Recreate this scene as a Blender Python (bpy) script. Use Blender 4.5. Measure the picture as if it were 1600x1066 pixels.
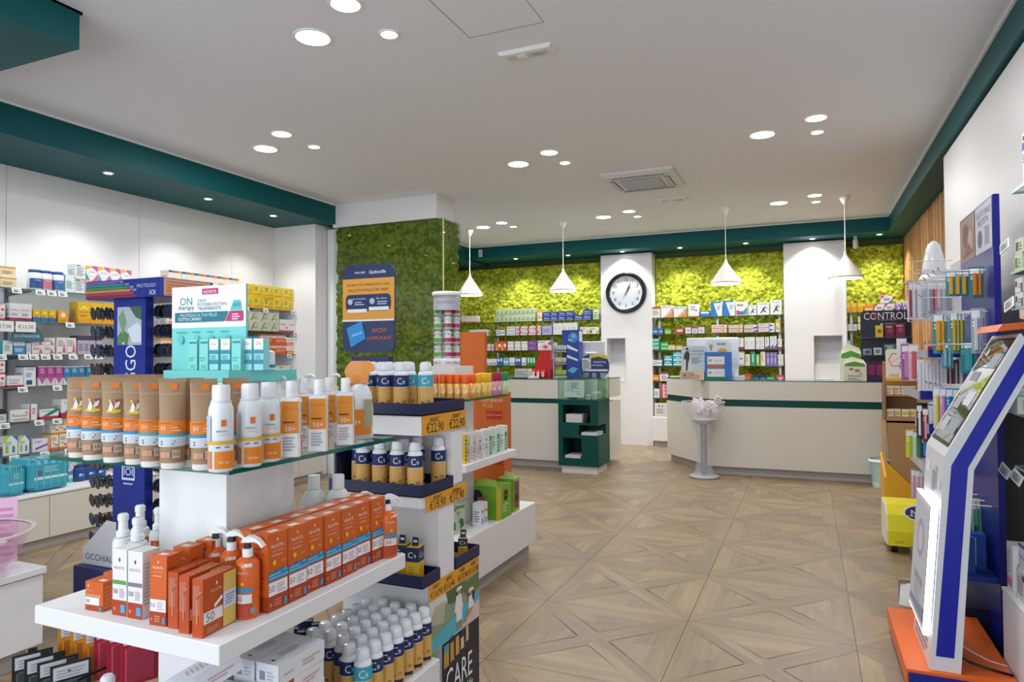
import bpy, math, random
import numpy as np
from math import pi, sin, cos, radians as RD
from mathutils import Vector, Matrix
random.seed(7)
S = bpy.context.scene
for o in list(bpy.data.objects): bpy.data.objects.remove(o)
# ------------------------------------------------------------------ camera, world, exposure
EYE = Vector((0, 0, 1.40)); FPX = 1067.0
YAW, PITCH, ROLL = RD(23.4), RD(1.22), RD(-0.35)
cd = bpy.data.cameras.new('camera'); cam = bpy.data.objects.new('camera', cd); S.collection.objects.link(cam)
cd.sensor_width = 36; cd.lens = FPX/1600*36; cd.clip_start = 0.05
RM = Matrix.Rotation(YAW, 3, 'Z') @ Matrix.Rotation(pi/2+PITCH, 3, 'X') @ Matrix.Rotation(ROLL, 3, 'Z')
cam.matrix_world = Matrix.Translation(EYE) @ RM.to_4x4()
S.camera = cam
w = bpy.data.worlds.new('daylight'); S.world = w; w.use_nodes = True
w.node_tree.nodes['Background'].inputs[0].default_value = (0.80, 0.90, 1.0, 1)
w.node_tree.nodes['Background'].inputs[1].default_value = 1.3
S.view_settings.view_transform = 'Standard'; S.view_settings.look = 'None'
S.view_settings.exposure = 0.15; S.view_settings.gamma = 1
DISC_E, DISC_W, SPOT_W, PEND_W = 9.0, 11.0, 8.0, 6.0
# daylight entering through the shop window in the wall behind the photographer
sd = bpy.data.lights.new('window_daylight', 'AREA'); sd.shape = 'RECTANGLE'; sd.size = 5.6; sd.size_y = 2.3
sd.energy = 80; sd.color = (0.86, 0.93, 1.0)
so = bpy.data.objects.new('window_daylight', sd); S.collection.objects.link(so)
so.location = (-2.4, -1.95, 1.5); so.rotation_euler = (RD(90), 0, 0)

def ray(u, v): return RM @ Vector(((u-800)/FPX, -(v-533)/FPX, -1))
def onx(u, v, a): d = ray(u, v); return EYE + d*((a-EYE.x)/d.x)
def ony(u, v, a): d = ray(u, v); return EYE + d*((a-EYE.y)/d.y)
def onz(u, v, a): d = ray(u, v); return EYE + d*((a-EYE.z)/d.z)

# ------------------------------------------------------------------ materials
MC = {}
def lin(h):
    c = [int(h[i:i+2], 16)/255 for i in (0, 2, 4)]
    return [x/12.92 if x <= .04045 else ((x+.055)/1.055)**2.4 for x in c]
def M(h, rough=.5, metal=0., emit=0., trans=0., alpha=1., coat=0., ior=1.45):
    k = (h, rough, metal, emit, trans, alpha, coat)
    if k in MC: return MC[k]
    m = bpy.data.materials.new('surface_'+h); m.use_nodes = True
    b = m.node_tree.nodes['Principled BSDF']; c = lin(h)+[1]
    b.inputs['Base Color'].default_value = c; b.inputs['Roughness'].default_value = rough
    b.inputs['Metallic'].default_value = metal; b.inputs['Transmission Weight'].default_value = trans
    b.inputs['Alpha'].default_value = alpha; b.inputs['Coat Weight'].default_value = coat; b.inputs['IOR'].default_value = ior
    if emit: b.inputs['Emission Color'].default_value = c; b.inputs['Emission Strength'].default_value = emit
    MC[k] = m; return m
def nodemat(name, fn):
    m = bpy.data.materials.new(name); m.use_nodes = True; nt = m.node_tree
    fn(nt, nt.nodes['Principled BSDF']); return m
def N(nt, t, **kw):
    n = nt.nodes.new(t)
    for k, v in kw.items():
        if hasattr(n, k): setattr(n, k, v)
        else: n.inputs[k.replace('_', ' ')].default_value = v
    return n
def ramp(nt, fac, stops):
    r = nt.nodes.new('ShaderNodeValToRGB'); e = r.color_ramp.elements
    while len(e) < len(stops): e.new(.5)
    for i, (p, c) in enumerate(stops): e[i].position = p; e[i].color = lin(c)+[1]
    nt.links.new(fac, r.inputs[0]); return r.outputs[0]
def plaster(name, col, bump=.02, rough=.6, scale=60):
    def f(nt, b):
        b.inputs['Base Color'].default_value = lin(col)+[1]; b.inputs['Roughness'].default_value = rough
        g = N(nt, 'ShaderNodeNewGeometry'); n = N(nt, 'ShaderNodeTexNoise', Scale=scale, Detail=3.0)
        nt.links.new(g.outputs['Position'], n.inputs['Vector'])
        u = N(nt, 'ShaderNodeBump', Strength=bump, Distance=.01); nt.links.new(n.outputs[0], u.inputs['Height'])
        nt.links.new(u.outputs[0], b.inputs['Normal'])
    return nodemat(name, f)
def wood(name, c0, c1, c2, ang, rough=.45, sc=2.2, stretch=14, lo=.3, hi=.72):
    def f(nt, b):
        g = N(nt, 'ShaderNodeNewGeometry'); mp = N(nt, 'ShaderNodeMapping')
        mp.inputs['Rotation'].default_value = (0, 0, ang) if ang is not None else (0, pi/2, 0)
        mp2 = N(nt, 'ShaderNodeMapping'); mp2.inputs['Scale'].default_value = (1, stretch, stretch)
        n = N(nt, 'ShaderNodeTexNoise', Scale=sc, Detail=6.0, Roughness=.62, Distortion=.35)
        n2 = N(nt, 'ShaderNodeTexNoise', Scale=1.3, Detail=2.0)
        L = nt.links.new
        L(g.outputs['Position'], mp.inputs['Vector']); L(mp.outputs[0], mp2.inputs['Vector']); L(mp2.outputs[0], n.inputs['Vector'])
        L(g.outputs['Position'], n2.inputs['Vector'])
        mx = N(nt, 'ShaderNodeMath', operation='ADD'); ml = N(nt, 'ShaderNodeMath', operation='MULTIPLY'); ml.inputs[1].default_value = .35
        L(n2.outputs[0], ml.inputs[0]); L(n.outputs[0], mx.inputs[0]); L(ml.outputs[0], mx.inputs[1])
        L(ramp(nt, mx.outputs[0], [(lo+.17, c0), (.67, c1), (hi+.2, c2)]), b.inputs['Base Color'])
        b.inputs['Roughness'].default_value = rough
        u = N(nt, 'ShaderNodeBump', Strength=.05, Distance=.004); L(n.outputs[0], u.inputs['Height']); L(u.outputs[0], b.inputs['Normal'])
    return nodemat(name, f)
WHITE = plaster('white_laminate', 'e4e4e6', .01, .42)
WALLP = plaster('white_wall_panel', 'e6e6e8', .015, .45)
CEIL = plaster('ceiling_plaster', 'eaebef', .03, .75)
CREAM = plaster('cream_laminate', 'd6d2c9', .01, .4)
GREYK = plaster('grey_plinth', 'a9a5a2', .02, .5)
TEAL = plaster('teal_paint', '00555a', .02, .5)
TEALD = plaster('dark_teal_lacquer', '00443f', .01, .4)
for _m in (TEAL, TEALD): _m.node_tree.nodes['Principled BSDF'].inputs['Specular IOR Level'].default_value = .22
GREYW = plaster('grey_back_panel', 'b4b4b6', .02, .5)
METAL = M('b9bbc0', .3, .9); CHROME = M('d8dade', .18, 1.0); BLACK = M('101114', .35); WIRE = M('d4d6da', .35, .6)
LAMPC = plaster('lamp_white', 'f0efec', .005, .5)
GLASSE = M('0d5a4c', .12)
def glass(name, tint='e8f4f0', edge=False, rough=.02):
    def f(nt, b):
        out = nt.nodes['Material Output']; t = N(nt, 'ShaderNodeBsdfTransparent'); g = N(nt, 'ShaderNodeBsdfGlossy', Roughness=rough)
        t.inputs[0].default_value = lin(tint)+[1]; fr = N(nt, 'ShaderNodeFresnel'); fr.inputs[0].default_value = 1.5
        mx = N(nt, 'ShaderNodeMixShader'); L = nt.links.new
        gm = N(nt, 'ShaderNodeNewGeometry'); iv = N(nt, 'ShaderNodeMath', operation='SUBTRACT'); iv.inputs[0].default_value = 1; ml = N(nt, 'ShaderNodeMath', operation='MULTIPLY')
        L(gm.outputs['Backfacing'], iv.inputs[1]); L(iv.outputs[0], ml.inputs[0]); L(fr.outputs[0], ml.inputs[1]); L(ml.outputs[0], mx.inputs[0]); L(t.outputs[0], mx.inputs[1]); L(g.outputs[0], mx.inputs[2]); L(mx.outputs[0], out.inputs[0])
    return nodemat(name, f)
GLASS = glass('clear_glass', 'edf7f3'); DIMGLASS = glass('dimming_grey_shelf_glass', 'd3d9da'); PLEX = glass('clear_plastic', 'f2f4f6', rough=.08); PINKP = M('e0a8c0', .12, alpha=.3, coat=.5)  # grey shelf glass, tint deepened so each shelf shades the wall below

# ------------------------------------------------------------------ mesh builder
TC = {}
def textgeo(s):
    if s in TC: return TC[s]
    c = bpy.data.curves.new('t', 'FONT'); c.body = s; c.size = 1; c.align_x = 'CENTER'; c.align_y = 'CENTER'; c.resolution_u = 2
    o = bpy.data.objects.new('t', c); S.collection.objects.link(o)
    dg = bpy.context.evaluated_depsgraph_get(); me = bpy.data.meshes.new_from_object(o.evaluated_get(dg))
    vs = [(v.co.x, v.co.y) for v in me.vertices]; fs = [tuple(p.vertices) for p in me.polygons]
    bpy.data.objects.remove(o); bpy.data.meshes.remove(me)
    xs = [v[0] for v in vs]; ys = [v[1] for v in vs]
    cx, cy = (min(xs)+max(xs))/2, (min(ys)+max(ys))/2
    TC[s] = ([(x-cx, y-cy) for x, y in vs], fs, max(xs)-min(xs), max(ys)-min(ys)); return TC[s]
class MB:
    def __init__(s): s.v = []; s.f = []; s.m = []; s.sm = []; s.mats = []
    def mi(s, m):
        if isinstance(m, str): m = M(m)
        if m not in s.mats: s.mats.append(m)
        return s.mats.index(m)
    def face(s, pts, m, sm=False):
        b = len(s.v); s.v += [tuple(p) for p in pts]; s.f.append(tuple(range(b, b+len(pts)))); s.m.append(s.mi(m)); s.sm.append(sm); return s
    def box(s, x0, x1, y0, y1, z0, z1, m, c=0):
        if x1 < x0: x0, x1 = x1, x0
        if y1 < y0: y0, y1 = y1, y0
        if c <= 0:
            b = len(s.v); s.v += [(x, y, z) for z in (z0, z1) for x, y in ((x0, y0), (x1, y0), (x1, y1), (x0, y1))]
            for f in ((3, 2, 1, 0), (4, 5, 6, 7), (0, 1, 5, 4), (1, 2, 6, 5), (2, 3, 7, 6), (3, 0, 4, 7)):
                s.f.append(tuple(b+i for i in f)); s.m.append(s.mi(m)); s.sm.append(False)
            return s
        pl = [(x0+c, y0), (x1-c, y0), (x1, y0+c), (x1, y1-c), (x1-c, y1), (x0+c, y1), (x0, y1-c), (x0, y0+c)]
        return s.stack([[(x, y) for x, y in inset(pl, c, x0, x1, y0, y1)], pl, pl, [(x, y) for x, y in inset(pl, c, x0, x1, y0, y1)]], [z0, z0+c, z1-c, z1], m)
    def stack(s, rings, zs, m, sm=False, cap=True):
        b = len(s.v); n = len(rings[0]); mm = s.mi(m) if not isinstance(m, list) else None
        for r, z in zip(rings, zs): s.v += [(x, y, z) for x, y in r]
        for i in range(len(zs)-1):
            for j in range(n):
                k = (j+1) % n; s.f.append((b+i*n+j, b+i*n+k, b+(i+1)*n+k, b+(i+1)*n+j))
                s.m.append(mm if mm is not None else s.mi(m[i])); s.sm.append(sm)
        if cap:
            s.f.append(tuple(b+j for j in range(n-1, -1, -1))); s.f.append(tuple(b+(len(zs)-1)*n+j for j in range(n)))
            s.m += [mm if mm is not None else s.mi(m[0]), mm if mm is not None else s.mi(m[-1])]; s.sm += [False, False]
        return s
    def prism(s, poly, a0, a1, m, axis='z'):
        def P(p, a): return {'z': (p[0], p[1], a), 'y': (p[0], a, p[1]), 'x': (a, p[0], p[1])}[axis]
        b = len(s.v); n = len(poly); s.v += [P(p, a0) for p in poly]+[P(p, a1) for p in poly]
        area = sum(poly[i][0]*poly[(i+1) % n][1]-poly[(i+1) % n][0]*poly[i][1] for i in range(n))
        fl = (area > 0) ^ (a1 < a0) ^ (axis == 'y')
        fs = [tuple(range(b+n-1, b-1, -1)), tuple(range(b+n, b+2*n))]+[(b+i, b+(i+1) % n, b+n+(i+1) % n, b+n+i) for i in range(n)]
        for f in fs: s.f.append(f if fl else f[::-1]); s.m.append(s.mi(m)); s.sm.append(False)
        return s
    def lathe(s, prof, m, cx=0, cy=0, seg=20, sx=1, sy=1, cap=True):
        rings = [[(cx+r*sx*cos(2*pi*j/seg), cy+r*sy*sin(2*pi*j/seg)) for j in range(seg)] for r, z in prof]
        return s.stack(rings, [z for r, z in prof], m, True, cap)
    def tube(s, pts, r, m, seg=6):
        pts = [Vector(p) for p in pts]; b = len(s.v); n = len(pts)
        for i, p in enumerate(pts):
            d = (pts[min(i+1, n-1)]-pts[max(i-1, 0)]).normalized()
            a = d.cross(Vector((0, 0, 1))) if abs(d.z) < .9 else d.cross(Vector((1, 0, 0)))
            a.normalize(); c = d.cross(a)
            for j in range(seg): s.v.append(tuple(p+a*(r*cos(2*pi*j/seg))+c*(r*sin(2*pi*j/seg))))
        for i in range(n-1):
            for j in range(seg):
                k = (j+1) % seg; s.f.append((b+i*seg+j, b+i*seg+k, b+(i+1)*seg+k, b+(i+1)*seg+j)); s.m.append(s.mi(m)); s.sm.append(True)
        s.f += [tuple(b+j for j in range(seg)), tuple(b+(n-1)*seg+j for j in range(seg-1, -1, -1))]; s.m += [s.mi(m)]*2; s.sm += [False]*2
        return s
    def draw(s, surf, W, H, design, curved=False):
        k = 0.0004
        for it in design:
            t = it[0]
            if t == 'r':
                _, u0, v0, u1, v1, c = it; n = max(1, int(abs(u1-u0)*24)) if curved else 1; vn = 2 if curved == 2 else 1
                for a in range(n):
                    for q in range(vn):
                        ua, ub = u0+(u1-u0)*a/n, u0+(u1-u0)*(a+1)/n; va, vb = v0+(v1-v0)*q/vn, v0+(v1-v0)*(q+1)/vn
                        s.face([surf(W*(x-.5), H*y, k) for x, y in ((ua, va), (ub, va), (ub, vb), (ua, vb))], c, bool(curved))
            elif t == 't':
                _, st, uc, vc, wf, c = it[:6]; rot = it[6] if len(it) > 6 else 0; vs, fs, tw, th = textgeo(st); sc = wf*W/tw
                hs = it[7] if len(it) > 7 else 1
                b = len(s.v); cr, sr = cos(rot), sin(rot)
                s.v += [tuple(surf(W*(uc-.5)+sc*(x*cr-y*hs*sr), H*vc+sc*(x*sr+y*hs*cr), k)) for x, y in vs]
                for f in fs: s.f.append(tuple(b+i for i in f)); s.m.append(s.mi(c)); s.sm.append(bool(curved))
            elif t == 'o':
                _, uc, vc, r, c = it[:5]; ar = it[5] if len(it) > 5 else 1
                s.face([surf(W*(uc-.5)+r*W*cos(2*pi*j/14), H*vc+r*W*ar*sin(2*pi*j/14), k) for j in range(14)], c)
            elif t == 'p':
                s.face([surf(W*(x-.5), H*y, k) for x, y in it[1]], it[2])
            elif t == 'L':
                _, u0, v0, u1, v1, n, c = it; rr = random.Random(int(u0*97+v0*31+n))
                hh = (v1-v0)/n
                for q in range(n):
                    ue = u0+(u1-u0)*rr.uniform(.6, 1); vv = v0+hh*q
                    s.face([surf(W*(x-.5), H*y, k) for x, y in ((u0, vv), (ue, vv), (ue, vv+hh*.5), (u0, vv+hh*.5))], c)
            k += .00022
        return s
    def mesh(s, name='mesh', sharp=None):
        me = bpy.data.meshes.new(name); me.from_pydata(s.v, [], s.f)
        for m in s.mats: me.materials.append(m)
        me.polygons.foreach_set('material_index', s.m); me.polygons.foreach_set('use_smooth', s.sm); me.update()
        if sharp: me.set_sharp_from_angle(angle=RD(sharp))
        return me
def inset(pl, c, x0, x1, y0, y1):
    mx, my = (x0+x1)/2, (y0+y1)/2
    return [(x+(c if x < mx else -c), y+(c if y < my else -c)) for x, y in pl]
def flat(o, r, u):
    o, r, u = Vector(o), Vector(r), Vector(u); n = r.cross(u)
    return lambda a, b, k: o+r*a+u*b+n*k
def cylf(r, z0=0, cx=0, cy=0, rf=None):
    def f(a, b, k):
        rr = (rf(b) if rf else r)+k+.0004; t = -pi/2+a/r; return Vector((cx+rr*cos(t), cy+rr*sin(t), z0+b))
    return f

# ------------------------------------------------------------------ objects and labels
REG = []
def link(o, parent=None):
    S.collection.objects.link(o)
    if parent: o.parent = parent
    return o
def obj(name, mesh, parent=None, loc=(0, 0, 0), rz=0):
    if isinstance(mesh, MB): mesh = mesh.mesh(name)
    o = bpy.data.objects.new(name, mesh); o.location = loc; o.rotation_euler = (0, 0, rz); return link(o, parent)
def struct(name, mesh, parent=None):
    o = obj(name, mesh, parent)
    if not parent: o['kind'] = 'structure'
    return o
def thing(name, cat, parts, loc=(0, 0, 0), rz=0, desc='', place='', group=None, rot=None):
    """parts: a mesh, or a list of (part name, mesh[, [sub-parts]])"""
    if isinstance(parts, (MB, bpy.types.Mesh)): o = obj(name, parts)
    else:
        o = bpy.data.objects.new(name, None); o.empty_display_size = .05; link(o)
        for p in parts:
            c = obj(p[0], p[1], o)
            for q in (p[2] if len(p) > 2 else []): obj(q[0], q[1], c)
    o.location = loc; o.rotation_euler = rot if rot else (0, 0, rz); o['category'] = cat
    REG.append((o, desc, place, group)); return o
ORD = ['first', 'second', 'third', 'fourth', 'fifth', 'sixth', 'seventh', 'eighth', 'ninth', 'tenth', 'eleventh', 'twelfth', 'thirteenth', 'fourteenth', 'fifteenth', 'sixteenth', 'seventeenth', 'eighteenth', 'nineteenth', 'twentieth']
def finish_labels():
    g = {}
    for r in REG: g.setdefault((r[1], r[2]), []).append(r)
    def scr(r):                      # left-to-right order as seen in the photo
        o = r[0]; c = Vector(o.location)
        if o.type == 'MESH' and c.length < 1e-6: c = sum((Vector(q) for q in o.bound_box), Vector())/8
        elif c.length < 1e-6 and o.children: c = sum((Vector(q) for q in o.children[0].bound_box), Vector())/8
        v = RM.transposed() @ (c-EYE); return v.x/max(-v.z, .01)
    for (d, p), rs in g.items():
        rs.sort(key=scr)
        for i, r in enumerate(rs):
            if len(rs) == 1: lb = d+(', ' if p.split()[0] in ('left', 'back') else ' ')+p
            else:
                a = ('left-hand' if i == 0 else 'right-hand') if len(rs) == 2 else ('rightmost' if i == len(rs)-1 else ORD[i])
                sep = ', ' if p.split()[0] in ('left', 'back') else ' '
                lb = a+' '+d+('' if len(rs) == 2 or a == 'rightmost' else ' from left')+sep+p
                if len(lb.split()) > 16: lb = a+' '+d+sep+p
            lb = lb.replace(', ,', ',')
            r[0]['label'] = lb
            if r[3] or len(rs) > 1: r[0]['group'] = r[3] or (d+'s '+p)
PC = {}
def proto(key, fn):
    if key not in PC: PC[key] = fn()
    return PC[key]

# ------------------------------------------------------------------ SETTING: floor of large tiles
CZ, SZ = 3.20, 3.00                      # ceiling, underside of the dropped soffit
struct('subfloor', MB().box(-6.2, 1.6, -2.3, 11.1, -.12, -.006, '6b6259'))
floor = bpy.data.objects.new('floor', None); link(floor); floor['kind'] = 'structure'
SH = [('87735a', '917c62', '9b866b'), ('8b775d', '968166', 'a18c70'), ('826f57', '8c785f', '958168'), ('8f795d', '9b8568', 'a79173'), ('7f6e59', '887661', '917f69')]
WM = {}
def wmat(sh, ang):
    k = (sh, round(ang, 2))
    if k not in WM: WM[k] = wood('wood_print', *SH[sh], ang, .38, 2.4, 10)
    return WM[k]
TW, TH = .79, .81
def tilemesh(seed):
    r = random.Random(seed); mb = MB(); W, H = TW-.0025, TH-.0025; bw = .075
    def q(pts, sh, ang):
        a = sum(pts[i][0]*pts[(i+1) % len(pts)][1]-pts[(i+1) % len(pts)][0]*pts[i][1] for i in range(len(pts)))
        if a < 0: pts = pts[::-1]
        mb.face([(x, y, 0) for x, y in pts], wmat(sh, ang))
    mb.box(-W/2, W/2, -H/2, H/2, -.006, -.0004, wmat(0, 0))
    c = [(-W/2, -H/2), (W/2, -H/2), (W/2, H/2), (-W/2, H/2)]
    def L(p, q_, t): return (p[0]+(q_[0]-p[0])*t, p[1]+(q_[1]-p[1])*t)
    for i in range(4):                    # four triangles of planks between the diagonal bands
        A, B = c[i], c[(i+1) % 4]; O = (0, 0); e = .085
        ang = 0 if i % 2 == 0 else pi/2
        cuts = [0, .24, .5, .78, 1]
        for j in range(4):
            t0, t1 = cuts[j], cuts[j+1]
            P0, P1, P2, P3 = L(A, O, t0), L(B, O, t0), L(B, O, t1), L(A, O, t1)
            def tr(P, Q, t): # trim ends for the diagonal bands
                ln = math.dist(P, Q); k_ = min(.499, bw/ max(ln, .01))
                return L(P, Q, k_), L(Q, P, k_)
            a, b = tr(P0, P1, t0)
            if t1 < .99: d, cc = tr(P3, P2, t1)
            else: d = cc = L(L(A, B, .5), O, 1-bw*1.1/ (H/2))
            m = r.uniform(.3, .7)
            if j < 3 and r.random() < .75:
                mm, nn = L(a, b, m), L(d, cc, m)
                q([a, mm, nn, d], r.randrange(5), ang); q([mm, b, cc, nn], r.randrange(5), ang)
            else: q([a, b, cc, d] if d != cc else [a, b, d], r.randrange(5), ang)
    for i in range(4):                    # tapered planks fanning out of each corner
        A = c[i]; N1 = c[(i+1) % 4]; N0 = c[(i-1) % 4]; O = (0, 0)
        e1, e0 = L(A, N1, bw/math.dist(A, N1)), L(A, N0, bw/math.dist(A, N0))
        m1 = L(L(A, N1, .5), O, 1-bw*1.1/(H/2)); m0 = L(L(A, N0, .5), O, 1-bw*1.1/(H/2))
        ang = math.atan2(-A[1], -A[0])
        q([A, e1, m1, O], r.choice((0, 2, 4)), -ang); q([A, O, m0, e0], r.choice((0, 1, 2, 4)), -ang)
    return mb.mesh('tile')
TM = [tilemesh(i) for i in range(8)]
for i in range(-6, 3):
    for j in range(-3, 11):
        cx, cy = -.596+TW*(i+.5), 2.872+TH*(j-.5)
        if cx < -6.1 or cx > 1.6: continue
        t = obj('tile', TM[random.randrange(8)], floor, (cx, cy, 0), random.choice((0, pi)))

# ------------------------------------------------------------------ ceiling, soffits
ce = MB().box(-6.2, 1.6, -2.3, 11.1, CZ, CZ+.1, CEIL); ceil = struct('ceiling', ce)
struct('trim_left', MB().box(-6.1, -5.12, -2.2, 10.9, SZ-.03, CZ, TEAL))
struct('trim_back', MB().box(-5.12, 1.0, 10.12, 10.9, SZ, CZ, TEAL))
struct('trim_right', MB().box(1.0, 1.6, -2.2, 10.9, SZ, CZ, TEAL))
struct('trim_entrance', MB().box(-5.12, -3.44, -2.2, 2.33, SZ, CZ, TEAL))
b = MB()
for (x0, x1, y0, y1) in ((-5.12, -5.105, 2.33, 6.56), (-5.12, -5.105, 6.95, 10.1), (-5.1, .985, 10.105, 10.12), (.985, 1.0, -2.2, 10.12), (-3.455, -3.44, -2.2, 2.345), (-5.1, -3.44, 2.33, 2.345)):
    b.box(x0, x1, y0, y1, CZ-.014, CZ-.0005, 'f2f2f2')
struct('trim_shadow_gap_bead', b)
struct('ceiling_hatch_joint', MB().box(-1.732, -1.728, 2.2, 3.42, CZ-.0015, CZ+.01, '8d8d90').box(-1.732, -1.28, 3.42, 3.424, CZ-.0015, CZ+.01, '8d8d90').box(-1.284, -1.28, 2.2, 3.42, CZ-.0015, CZ+.01, 'a5a5a8'))

# ------------------------------------------------------------------ walls
def wall(name, x0, x1, y0, y1, z0, z1, m): return struct(name, MB().box(x0, x1, y0, y1, z0, z1, m))
wl = wall('wall_left', -6.15, -5.96, -2.3, 11.0, 0, CZ, GREYW)
ys = [-2.2, -.17, 1.03, 2.23, 3.43, 4.63, 5.79, 6.45]
for a, c in zip(ys[:-1], ys[1:]): obj('panel', MB().box(-5.96, -5.94, a+.002, c-.002, .4, SZ-.03, WALLP, .001), wl)
struct('wall_closet', MB().box(-5.95, -5.31, 6.45, 6.575, 0, SZ-.031, WALLP, .002).box(-5.95, -5.31, 6.58, 6.95, 0, SZ-.031, WALLP))
pw = MB().box(-5.16, -3.75, 6.58, 6.98, 2.93, CZ-.001, WHITE).box(-5.3, -3.72, 6.66, 6.98, 0, 2.93, WHITE)
struct('wall_pillar', pw)
wb = wall('wall_back', -6.1, 1.6, 10.82, 11.0, 0, CZ, '4c5a1e')
struct('wall_back_left_fill', MB().box(-5.94, -5.75, 6.95, 10.8, 0, SZ-.03, WALLP))
wr = wall('wall_right', 1.06, 1.6, -2.3, 6.43, 0, SZ, GREYW)
for a, c in ((-2.3, -1.1), (-1.1, .3), (.3, 1.6), (1.6, 3.545), (3.545, 6.43)): obj('panel', MB().box(1.03, 1.06, a+.002, c-.002, .02, SZ-.02, WALLP, .001), wr)
ws = wall('wall_right_slatted', 1.31, 1.6, 6.43, 10.82, 0, SZ, TEALD)
SLAT = [wood('slat_wood', 'a3703c', 'bd8a52', 'd3a46b', None, .5, 2.0, 9), wood('slat_wood_dark', '8a5a2c', 'a87543', 'bd8b57', None, .5, 2.0, 9)]
y = 6.47; i = 0
while y < 10.7:
    obj('slat', MB().box(1.235, 1.31, y, y+.15, .01, SZ-.004, SLAT[1 if i % 4 == 2 else 0], .003), ws); y += .2; i += 1
wf = MB()                                # entrance front behind the photographer, three large openings
wf.box(-6.1, 1.6, -2.3, -2.15, 2.85, CZ, WALLP).box(-6.1, 1.6, -2.3, -2.15, 0, .25, WALLP)
for x in (-6.1, -5.55, -3.2, -.6, .95): wf.box(x, x+(.5 if x in (-6.1, .95) else .12), -2.3, -2.15, .25, 2.85, WALLP)
struct('wall_front', wf)
# back-wall columns with recessed hatches
def column(name, x0, x1, nx0, nx1, nz0, nz1):
    y0, y1 = 10.5, 10.81; b = MB(); m = WALLP
    b.box(x0, nx0, y0, y1, 0, SZ-.02, m).box(nx1, x1, y0, y1, 0, SZ-.02, m)
    b.box(nx0, nx1, y0, y1, 0, nz0, m).box(nx0, nx1, y0, y1, nz1, SZ-.02, m)
    b.box(nx0, nx1, y0+.27, y1, nz0, nz1, 'c4c6ca')
    o = struct(name, b)
    f = MB(); t = .012
    f.box(nx0-t, nx0, y0-.006, y0+.01, nz0-t, nz1+t, 'd0d2d6').box(nx1, nx1+t, y0-.006, y0+.01, nz0-t, nz1+t, 'd0d2d6')
    f.box(nx0, nx1, y0-.006, y0+.01, nz1, nz1+t, 'c9cbcf').box(nx0, nx1, y0-.006, y0+.01, nz0-t, nz0, 'd0d2d6')
    obj('hatch_frame', f, o)
    zc = nz0+(nz1-nz0)*.36
    obj('hatch_chute', MB().prism([(y0+.05, nz0+.001), (y0+.265, nz0+.001), (y0+.265, zc+.06), (y0+.05, zc)], nx0+.004, nx1-.004, WHITE, 'x'), o)
    return o
column('wall_column_clock', -3.0, -2.19, -2.905, -2.615, .99, 1.66)
column('wall_column_right', -.30, .49, .085, .44, 1.03, 1.65)
struct('wall_back_service_box', MB().box(.49, .505, 10.46, 10.5, 1.0, SZ-.02, 'c8c9cc'))

# ------------------------------------------------------------------ preserved moss panels
def mossmat(name, cs):
    def f(nt, b):
        L = nt.links.new; g = N(nt, 'ShaderNodeNewGeometry')
        vo = N(nt, 'ShaderNodeTexVoronoi', Scale=26.0); n = N(nt, 'ShaderNodeTexNoise', Scale=90.0, Detail=5.0, Roughness=.7)
        n3 = N(nt, 'ShaderNodeTexNoise', Scale=5.0, Detail=2.0)
        L(g.outputs['Position'], vo.inputs['Vector']); L(g.outputs['Position'], n.inputs['Vector']); L(g.outputs['Position'], n3.inputs['Vector'])
        a = N(nt, 'ShaderNodeMath', operation='MULTIPLY_ADD'); a.inputs[1].default_value = .35
        sp = N(nt, 'ShaderNodeSeparateColor'); L(vo.outputs['Color'], sp.inputs[0]); L(sp.outputs[0], a.inputs[0]); L(n.outputs[0], a.inputs[2])
        a2 = N(nt, 'ShaderNodeMath', operation='MULTIPLY_ADD'); a2.inputs[1].default_value = .4; L(n3.outputs[0], a2.inputs[0]); L(a.outputs[0], a2.inputs[2])
        L(ramp(nt, a2.outputs[0], [(.45, cs[0]), (.8, cs[1]), (1.1, cs[2])]), b.inputs['Base Color'])
        b.inputs['Roughness'].default_value = .95
        u = N(nt, 'ShaderNodeBump', Strength=.9, Distance=.012); L(n.outputs[0], u.inputs['Height']); L(u.outputs[0], b.inputs['Normal'])
    return nodemat(name, f)
MOSS = mossmat('moss', ('4a5a06', '93a21a', 'cfd548')); MOSSD = mossmat('moss_dark', ('4b4a0e', '72741c', 'a09c36'))
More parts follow.
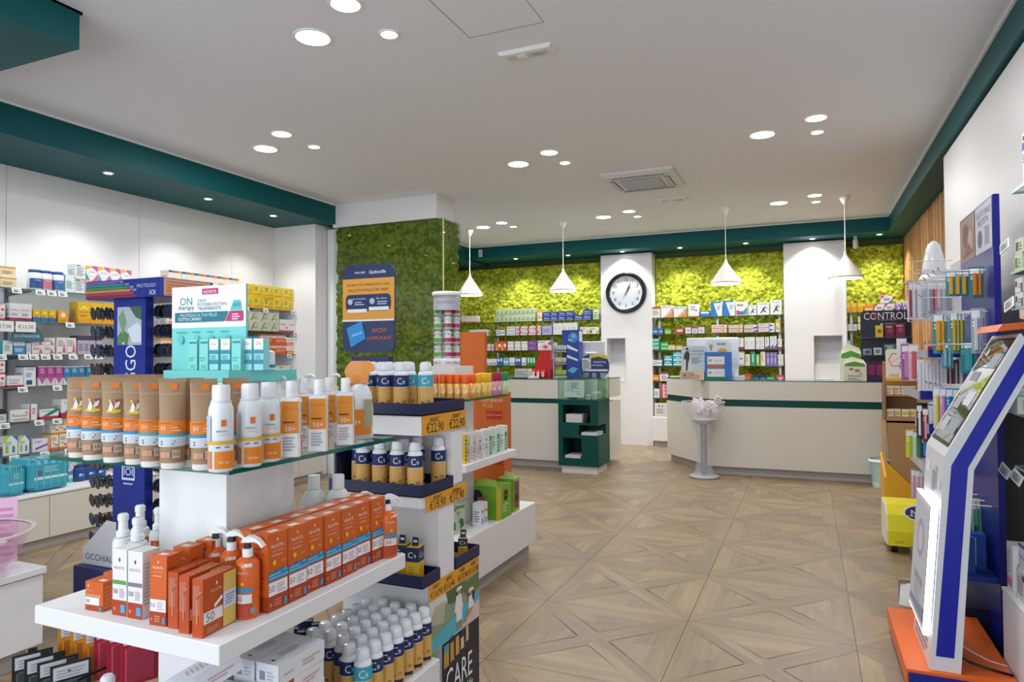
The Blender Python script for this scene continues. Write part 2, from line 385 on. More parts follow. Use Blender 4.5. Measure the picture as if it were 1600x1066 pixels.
def moss(o, rdir, W, H, mat, res=.0105, amp=.06, seed=1):
    rs = np.random.RandomState(seed); nx, nz = int(W/res)+1, int(H/res)+1
    X, Z = np.meshgrid(np.linspace(0, W, nx), np.linspace(0, H, nz)); hh = np.full(X.shape, -.012)
    cnt = int(W*H*1700)
    px, pz, pr, pa = rs.rand(cnt)*W, rs.rand(cnt)*H, rs.uniform(.016, .036, cnt), rs.uniform(.25, 1, cnt)
    for a, c, r, k in zip(px, pz, pr, pa):
        i0, i1 = max(0, int((a-r)/res)), min(nx, int((a+r)/res)+2); j0, j1 = max(0, int((c-r)/res)), min(nz, int((c+r)/res)+2)
        d = 1-((X[j0:j1, i0:i1]-a)**2+(Z[j0:j1, i0:i1]-c)**2)/r**2
        hh[j0:j1, i0:i1] = np.maximum(hh[j0:j1, i0:i1], np.sqrt(np.clip(d, 0, 1))*r*.9+k*amp*.55-.02)
    hh += rs.rand(*hh.shape)*.011
    hh[0, :] = hh[-1, :] = hh[:, 0] = hh[:, -1] = -.02
    o = Vector(o); r = Vector(rdir); n = r.cross(Vector((0, 0, 1)))
    co = np.stack([o.x+r.x*X+n.x*hh, o.y+r.y*X+n.y*hh, o.z+Z], -1).reshape(-1, 3)
    me = bpy.data.meshes.new('moss_panel'); idx = np.arange(nx*nz).reshape(nz, nx)
    q = np.stack([idx[:-1, :-1], idx[:-1, 1:], idx[1:, 1:], idx[1:, :-1]], -1).reshape(-1, 4)
    me.vertices.add(len(co)); me.vertices.foreach_set('co', co.ravel())
    me.loops.add(q.size); me.loops.foreach_set('vertex_index', q.ravel())
    me.polygons.add(len(q)); me.polygons.foreach_set('loop_start', np.arange(0, q.size, 4))
    me.materials.append(mat); me.update(); return me
def mossthing(me, d, p):
    o = thing('moss_panel', 'moss', me, desc=d, place=p); o['kind'] = 'stuff'
bays = [(-5.74, -3.0, 'left of the wall clock'), (-2.19, -.30, 'between the two white wall columns'), (.505, 1.235, 'beside the wooden slats in the right corner')]
for i, (a, c, p) in enumerate(bays):
    mossthing(moss((a, 10.79, .62), (1, 0, 0), c-a, 2.30, MOSS, seed=i), 'bright green preserved moss covering the back wall', p)
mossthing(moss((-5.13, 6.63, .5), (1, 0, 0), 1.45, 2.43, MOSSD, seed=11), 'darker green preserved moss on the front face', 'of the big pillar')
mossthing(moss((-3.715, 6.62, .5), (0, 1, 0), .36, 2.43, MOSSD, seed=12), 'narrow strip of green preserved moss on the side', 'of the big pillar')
g = MB().box(-5.13, -3.655, 6.56, 6.566, .45, 2.925, GLASS); thing('glass_cover', 'glass', g, desc='large clear glass sheet covering the moss', place='on the pillar front')
g = MB().box(-3.652, -3.646, 6.56, 6.97, .45, 2.925, GLASS).box(-3.657, -3.645, 6.552, 6.559, .45, 2.925, 'cfd8a0'); thing('glass_cover', 'glass', g, desc='narrow clear glass sheet with pale edge over moss', place='on the pillar side')

# ------------------------------------------------------------------ lights
def ring(mb, r0, r1, z0, z1, m, seg=32):
    P = lambda r, z: [(r*cos(2*pi*j/seg), r*sin(2*pi*j/seg), z) for j in range(seg)]
    A, B, C_, D = P(r1, z1), P(r1-.002, z0), P(r0, z0), P(r0, z1)
    for a, c in ((A, B), (B, C_), (C_, D)):
        for j in range(seg): k = (j+1) % seg; mb.face([a[k], a[j], c[j], c[k]], m, True)
def lamp(name, kind, parent, loc, e, size=.2, col=(1, .985, .975), spot=None):
    l = bpy.data.lights.new(name, kind); l.energy = e; l.color = col
    if kind == 'AREA': l.shape = 'DISK'; l.size = size
    else: l.shadow_soft_size = size
    if kind == 'SPOT': l.spot_size = spot; l.spot_blend = .7
    o = bpy.data.objects.new(name, l); o.location = loc; link(o, parent); return o
def discproto(r):
    def f():
        a = MB(); ring(a, r-.006, r+.008, -.007, 0, 'f0f0ee'); d = MB()
        d.face([((r-.006)*cos(-2*pi*j/32), (r-.006)*sin(-2*pi*j/32), -.003) for j in range(32)], M('fff6ea', .5, emit=DISC_E)); return (a.mesh('bezel'), d.mesh('diffuser'))
    return proto(('disc', r), f)
NM = {.1: 'large', .08: 'medium', .052: 'small'}
CL = [((-2.531, 3.053), (-2.139, 2.83), (-2.119, 3.196), 'at the top left, nearest the camera'),
      ((-4.267, 4.533), (-3.867, 4.285), (-3.851, 4.663), 'above the left wall shelves'),
      ((-2.467, 5.878), (-2.078, 5.656), (-2.054, 6.02), 'in the middle of the ceiling'),
      ((-.316, 5.92), (.084, 5.671), (.097, 6.037), 'at the right of the air conditioner'),
      ((-.289, 8.698), (.099, 8.449), (.116, 8.812), 'between the two right pendants'),
      ((-2.416, 8.612), (-2.027, 8.403), (-2.004, 8.76), 'just right of the middle-left pendant'),
      ((-4.142, 8.582), (-3.775, 8.399), (-3.743, 8.718), 'beside the pendant next to the pillar'),
      ((-.28, 3.05), (.11, 2.83), (.13, 3.2), 'over the shop front right'), ((-2.4, .4), (-2.0, .2), (-2.0, .6), 'behind the camera')]
for a, c, d, pl in CL:
    for (x, y), r in ((a, .1), (c, .08), (d, .052)):
        bz, df = discproto(r)
        t = thing('ceiling_light', 'light', [('bezel', bz), ('diffuser', df)], (x, y, CZ), desc=NM[r]+' round white ceiling light', place=pl, group='round ceiling lights in clusters of three')
        lamp('disc_lamp', 'AREA', t, (0, 0, -.012), DISC_W*(r/.1)**2, r*1.8)
def spotp():
    a = MB(); ring(a, .03, .045, -.006, 0, 'e8e8e8', 20); d = MB(); d.face([(.03*cos(-2*pi*j/20), .03*sin(-2*pi*j/20), -.001) for j in range(20)], M('fff4e4', .5, emit=22)); return (a.mesh('bezel'), d.mesh('lens'))
SP = proto('spot', spotp)
for i, y in enumerate((3.0, 3.93, 4.98, 5.88)):
    t = thing('soffit_spotlight', 'light', [('bezel', SP[0]), ('lens', SP[1])], (-5.42, y, SZ-.03), desc='small recessed spotlight', place='in the teal soffit above the left wall')
    lamp('spot_lamp', 'SPOT', t, (0, 0, -.02), SPOT_W*4.2, .03, spot=RD(115))
for i, x in enumerate((-5.307, -4.402, -3.494, -2.612, -1.731, -.798, .08, .996-.09)):
    t = thing('soffit_spotlight', 'light', [('bezel', SP[0]), ('lens', SP[1])], (x, 10.35, SZ), desc='small recessed spotlight', place='in the teal soffit along the back wall')
    lamp('spot_lamp', 'SPOT', t, (0, 0, -.02), SPOT_W*6.5, .03, spot=RD(120))
def pend():
    b = MB(); ring_ = [(.055, 0), (.058, -.01), (.03, -.07), (.006, -.11)]
    b.lathe(ring_[::-1], LAMPC, seg=24)
    cord = MB().tube([(0, 0, -.1), (0, 0, -.66)], .004, 'f2f2f0')
    sh = MB(); seg = 32; prof = [(.012, -.64), (.016, -.67), (.03, -.70), (.178, -.915), (.187, -.925), (.184, -.945), (.176, -.945), (.172, -.92), (.03, -.715)]
    P = lambda r, z: [(r*cos(2*pi*j/seg), r*sin(2*pi*j/seg), z) for j in range(seg)]
    for (r0, z0), (r1, z1) in zip(prof[:-1], prof[1:]):
        A, B = P(r0, z0), P(r1, z1)
        for j in range(seg): k = (j+1) % seg; sh.face([A[j], B[j], B[k], A[k]], LAMPC, True)
    bulb = MB().face([(.165*cos(-2*pi*j/24), .165*sin(-2*pi*j/24), -.925) for j in range(24)], M('fff6ea', .5, emit=7))
    return [('ceiling_cup', b.mesh('ceiling_cup')), ('cord', cord.mesh('cord')), ('lamp_shade', sh.mesh('lamp_shade'), [('diffuser', bulb.mesh('diffuser'))])]
PD = pend()
for x, d in ((-4.39, 'next to the moss pillar'), (-2.99, 'left of the wall clock'), (-.90, 'over the middle of the right counter'), (.41, 'in front of the right wall column')):
    t = thing('pendant_lamp', 'lamp', PD, (x, 8.65, CZ), desc='white cone pendant lamp on a thin cord', place=d, group='white cone pendants over the counters')
    lamp('pendant_bulb', 'AREA', t, (0, 0, -.94), PEND_W, .3)
# air-conditioning cassette, emergency luminaires
ac = [('frame', MB().prism([(-.36, -.38), (.36, -.38), (.36, .38), (-.36, .38)], -.02, 0, 'dedede').stack([[(-.36, -.38), (.36, -.38), (.36, .38), (-.36, .38)], [(-.32, -.34), (.32, -.34), (.32, .34), (-.32, .34)]][::-1], [-.045, -.02], 'd6d6d6')),
      ('grille', MB().box(-.2, .2, -.2, .2, -.054, -.046, 'a9abad'))]
for k_ in range(10): pass
sl = MB()
for k_ in range(12): sl.box(-.19, .19, -.19+k_*.032, -.19+k_*.032+.014, -.06, -.054, 'bfc1c3')
ac[1] = ('grille', ac[1][1], [('grille_slats', sl)])
for (x0, x1, y0, y1) in ((-.26, .26, -.295, -.255), (-.26, .26, .255, .295), (-.295, -.255, -.2, .2), (.255, .295, -.2, .2)):
    ac.append(('air_slot', MB().box(x0, x1, y0, y1, -.049, -.045, '33363a'))); ac.append(('louvre', MB().box(x0+.008, x1-.008, y0+.008, y1-.008, -.053, -.049, 'd0d2d4')))
thing('ceiling_air_conditioner', 'air conditioner', ac, (-1.52, 6.93, CZ), desc='square white cassette air conditioner with grey grille', place='set in the ceiling')
for (x, y, d, wd) in ((-1.498, 3.71, 'white rectangular emergency light', 'near the ceiling hatch'), (-1.4, 7.93, 'slim white emergency light', 'behind the air conditioner')):
    a = MB().stack([[(-.17, -.055), (.17, -.055), (.17, .055), (-.17, .055)], [(-.155, -.045), (.155, -.045), (.155, .045), (-.155, .045)]][::-1], [-.022, 0], 'e6e6e2')
    thing('emergency_light', 'light', [('body', a), ('lens', MB().box(-.12, .12, -.032, .032, -.027, -.022, 'cdd0bd', .004), [('reflector', MB().box(-.06, .0, -.022, .022, -.029, -.027, 'f5f5f5').box(.03, .1, -.022, .022, -.029, -.027, 'b6b9a6'))])], (x, y, CZ), desc=d, place=wd)
thing('motion_sensor', 'sensor', [('housing', MB().box(-.03, .03, -.03, 0, -.06, .06, 'eceae4', .006)), ('lens', MB().box(-.018, .018, -.036, -.03, -.03, .02, 'c8cbcf', .003))], (-4.93, 10.12, 3.09), desc='small white sensor box on teal soffit lip', place='near the pillar pendant')
thing('security_camera', 'camera', [('mount', MB().box(-.02, .02, -.02, .02, -.03, 0, 'e9e9ec')), ('housing', MB().lathe([(.015, -.17), (.03, -.15), (.034, -.06), (.02, -.03)], 'd8dade', seg=14))], (.62, 10.4, SZ), desc='small white security camera under the teal soffit', place='right of the right column')

# ------------------------------------------------------------------ wall clock
cl = []
def Yrev(prof, m, seg=48):
    b = MB(); P = lambda r, y: [(r*cos(2*pi*j/seg), y, r*sin(2*pi*j/seg)) for j in range(seg)]
    for (r0, y0), (r1, y1) in zip(prof[:-1], prof[1:]):
        A, B = P(r0, y0), P(r1, y1)
        for j in range(seg): k = (j+1) % seg; b.face([A[j], A[k], B[k], B[j]], m, True)
    return b
cl.append(('case', Yrev([(.31, 0), (.325, -.02), (.318, -.045), (.295, -.055), (.27, -.04), (.262, -.02)], M('15171b', .25, coat=.5))))
cl.append(('inner_ring', Yrev([(.264, -.018), (.262, -.034), (.252, -.026), (.25, -.014)], CHROME)))
fc = MB(); fc.face([(.262*cos(2*pi*j/48), -.014, .262*sin(2*pi*j/48)) for j in range(48)], 'e3e8f0')
sf = flat((0, -.0145, 0), (1, 0, 0), (0, 0, 1)); nm = MB()
for k_ in range(12):
    a = pi/2-(k_+1)*pi/6; vs, fs, tw, th = textgeo(str(k_+1)); s_ = .056/th
    b0 = len(nm.v); nm.v += [tuple(sf(.203*cos(a)+x*s_, .203*sin(a)+y_*s_, .0004)) for x, y_ in vs]
    for f in fs: nm.f.append(tuple(b0+i for i in f)); nm.m.append(nm.mi('17181c')); nm.sm.append(False)
for k_ in range(60):
    a = k_*pi/30; L_ = .012 if k_ % 5 else .02; d = Vector((cos(a), 0, sin(a))); t_ = Vector((-sin(a), 0, cos(a)))*.0014
    c0 = Vector((0, -.0149, 0)); nm.face([c0+d*(.246-L_)-t_, c0+d*.246-t_, c0+d*.246+t_, c0+d*(.246-L_)+t_], '17181c')
def hand(a, L_, wd, y_):
    d = Vector((sin(a), 0, cos(a))); t_ = Vector((cos(a), 0, -sin(a))); b = MB(); c0 = Vector((0, y_, 0))
    b.face([c0-d*.04-t_*wd*.5, c0-d*.04+t_*wd*.5, c0+d*L_*.7+t_*wd, c0+d*L_, c0+d*L_*.7-t_*wd][::1], BLACK)
    b.lathe([(.001, 0), (.001, 0)], BLACK) if False else None
    return b
cl += [('dial', fc, [('numerals', nm)]), ('hour_hand', hand(RD(32), .13, .011, -.020)), ('minute_hand', hand(RD(24), .205, .008, -.023)), ('second_hand', hand(RD(212), .12, .002, -.026))]
cl.append(('glass_cover', Yrev([(.262, -.034), (.001, -.036)], PLEX)))
thing('round_clock', 'clock', cl, (-2.59, 10.5, 2.372), desc='large round black wall clock with white dial', place='on the left white column')

# ------------------------------------------------------------------ FURNITURE: counters
KX = 2.2
cpoly = [(-1.72, 9.13), (-1.06, 8.28), (1.2, 8.30), (1.2, 8.95), (-1.0, 8.95), (-1.25, 9.25)]
def offp(poly, d): # shrink the two front edges only
    (a, b_, c, *r) = poly; return [(a[0]+d*.8, a[1]+d*.6), (b_[0]+d*.45, b_[1]+d), (c[0], c[1]+d)]+r
P = [('plinth', MB().prism(offp(cpoly, .05), 0, .095, GREYK)), ('front_panel', MB().prism(cpoly, .095, .795, CREAM)),
     ('green_band', MB().prism(offp(cpoly, .012), .795, .875, TEALD)), ('upper_panel', MB().prism(cpoly, .875, 1.085, CREAM)),
     ('glass_top', MB().prism(cpoly, 1.086, 1.096, GLASSE))]
thing('service_counter', 'counter', P, desc='long cream service counter with green band and angled end', place='right of the gap')
P = [('plinth', MB().box(-5.2, -2.77, 8.07, 8.9, 0, .09, GREYK)), ('front_panel', MB().box(-5.25, -2.765, 8.02, 8.95, .09, .80, CREAM)),
     ('green_band', MB().box(-5.25, -2.765, 8.035, 8.95, .80, .86, TEALD)), ('upper_panel', MB().box(-5.25, -2.765, 8.02, 8.95, .86, 1.095, CREAM)),
     ('glass_top', MB().box(-5.25, -2.3, 8.015, 8.95, 1.096, 1.106, GLASSE))]
P[3] = ('upper_panel', MB().box(-5.25, -2.3, 8.23, 8.95, .86, 1.095, CREAM).box(-5.25, -2.765, 8.02, 8.23, .86, 1.095, CREAM))
P[4] = ('glass_top', MB().prism([(-5.25, 8.015), (-2.765, 8.015), (-2.765, 8.225), (-2.3, 8.225), (-2.3, 8.95), (-5.25, 8.95)], 1.096, 1.106, GLASSE))
P[1] = ('front_panel', MB().prism([(-5.25, 8.02), (-2.765, 8.02), (-2.765, 8.23), (-2.3, 8.23), (-2.3, 8.95), (-5.25, 8.95)], .09, .80, CREAM))
thing('service_counter', 'counter', P, desc='left cream counter with thin dark green band', place='behind the green leaflet cabinet')
# dark green leaflet cabinet with a glass case on top
x0, x1, y0, y1 = -2.745, -2.25, 7.72, 8.21; T = TEALD; th = .045
b = MB(); yb = y0+.43
for z0, z1 in ((.09, .18), (.42, .455), (.575, .60), (.81, .872)): b.box(x0, x1, y0, y1, z0, z1, T)
b.box(x0, x0+.058, y0, y1, .18, .42, T).box(x0+.289, x1, y0, y1, .18, .42, T).box(x0+.058, x0+.289, yb, y1, .18, .42, T)
b.box(x0, x0+.256, y0, y1, .455, .575, T).box(x0+.256, x1, y0+.32, y1, .455, .575, T)
b.box(x0, x0+.058, y0, y1, .60, .81, T).box(x0+.396, x1, y0, y1, .60, .81, T).box(x0+.058, x0+.396, yb, y1, .60, .81, T)
gc = MB()
for (a0, a1, c0, c1) in ((x0, x1, y0, y0+.006), (x0, x1, y1-.006, y1), (x0, x0+.006, y0+.006, y1-.006), (x1-.006, x1, y0+.006, y1-.006)): gc.box(a0, a1, c0, c1, .874, 1.13, GLASS)
ed = MB()
for x in (x0, x1-.005):
    for y in (y0, y1-.005): ed.box(x, x+.005, y-.001, y+.004, .874, 1.132, GLASSE)
ed.box(x0, x1, y0-.001, y0+.004, 1.127, 1.132, GLASSE).box(x1-.004, x1+.001, y0, y1, 1.127, 1.132, GLASSE)
thing('leaflet_cabinet', 'cabinet', [('cabinet_body', b), ('plinth', MB().box(x0+.03, x1-.03, y0+.03, y1-.03, 0, .089, 'd4d0c8')), ('glass_case', gc, [('glass_edge', ed)])],
      desc='dark green open cabinet with glass case on top', place='standing at the left counter end')
def stackmb(w_, d_, n, cols, t=.006, seed=0):
    r = random.Random(seed); b = MB()
    for i in range(n):
        a = r.uniform(-.012, .012); b.box(-w_/2+a, w_/2+a, -d_/2, d_/2+r.uniform(-.01, .01), i*t, i*t+t*.86, cols[i % len(cols)])
    return b
thing('magazine_stack', 'magazines', stackmb(.2, .26, 16, ['d8d8d4', 'b6b8bc', 'e6e6e4']), (-2.56, 7.88, .601), desc='thick stack of white magazines', place='in the top opening of the green cabinet')
thing('leaflet_stack', 'leaflets', stackmb(.19, .25, 6, ['dfe3e8', 'c3cad4']), (-2.37, 7.86, .456), desc='thin fan of white leaflets', place='in the middle opening of the green cabinet')
thing('leaflet_stack', 'leaflets', stackmb(.19, .27, 5, ['e6e6e2', 'bcbfc2']), (-2.575, 7.87, .181), desc='low pile of white leaflets', place='in the bottom opening of the green cabinet')

# ------------------------------------------------------------------ left wall base cabinets and glass shelves
P = [('plinth', MB().box(-5.94, -5.21, -1, 6.44, 0, .07, GREYK)), ('carcass', MB().box(-5.94, -5.19, -1, 6.44, .07, .385, WHITE)), ('worktop', MB().box(-5.94, -5.165, -1, 6.44, .388, .405, WHITE, .002))]
yy = [-1, -.1, .8, 1.65, 2.45, 3.305, 4.2, 5.1, 6.0, 6.44]
for a, c in zip(yy[:-1], yy[1:]): P.append(('cabinet_door', MB().box(-5.189, -5.172, a+.002, c-.002, .075, .382, CREAM, .001)))
thing('base_cabinet', 'cabinet', P, desc='long low white cabinet with flat doors', place='under the left wall shelves')
LZ = [1.945, 1.695, 1.432, 1.18, .912, .657]
SHN = ['top', 'second', 'third', 'fourth', 'fifth', 'lowest']
for i, z in enumerate(LZ):
    P = [('glass_plate', MB().box(-5.935, -5.6, -.5, 6.44, z-.01, z, DIMGLASS), [('front_edge', MB().box(-5.6, -5.596, -.5, 6.44, z-.01, z, M('56705f', .2)))])]
    for y in (1.03, 2.23, 3.43, 4.63, 5.79): P.append(('bracket', MB().prism([(-5.935, z-.045), (-5.935, z-.011), (-5.62, z-.011), (-5.62, z-.02)], y-.006, y+.006, M('6d7075', .4, .6), 'y')))
    thing('glass_shelf', 'shelf', P, desc=SHN[i]+' glass shelf', place='on the left wall')
for y in (1.03, 2.23, 3.43, 4.63, 5.79):
    thing('shelf_rail', 'rail', MB().box(-5.94, -5.925, y-.012, y+.012, .41, 2.1, M('7d8085', .4, .6)), desc='slim metal shelf rail', place='between the left wall panels')
# back wall shelves
BZ = [[1.966, 1.737, 1.486, 1.236], [1.965, 1.715, 1.471, 1.23, 1.0, .74], [1.965, 1.714, 1.47, 1.22]]
BX = [(-5.7, -3.01), (-2.18, -.31), (.51, 1.23)]
BN = ['left', 'middle', 'right']
for k_, (zs, (a, c)) in enumerate(zip(BZ, BX)):
    for i, z in enumerate(zs):
        P = [('glass_plate', MB().box(a, c, 10.47, 10.77, z-.01, z, DIMGLASS), [('front_edge', MB().box(a, c, 10.466, 10.47, z-.01, z, M('3c4c42', .25)))])]
        for x in ([a+.06, (a+c)/2, c-.06] if k_ != 0 else [a+.8, c-.9, c-.05]): P.append(('bracket', MB().prism([(10.77, z-.045), (10.77, z-.011), (10.5, z-.011), (10.5, z-.02)], x-.006, x+.006, METAL, 'x')))
        thing('glass_shelf', 'shelf', P, desc=SHN[i]+' glass shelf', place='in the %s bay of the back wall' % BN[k_])
    for x in ([a+.06, (a+c)/2, c-.06] if k_ != 0 else [a+.8, c-.9, c-.05]):
        thing('shelf_rail', 'rail', MB().box(x-.016, x+.016, 10.71, 10.725, .7, 2.05, METAL), desc='slim metal shelf rail', place='in the %s bay of the back wall' % BN[k_])
thing('low_cupboard', 'cupboard', [('plinth', MB().box(-2.17, -.32, 10.47, 10.75, 0, .09, 'a6a6a4')), ('cupboard_door', MB().box(-2.18, -.31, 10.42, 10.44, .09, .45, WHITE, .002)), ('carcass', MB().box(-2.18, -.31, 10.44, 10.75, .09, .46, WHITE))], desc='low white cupboard', place='under the middle back shelves')

# ------------------------------------------------------------------ two island gondolas
def gondola(yc, xc, y0, y1, desc, place, half=.31, sy0=None, sy1=None, gy0=None, gy1=None, base_z=.36):
    P = [('plinth', MB().box(xc-half+.04, xc+half-.04, y0+.05, y1-.05, 0, .09, GREYK)), ('base_block', MB().box(xc-half, xc+half-.005, y0, y1, .09, base_z, WHITE, .002)),
         ('column', MB().box(xc-.12, xc+.12, yc-.125, yc+.125, base_z, 1.335, WHITE, .0015)),
         ('thick_shelf', MB().box(xc-half, xc+half, sy0, sy1, .735, .78, WHITE, .002)),
         ('glass_shelf', MB().box(xc-half, xc+half-.01, gy0, gy1, 1.139, 1.15, GLASS), [('glass_edge', MB().box(xc-half-.001, xc+half-.009, gy0-.002, gy0, 1.139, 1.15, GLASSE).box(xc+half-.01, xc+half-.008, gy0, gy1, 1.139, 1.15, GLASSE).box(xc-half, xc+half-.01, gy1, gy1+.002, 1.139, 1.15, GLASSE))])]
    thing('display_island', 'display stand', P, desc=desc, place=place)
gondola(1.435, -1.48, .80, 2.075, 'nearest white display island with glass and thick white shelves', 'in the left foreground', sy0=1.108, sy1=1.85, gy0=1.145, gy1=1.80)
gondola(3.80, -2.09, 3.08, 4.53, 'farther white display island with low wide base', 'beyond the sun care stand', sy0=3.45, sy1=4.18, gy0=3.47, gy1=4.05)
# low cabinet with the bowl, left edge of the photo
thing('low_cabinet', 'cabinet', [('plinth', MB().box(-3.95, -3.29, .6, 2.0, 0, .09, GREYK)), ('carcass', MB().box(-4.0, -3.25, .55, 2.05, .09, .405, WHITE, .002)), ('top_board', MB().box(-4.0, -3.24, .55, 2.06, .41, .44, WHITE, .002))],
      desc='low white cabinet with shadow gap under its top', place='at the left edge below the bowl')
# right-hand low cabinet
thing('low_cabinet', 'cabinet', [('plinth', MB().box(.80, 1.02, .6, 3.48, 0, .06, GREYK)), ('carcass', MB().box(.75, 1.025, .5, 3.53, .06, .385, WHITE, .002)), ('top_board', MB().box(.748, 1.025, .5, 3.535, .386, .40, WHITE))], desc='low white cabinet', place='in the bottom right corner below stacked cartons')

# ------------------------------------------------------------------ designs: base colour, printed marks
D = {}
def d(k, desc, base, *items): D[k] = (desc, base, list(items))
r_, t_, o_, p_, L_ = 'r', 't', 'o', 'p', 'L'
d('cream', 'cream and orange carton', 'e2d3b0', (r_, 0, .8, 1, .93, 'd99a3c'), (L_, .1, .25, .9, .6, 4, '9c8f78'))
d('rainb', 'rainbow splashed carton', 'e9e6ee', (p_, [(0, .7), (.5, .85), (.4, 1), (0, 1)], 'e8b52e'), (p_, [(.5, .9), (1, .6), (1, 1), (.5, 1)], 'c05aa0'), (p_, [(0, 0), (.35, 0), (0, .5)], '3f9fc4'), (p_, [(.6, 0), (1, 0), (1, .45)], 'd85a86'), (o_, .5, .55, .3, 'f3f0f4'), (t_, 'ITEM', .5, .55, .5, '6c6a90'))
d('whtxt', 'white printed carton', 'dfe3e6', (L_, .12, .2, .88, .8, 8, '7c8c96'), (r_, .1, .86, .5, .93, '3a6f8c'))
d('tealw', 'teal and white carton', 'dbe5e6', (r_, 0, 0, .25, 1, '2a8f94'), (L_, .35, .25, .9, .7, 5, '6e8f94'))
d('rbwhite', 'white carton with striped rainbow top', 'e6ddd2', (r_, 0, .86, .3, 1, '2a5da8'), (r_, .3, .86, .6, 1, '3fa06a'), (r_, .6, .86, 1, 1, 'd98a30'), (r_, .45, .9, .8, .95, 'c23b4a'), (L_, .1, .2, .8, .55, 4, 'b0634a'))
d('yellow', 'yellow carton', 'e3c62c', (p_, [(.55, .35), (.75, .95), (.95, .35)], 'b8b04a'), (L_, .1, .5, .5, .85, 3, '5b6a8c'), (r_, .08, .12, .9, .26, 'e08a28'))
d('redw', 'red and white carton', 'e6e2e2', (o_, .5, .68, .3, 'd2323a', .8), (r_, 0, 0, 1, .12, 'c9343c'), (L_, .1, .2, .85, .4, 3, '7d7b80'))
d('whmag', 'white carton with magenta base', 'e0dfe2', (r_, 0, 0, 1, .16, 'ac2456'), (t_, 'Serenoa', .42, .62, .66, '54506a'), (L_, .1, .28, .7, .45, 2, '8d8a95'))
d('yelblu', 'small yellow and blue carton', 'e0b92a', (r_, 0, 0, 1, .34, '2b73b0'), (o_, .5, .7, .26, 'efe06a', .8), (L_, .15, .38, .85, .5, 2, 'a84c20'))
d('orayel', 'small orange carton', 'e9a62d', (o_, .5, .62, .26, 'f4ead2'), (r_, .1, .1, .9, .24, 'd77f1c'))
d('yeltall', 'tall yellow carton', 'e6bd1c', (p_, [(.1, .62), (.5, .82), (.9, .62), (.5, .7)], 'f2e7a0'), (t_, 'Supradyn', .5, .52, .8, 'b13a22'), (r_, 0, 0, 1, .25, 'e09a22'), (L_, .15, .3, .85, .42, 2, 'c23c2a'))
d('grwh', 'white carton with green arc', 'd6d8c4', (p_, [(.15, .1), (.5, .9), (.62, .9), (.3, .1)], '7d9a4c'), (p_, [(.5, .9), (.9, .75), (.9, .68), (.55, .8)], 'c7b345'), (L_, .45, .25, .9, .5, 3, '8e9188'))
d('orwh', 'orange and white carton', 'e9e4dc', (r_, 0, 0, 1, .42, 'e2702a'), (t_, 'VOLTAREN', .5, .7, .8, 'd2662c'), (L_, .1, .12, .9, .34, 2, 'f2dcc4'))
d('redor', 'orange red carton', 'dd5f2a', (r_, 0, .62, 1, .84, 'efe5da'), (t_, 'VOLTALGAN', .5, .73, .8, '2b3c66'), (t_, 'CEROTTI', .5, .35, .7, 'f4e6d8'))
d('bluewh', 'blue and white carton', '3f8fc0', (r_, 0, .6, 1, .85, 'e6e8ea'), (t_, 'VOLTADOL', .5, .72, .8, '25406e'), (L_, .1, .2, .9, .45, 2, 'd8e6ee'))
d('dkblue', 'dark blue carton', '2c4f7c', (L_, .15, .3, .8, .7, 3, 'a8bfd8'))
d('whpink', 'white carton with pink print', 'e6dfe2', (p_, [(.55, .1), (.95, .1), (.75, .75)], 'd06a94'), (L_, .1, .5, .8, .9, 4, '8a8f74'), (r_, .08, .05, .5, .12, '6b9a5a'))
d('whred', 'white carton with red print', 'e6e0e0', (t_, 'Dicoflor', .45, .6, .66, '5c5a78'), (r_, 0, 0, 1, .12, 'c94a5a'), (o_, .82, .32, .09, 'bc3c70'))
d('purpl', 'purple grey tube pack', 'b8b2c4', (r_, 0, .75, 1, 1, '4a4262'), (L_, .1, .2, .9, .6, 4, '6c5c90'))
d('whnavy', 'white carton with navy print', 'dfe4ea', (t_, 'TWIN', .5, .82, .7, '2b4a80'), (r_, .2, .08, .7, .3, '2f4f86'), (L_, .15, .45, .85, .68, 3, '5e7ba4'), (r_, 0, .93, 1, 1, '27406e'))
d('magen', 'magenta and white carton', 'dcd3dc', (r_, 0, .42, 1, .96, 'a8488e'), (p_, [(0, .42), (1, .42), (.5, .08)], 'b95a9c'), (t_, 'isdin', .5, .7, .6, 'eadbe8'), (L_, .2, .78, .8, .9, 2, 'dcc0d6'))
d('bluzig', 'blue and white zigzag carton', 'd6dde2', (r_, 0, .42, 1, .96, '2d7aa6'), (p_, [(0, .42), (1, .42), (.5, .08)], '3d8ab4'), (t_, 'aqua', .5, .7, .6, 'dbe9f0'), (L_, .2, .78, .8, .9, 2, 'bcd6e4'))
d('orrow', 'orange printed carton', 'e3d5c2', (r_, 0, 0, 1, .3, 'df7a22'), (t_, '021', .55, .65, .5, 'cf4c2c'), (r_, 0, .88, 1, 1, 'e0a02c'))
d('orrow2', 'orange and yellow carton', 'dd8a20', (o_, .5, .5, .32, 'e6b24c'), (L_, .1, .1, .9, .3, 2, '7c3a12'))
d('darkj', 'black lidded carton', 'd6d8da', (r_, 0, .6, 1, 1, '2a2c30'), (L_, .15, .2, .85, .5, 4, '6c6f74'))
d('whblk', 'white carton with bold black print', 'e0deda', (t_, 'Rescuex', .5, .52, .8, '2c2c30'), (o_, .85, .72, .08, 'c8a03c'), (r_, .1, .12, .9, .2, '8c8880'))
d('tealred', 'white carton with green diagonal and red base', 'e2e4e2', (r_, 0, 0, 1, .26, 'b82c40'), (p_, [(.12, .27), (.45, .27), (1, .8), (1, 1), (.82, 1)], '1d7f74'), (t_, 'W-WORT', .35, .8, .5, '3c4a52'))
d('whred2', 'white carton with red side', 'e6e2e0', (r_, 0, 0, .15, 1, 'b02c4c'), (L_, .3, .4, .85, .8, 3, 'b05068'))
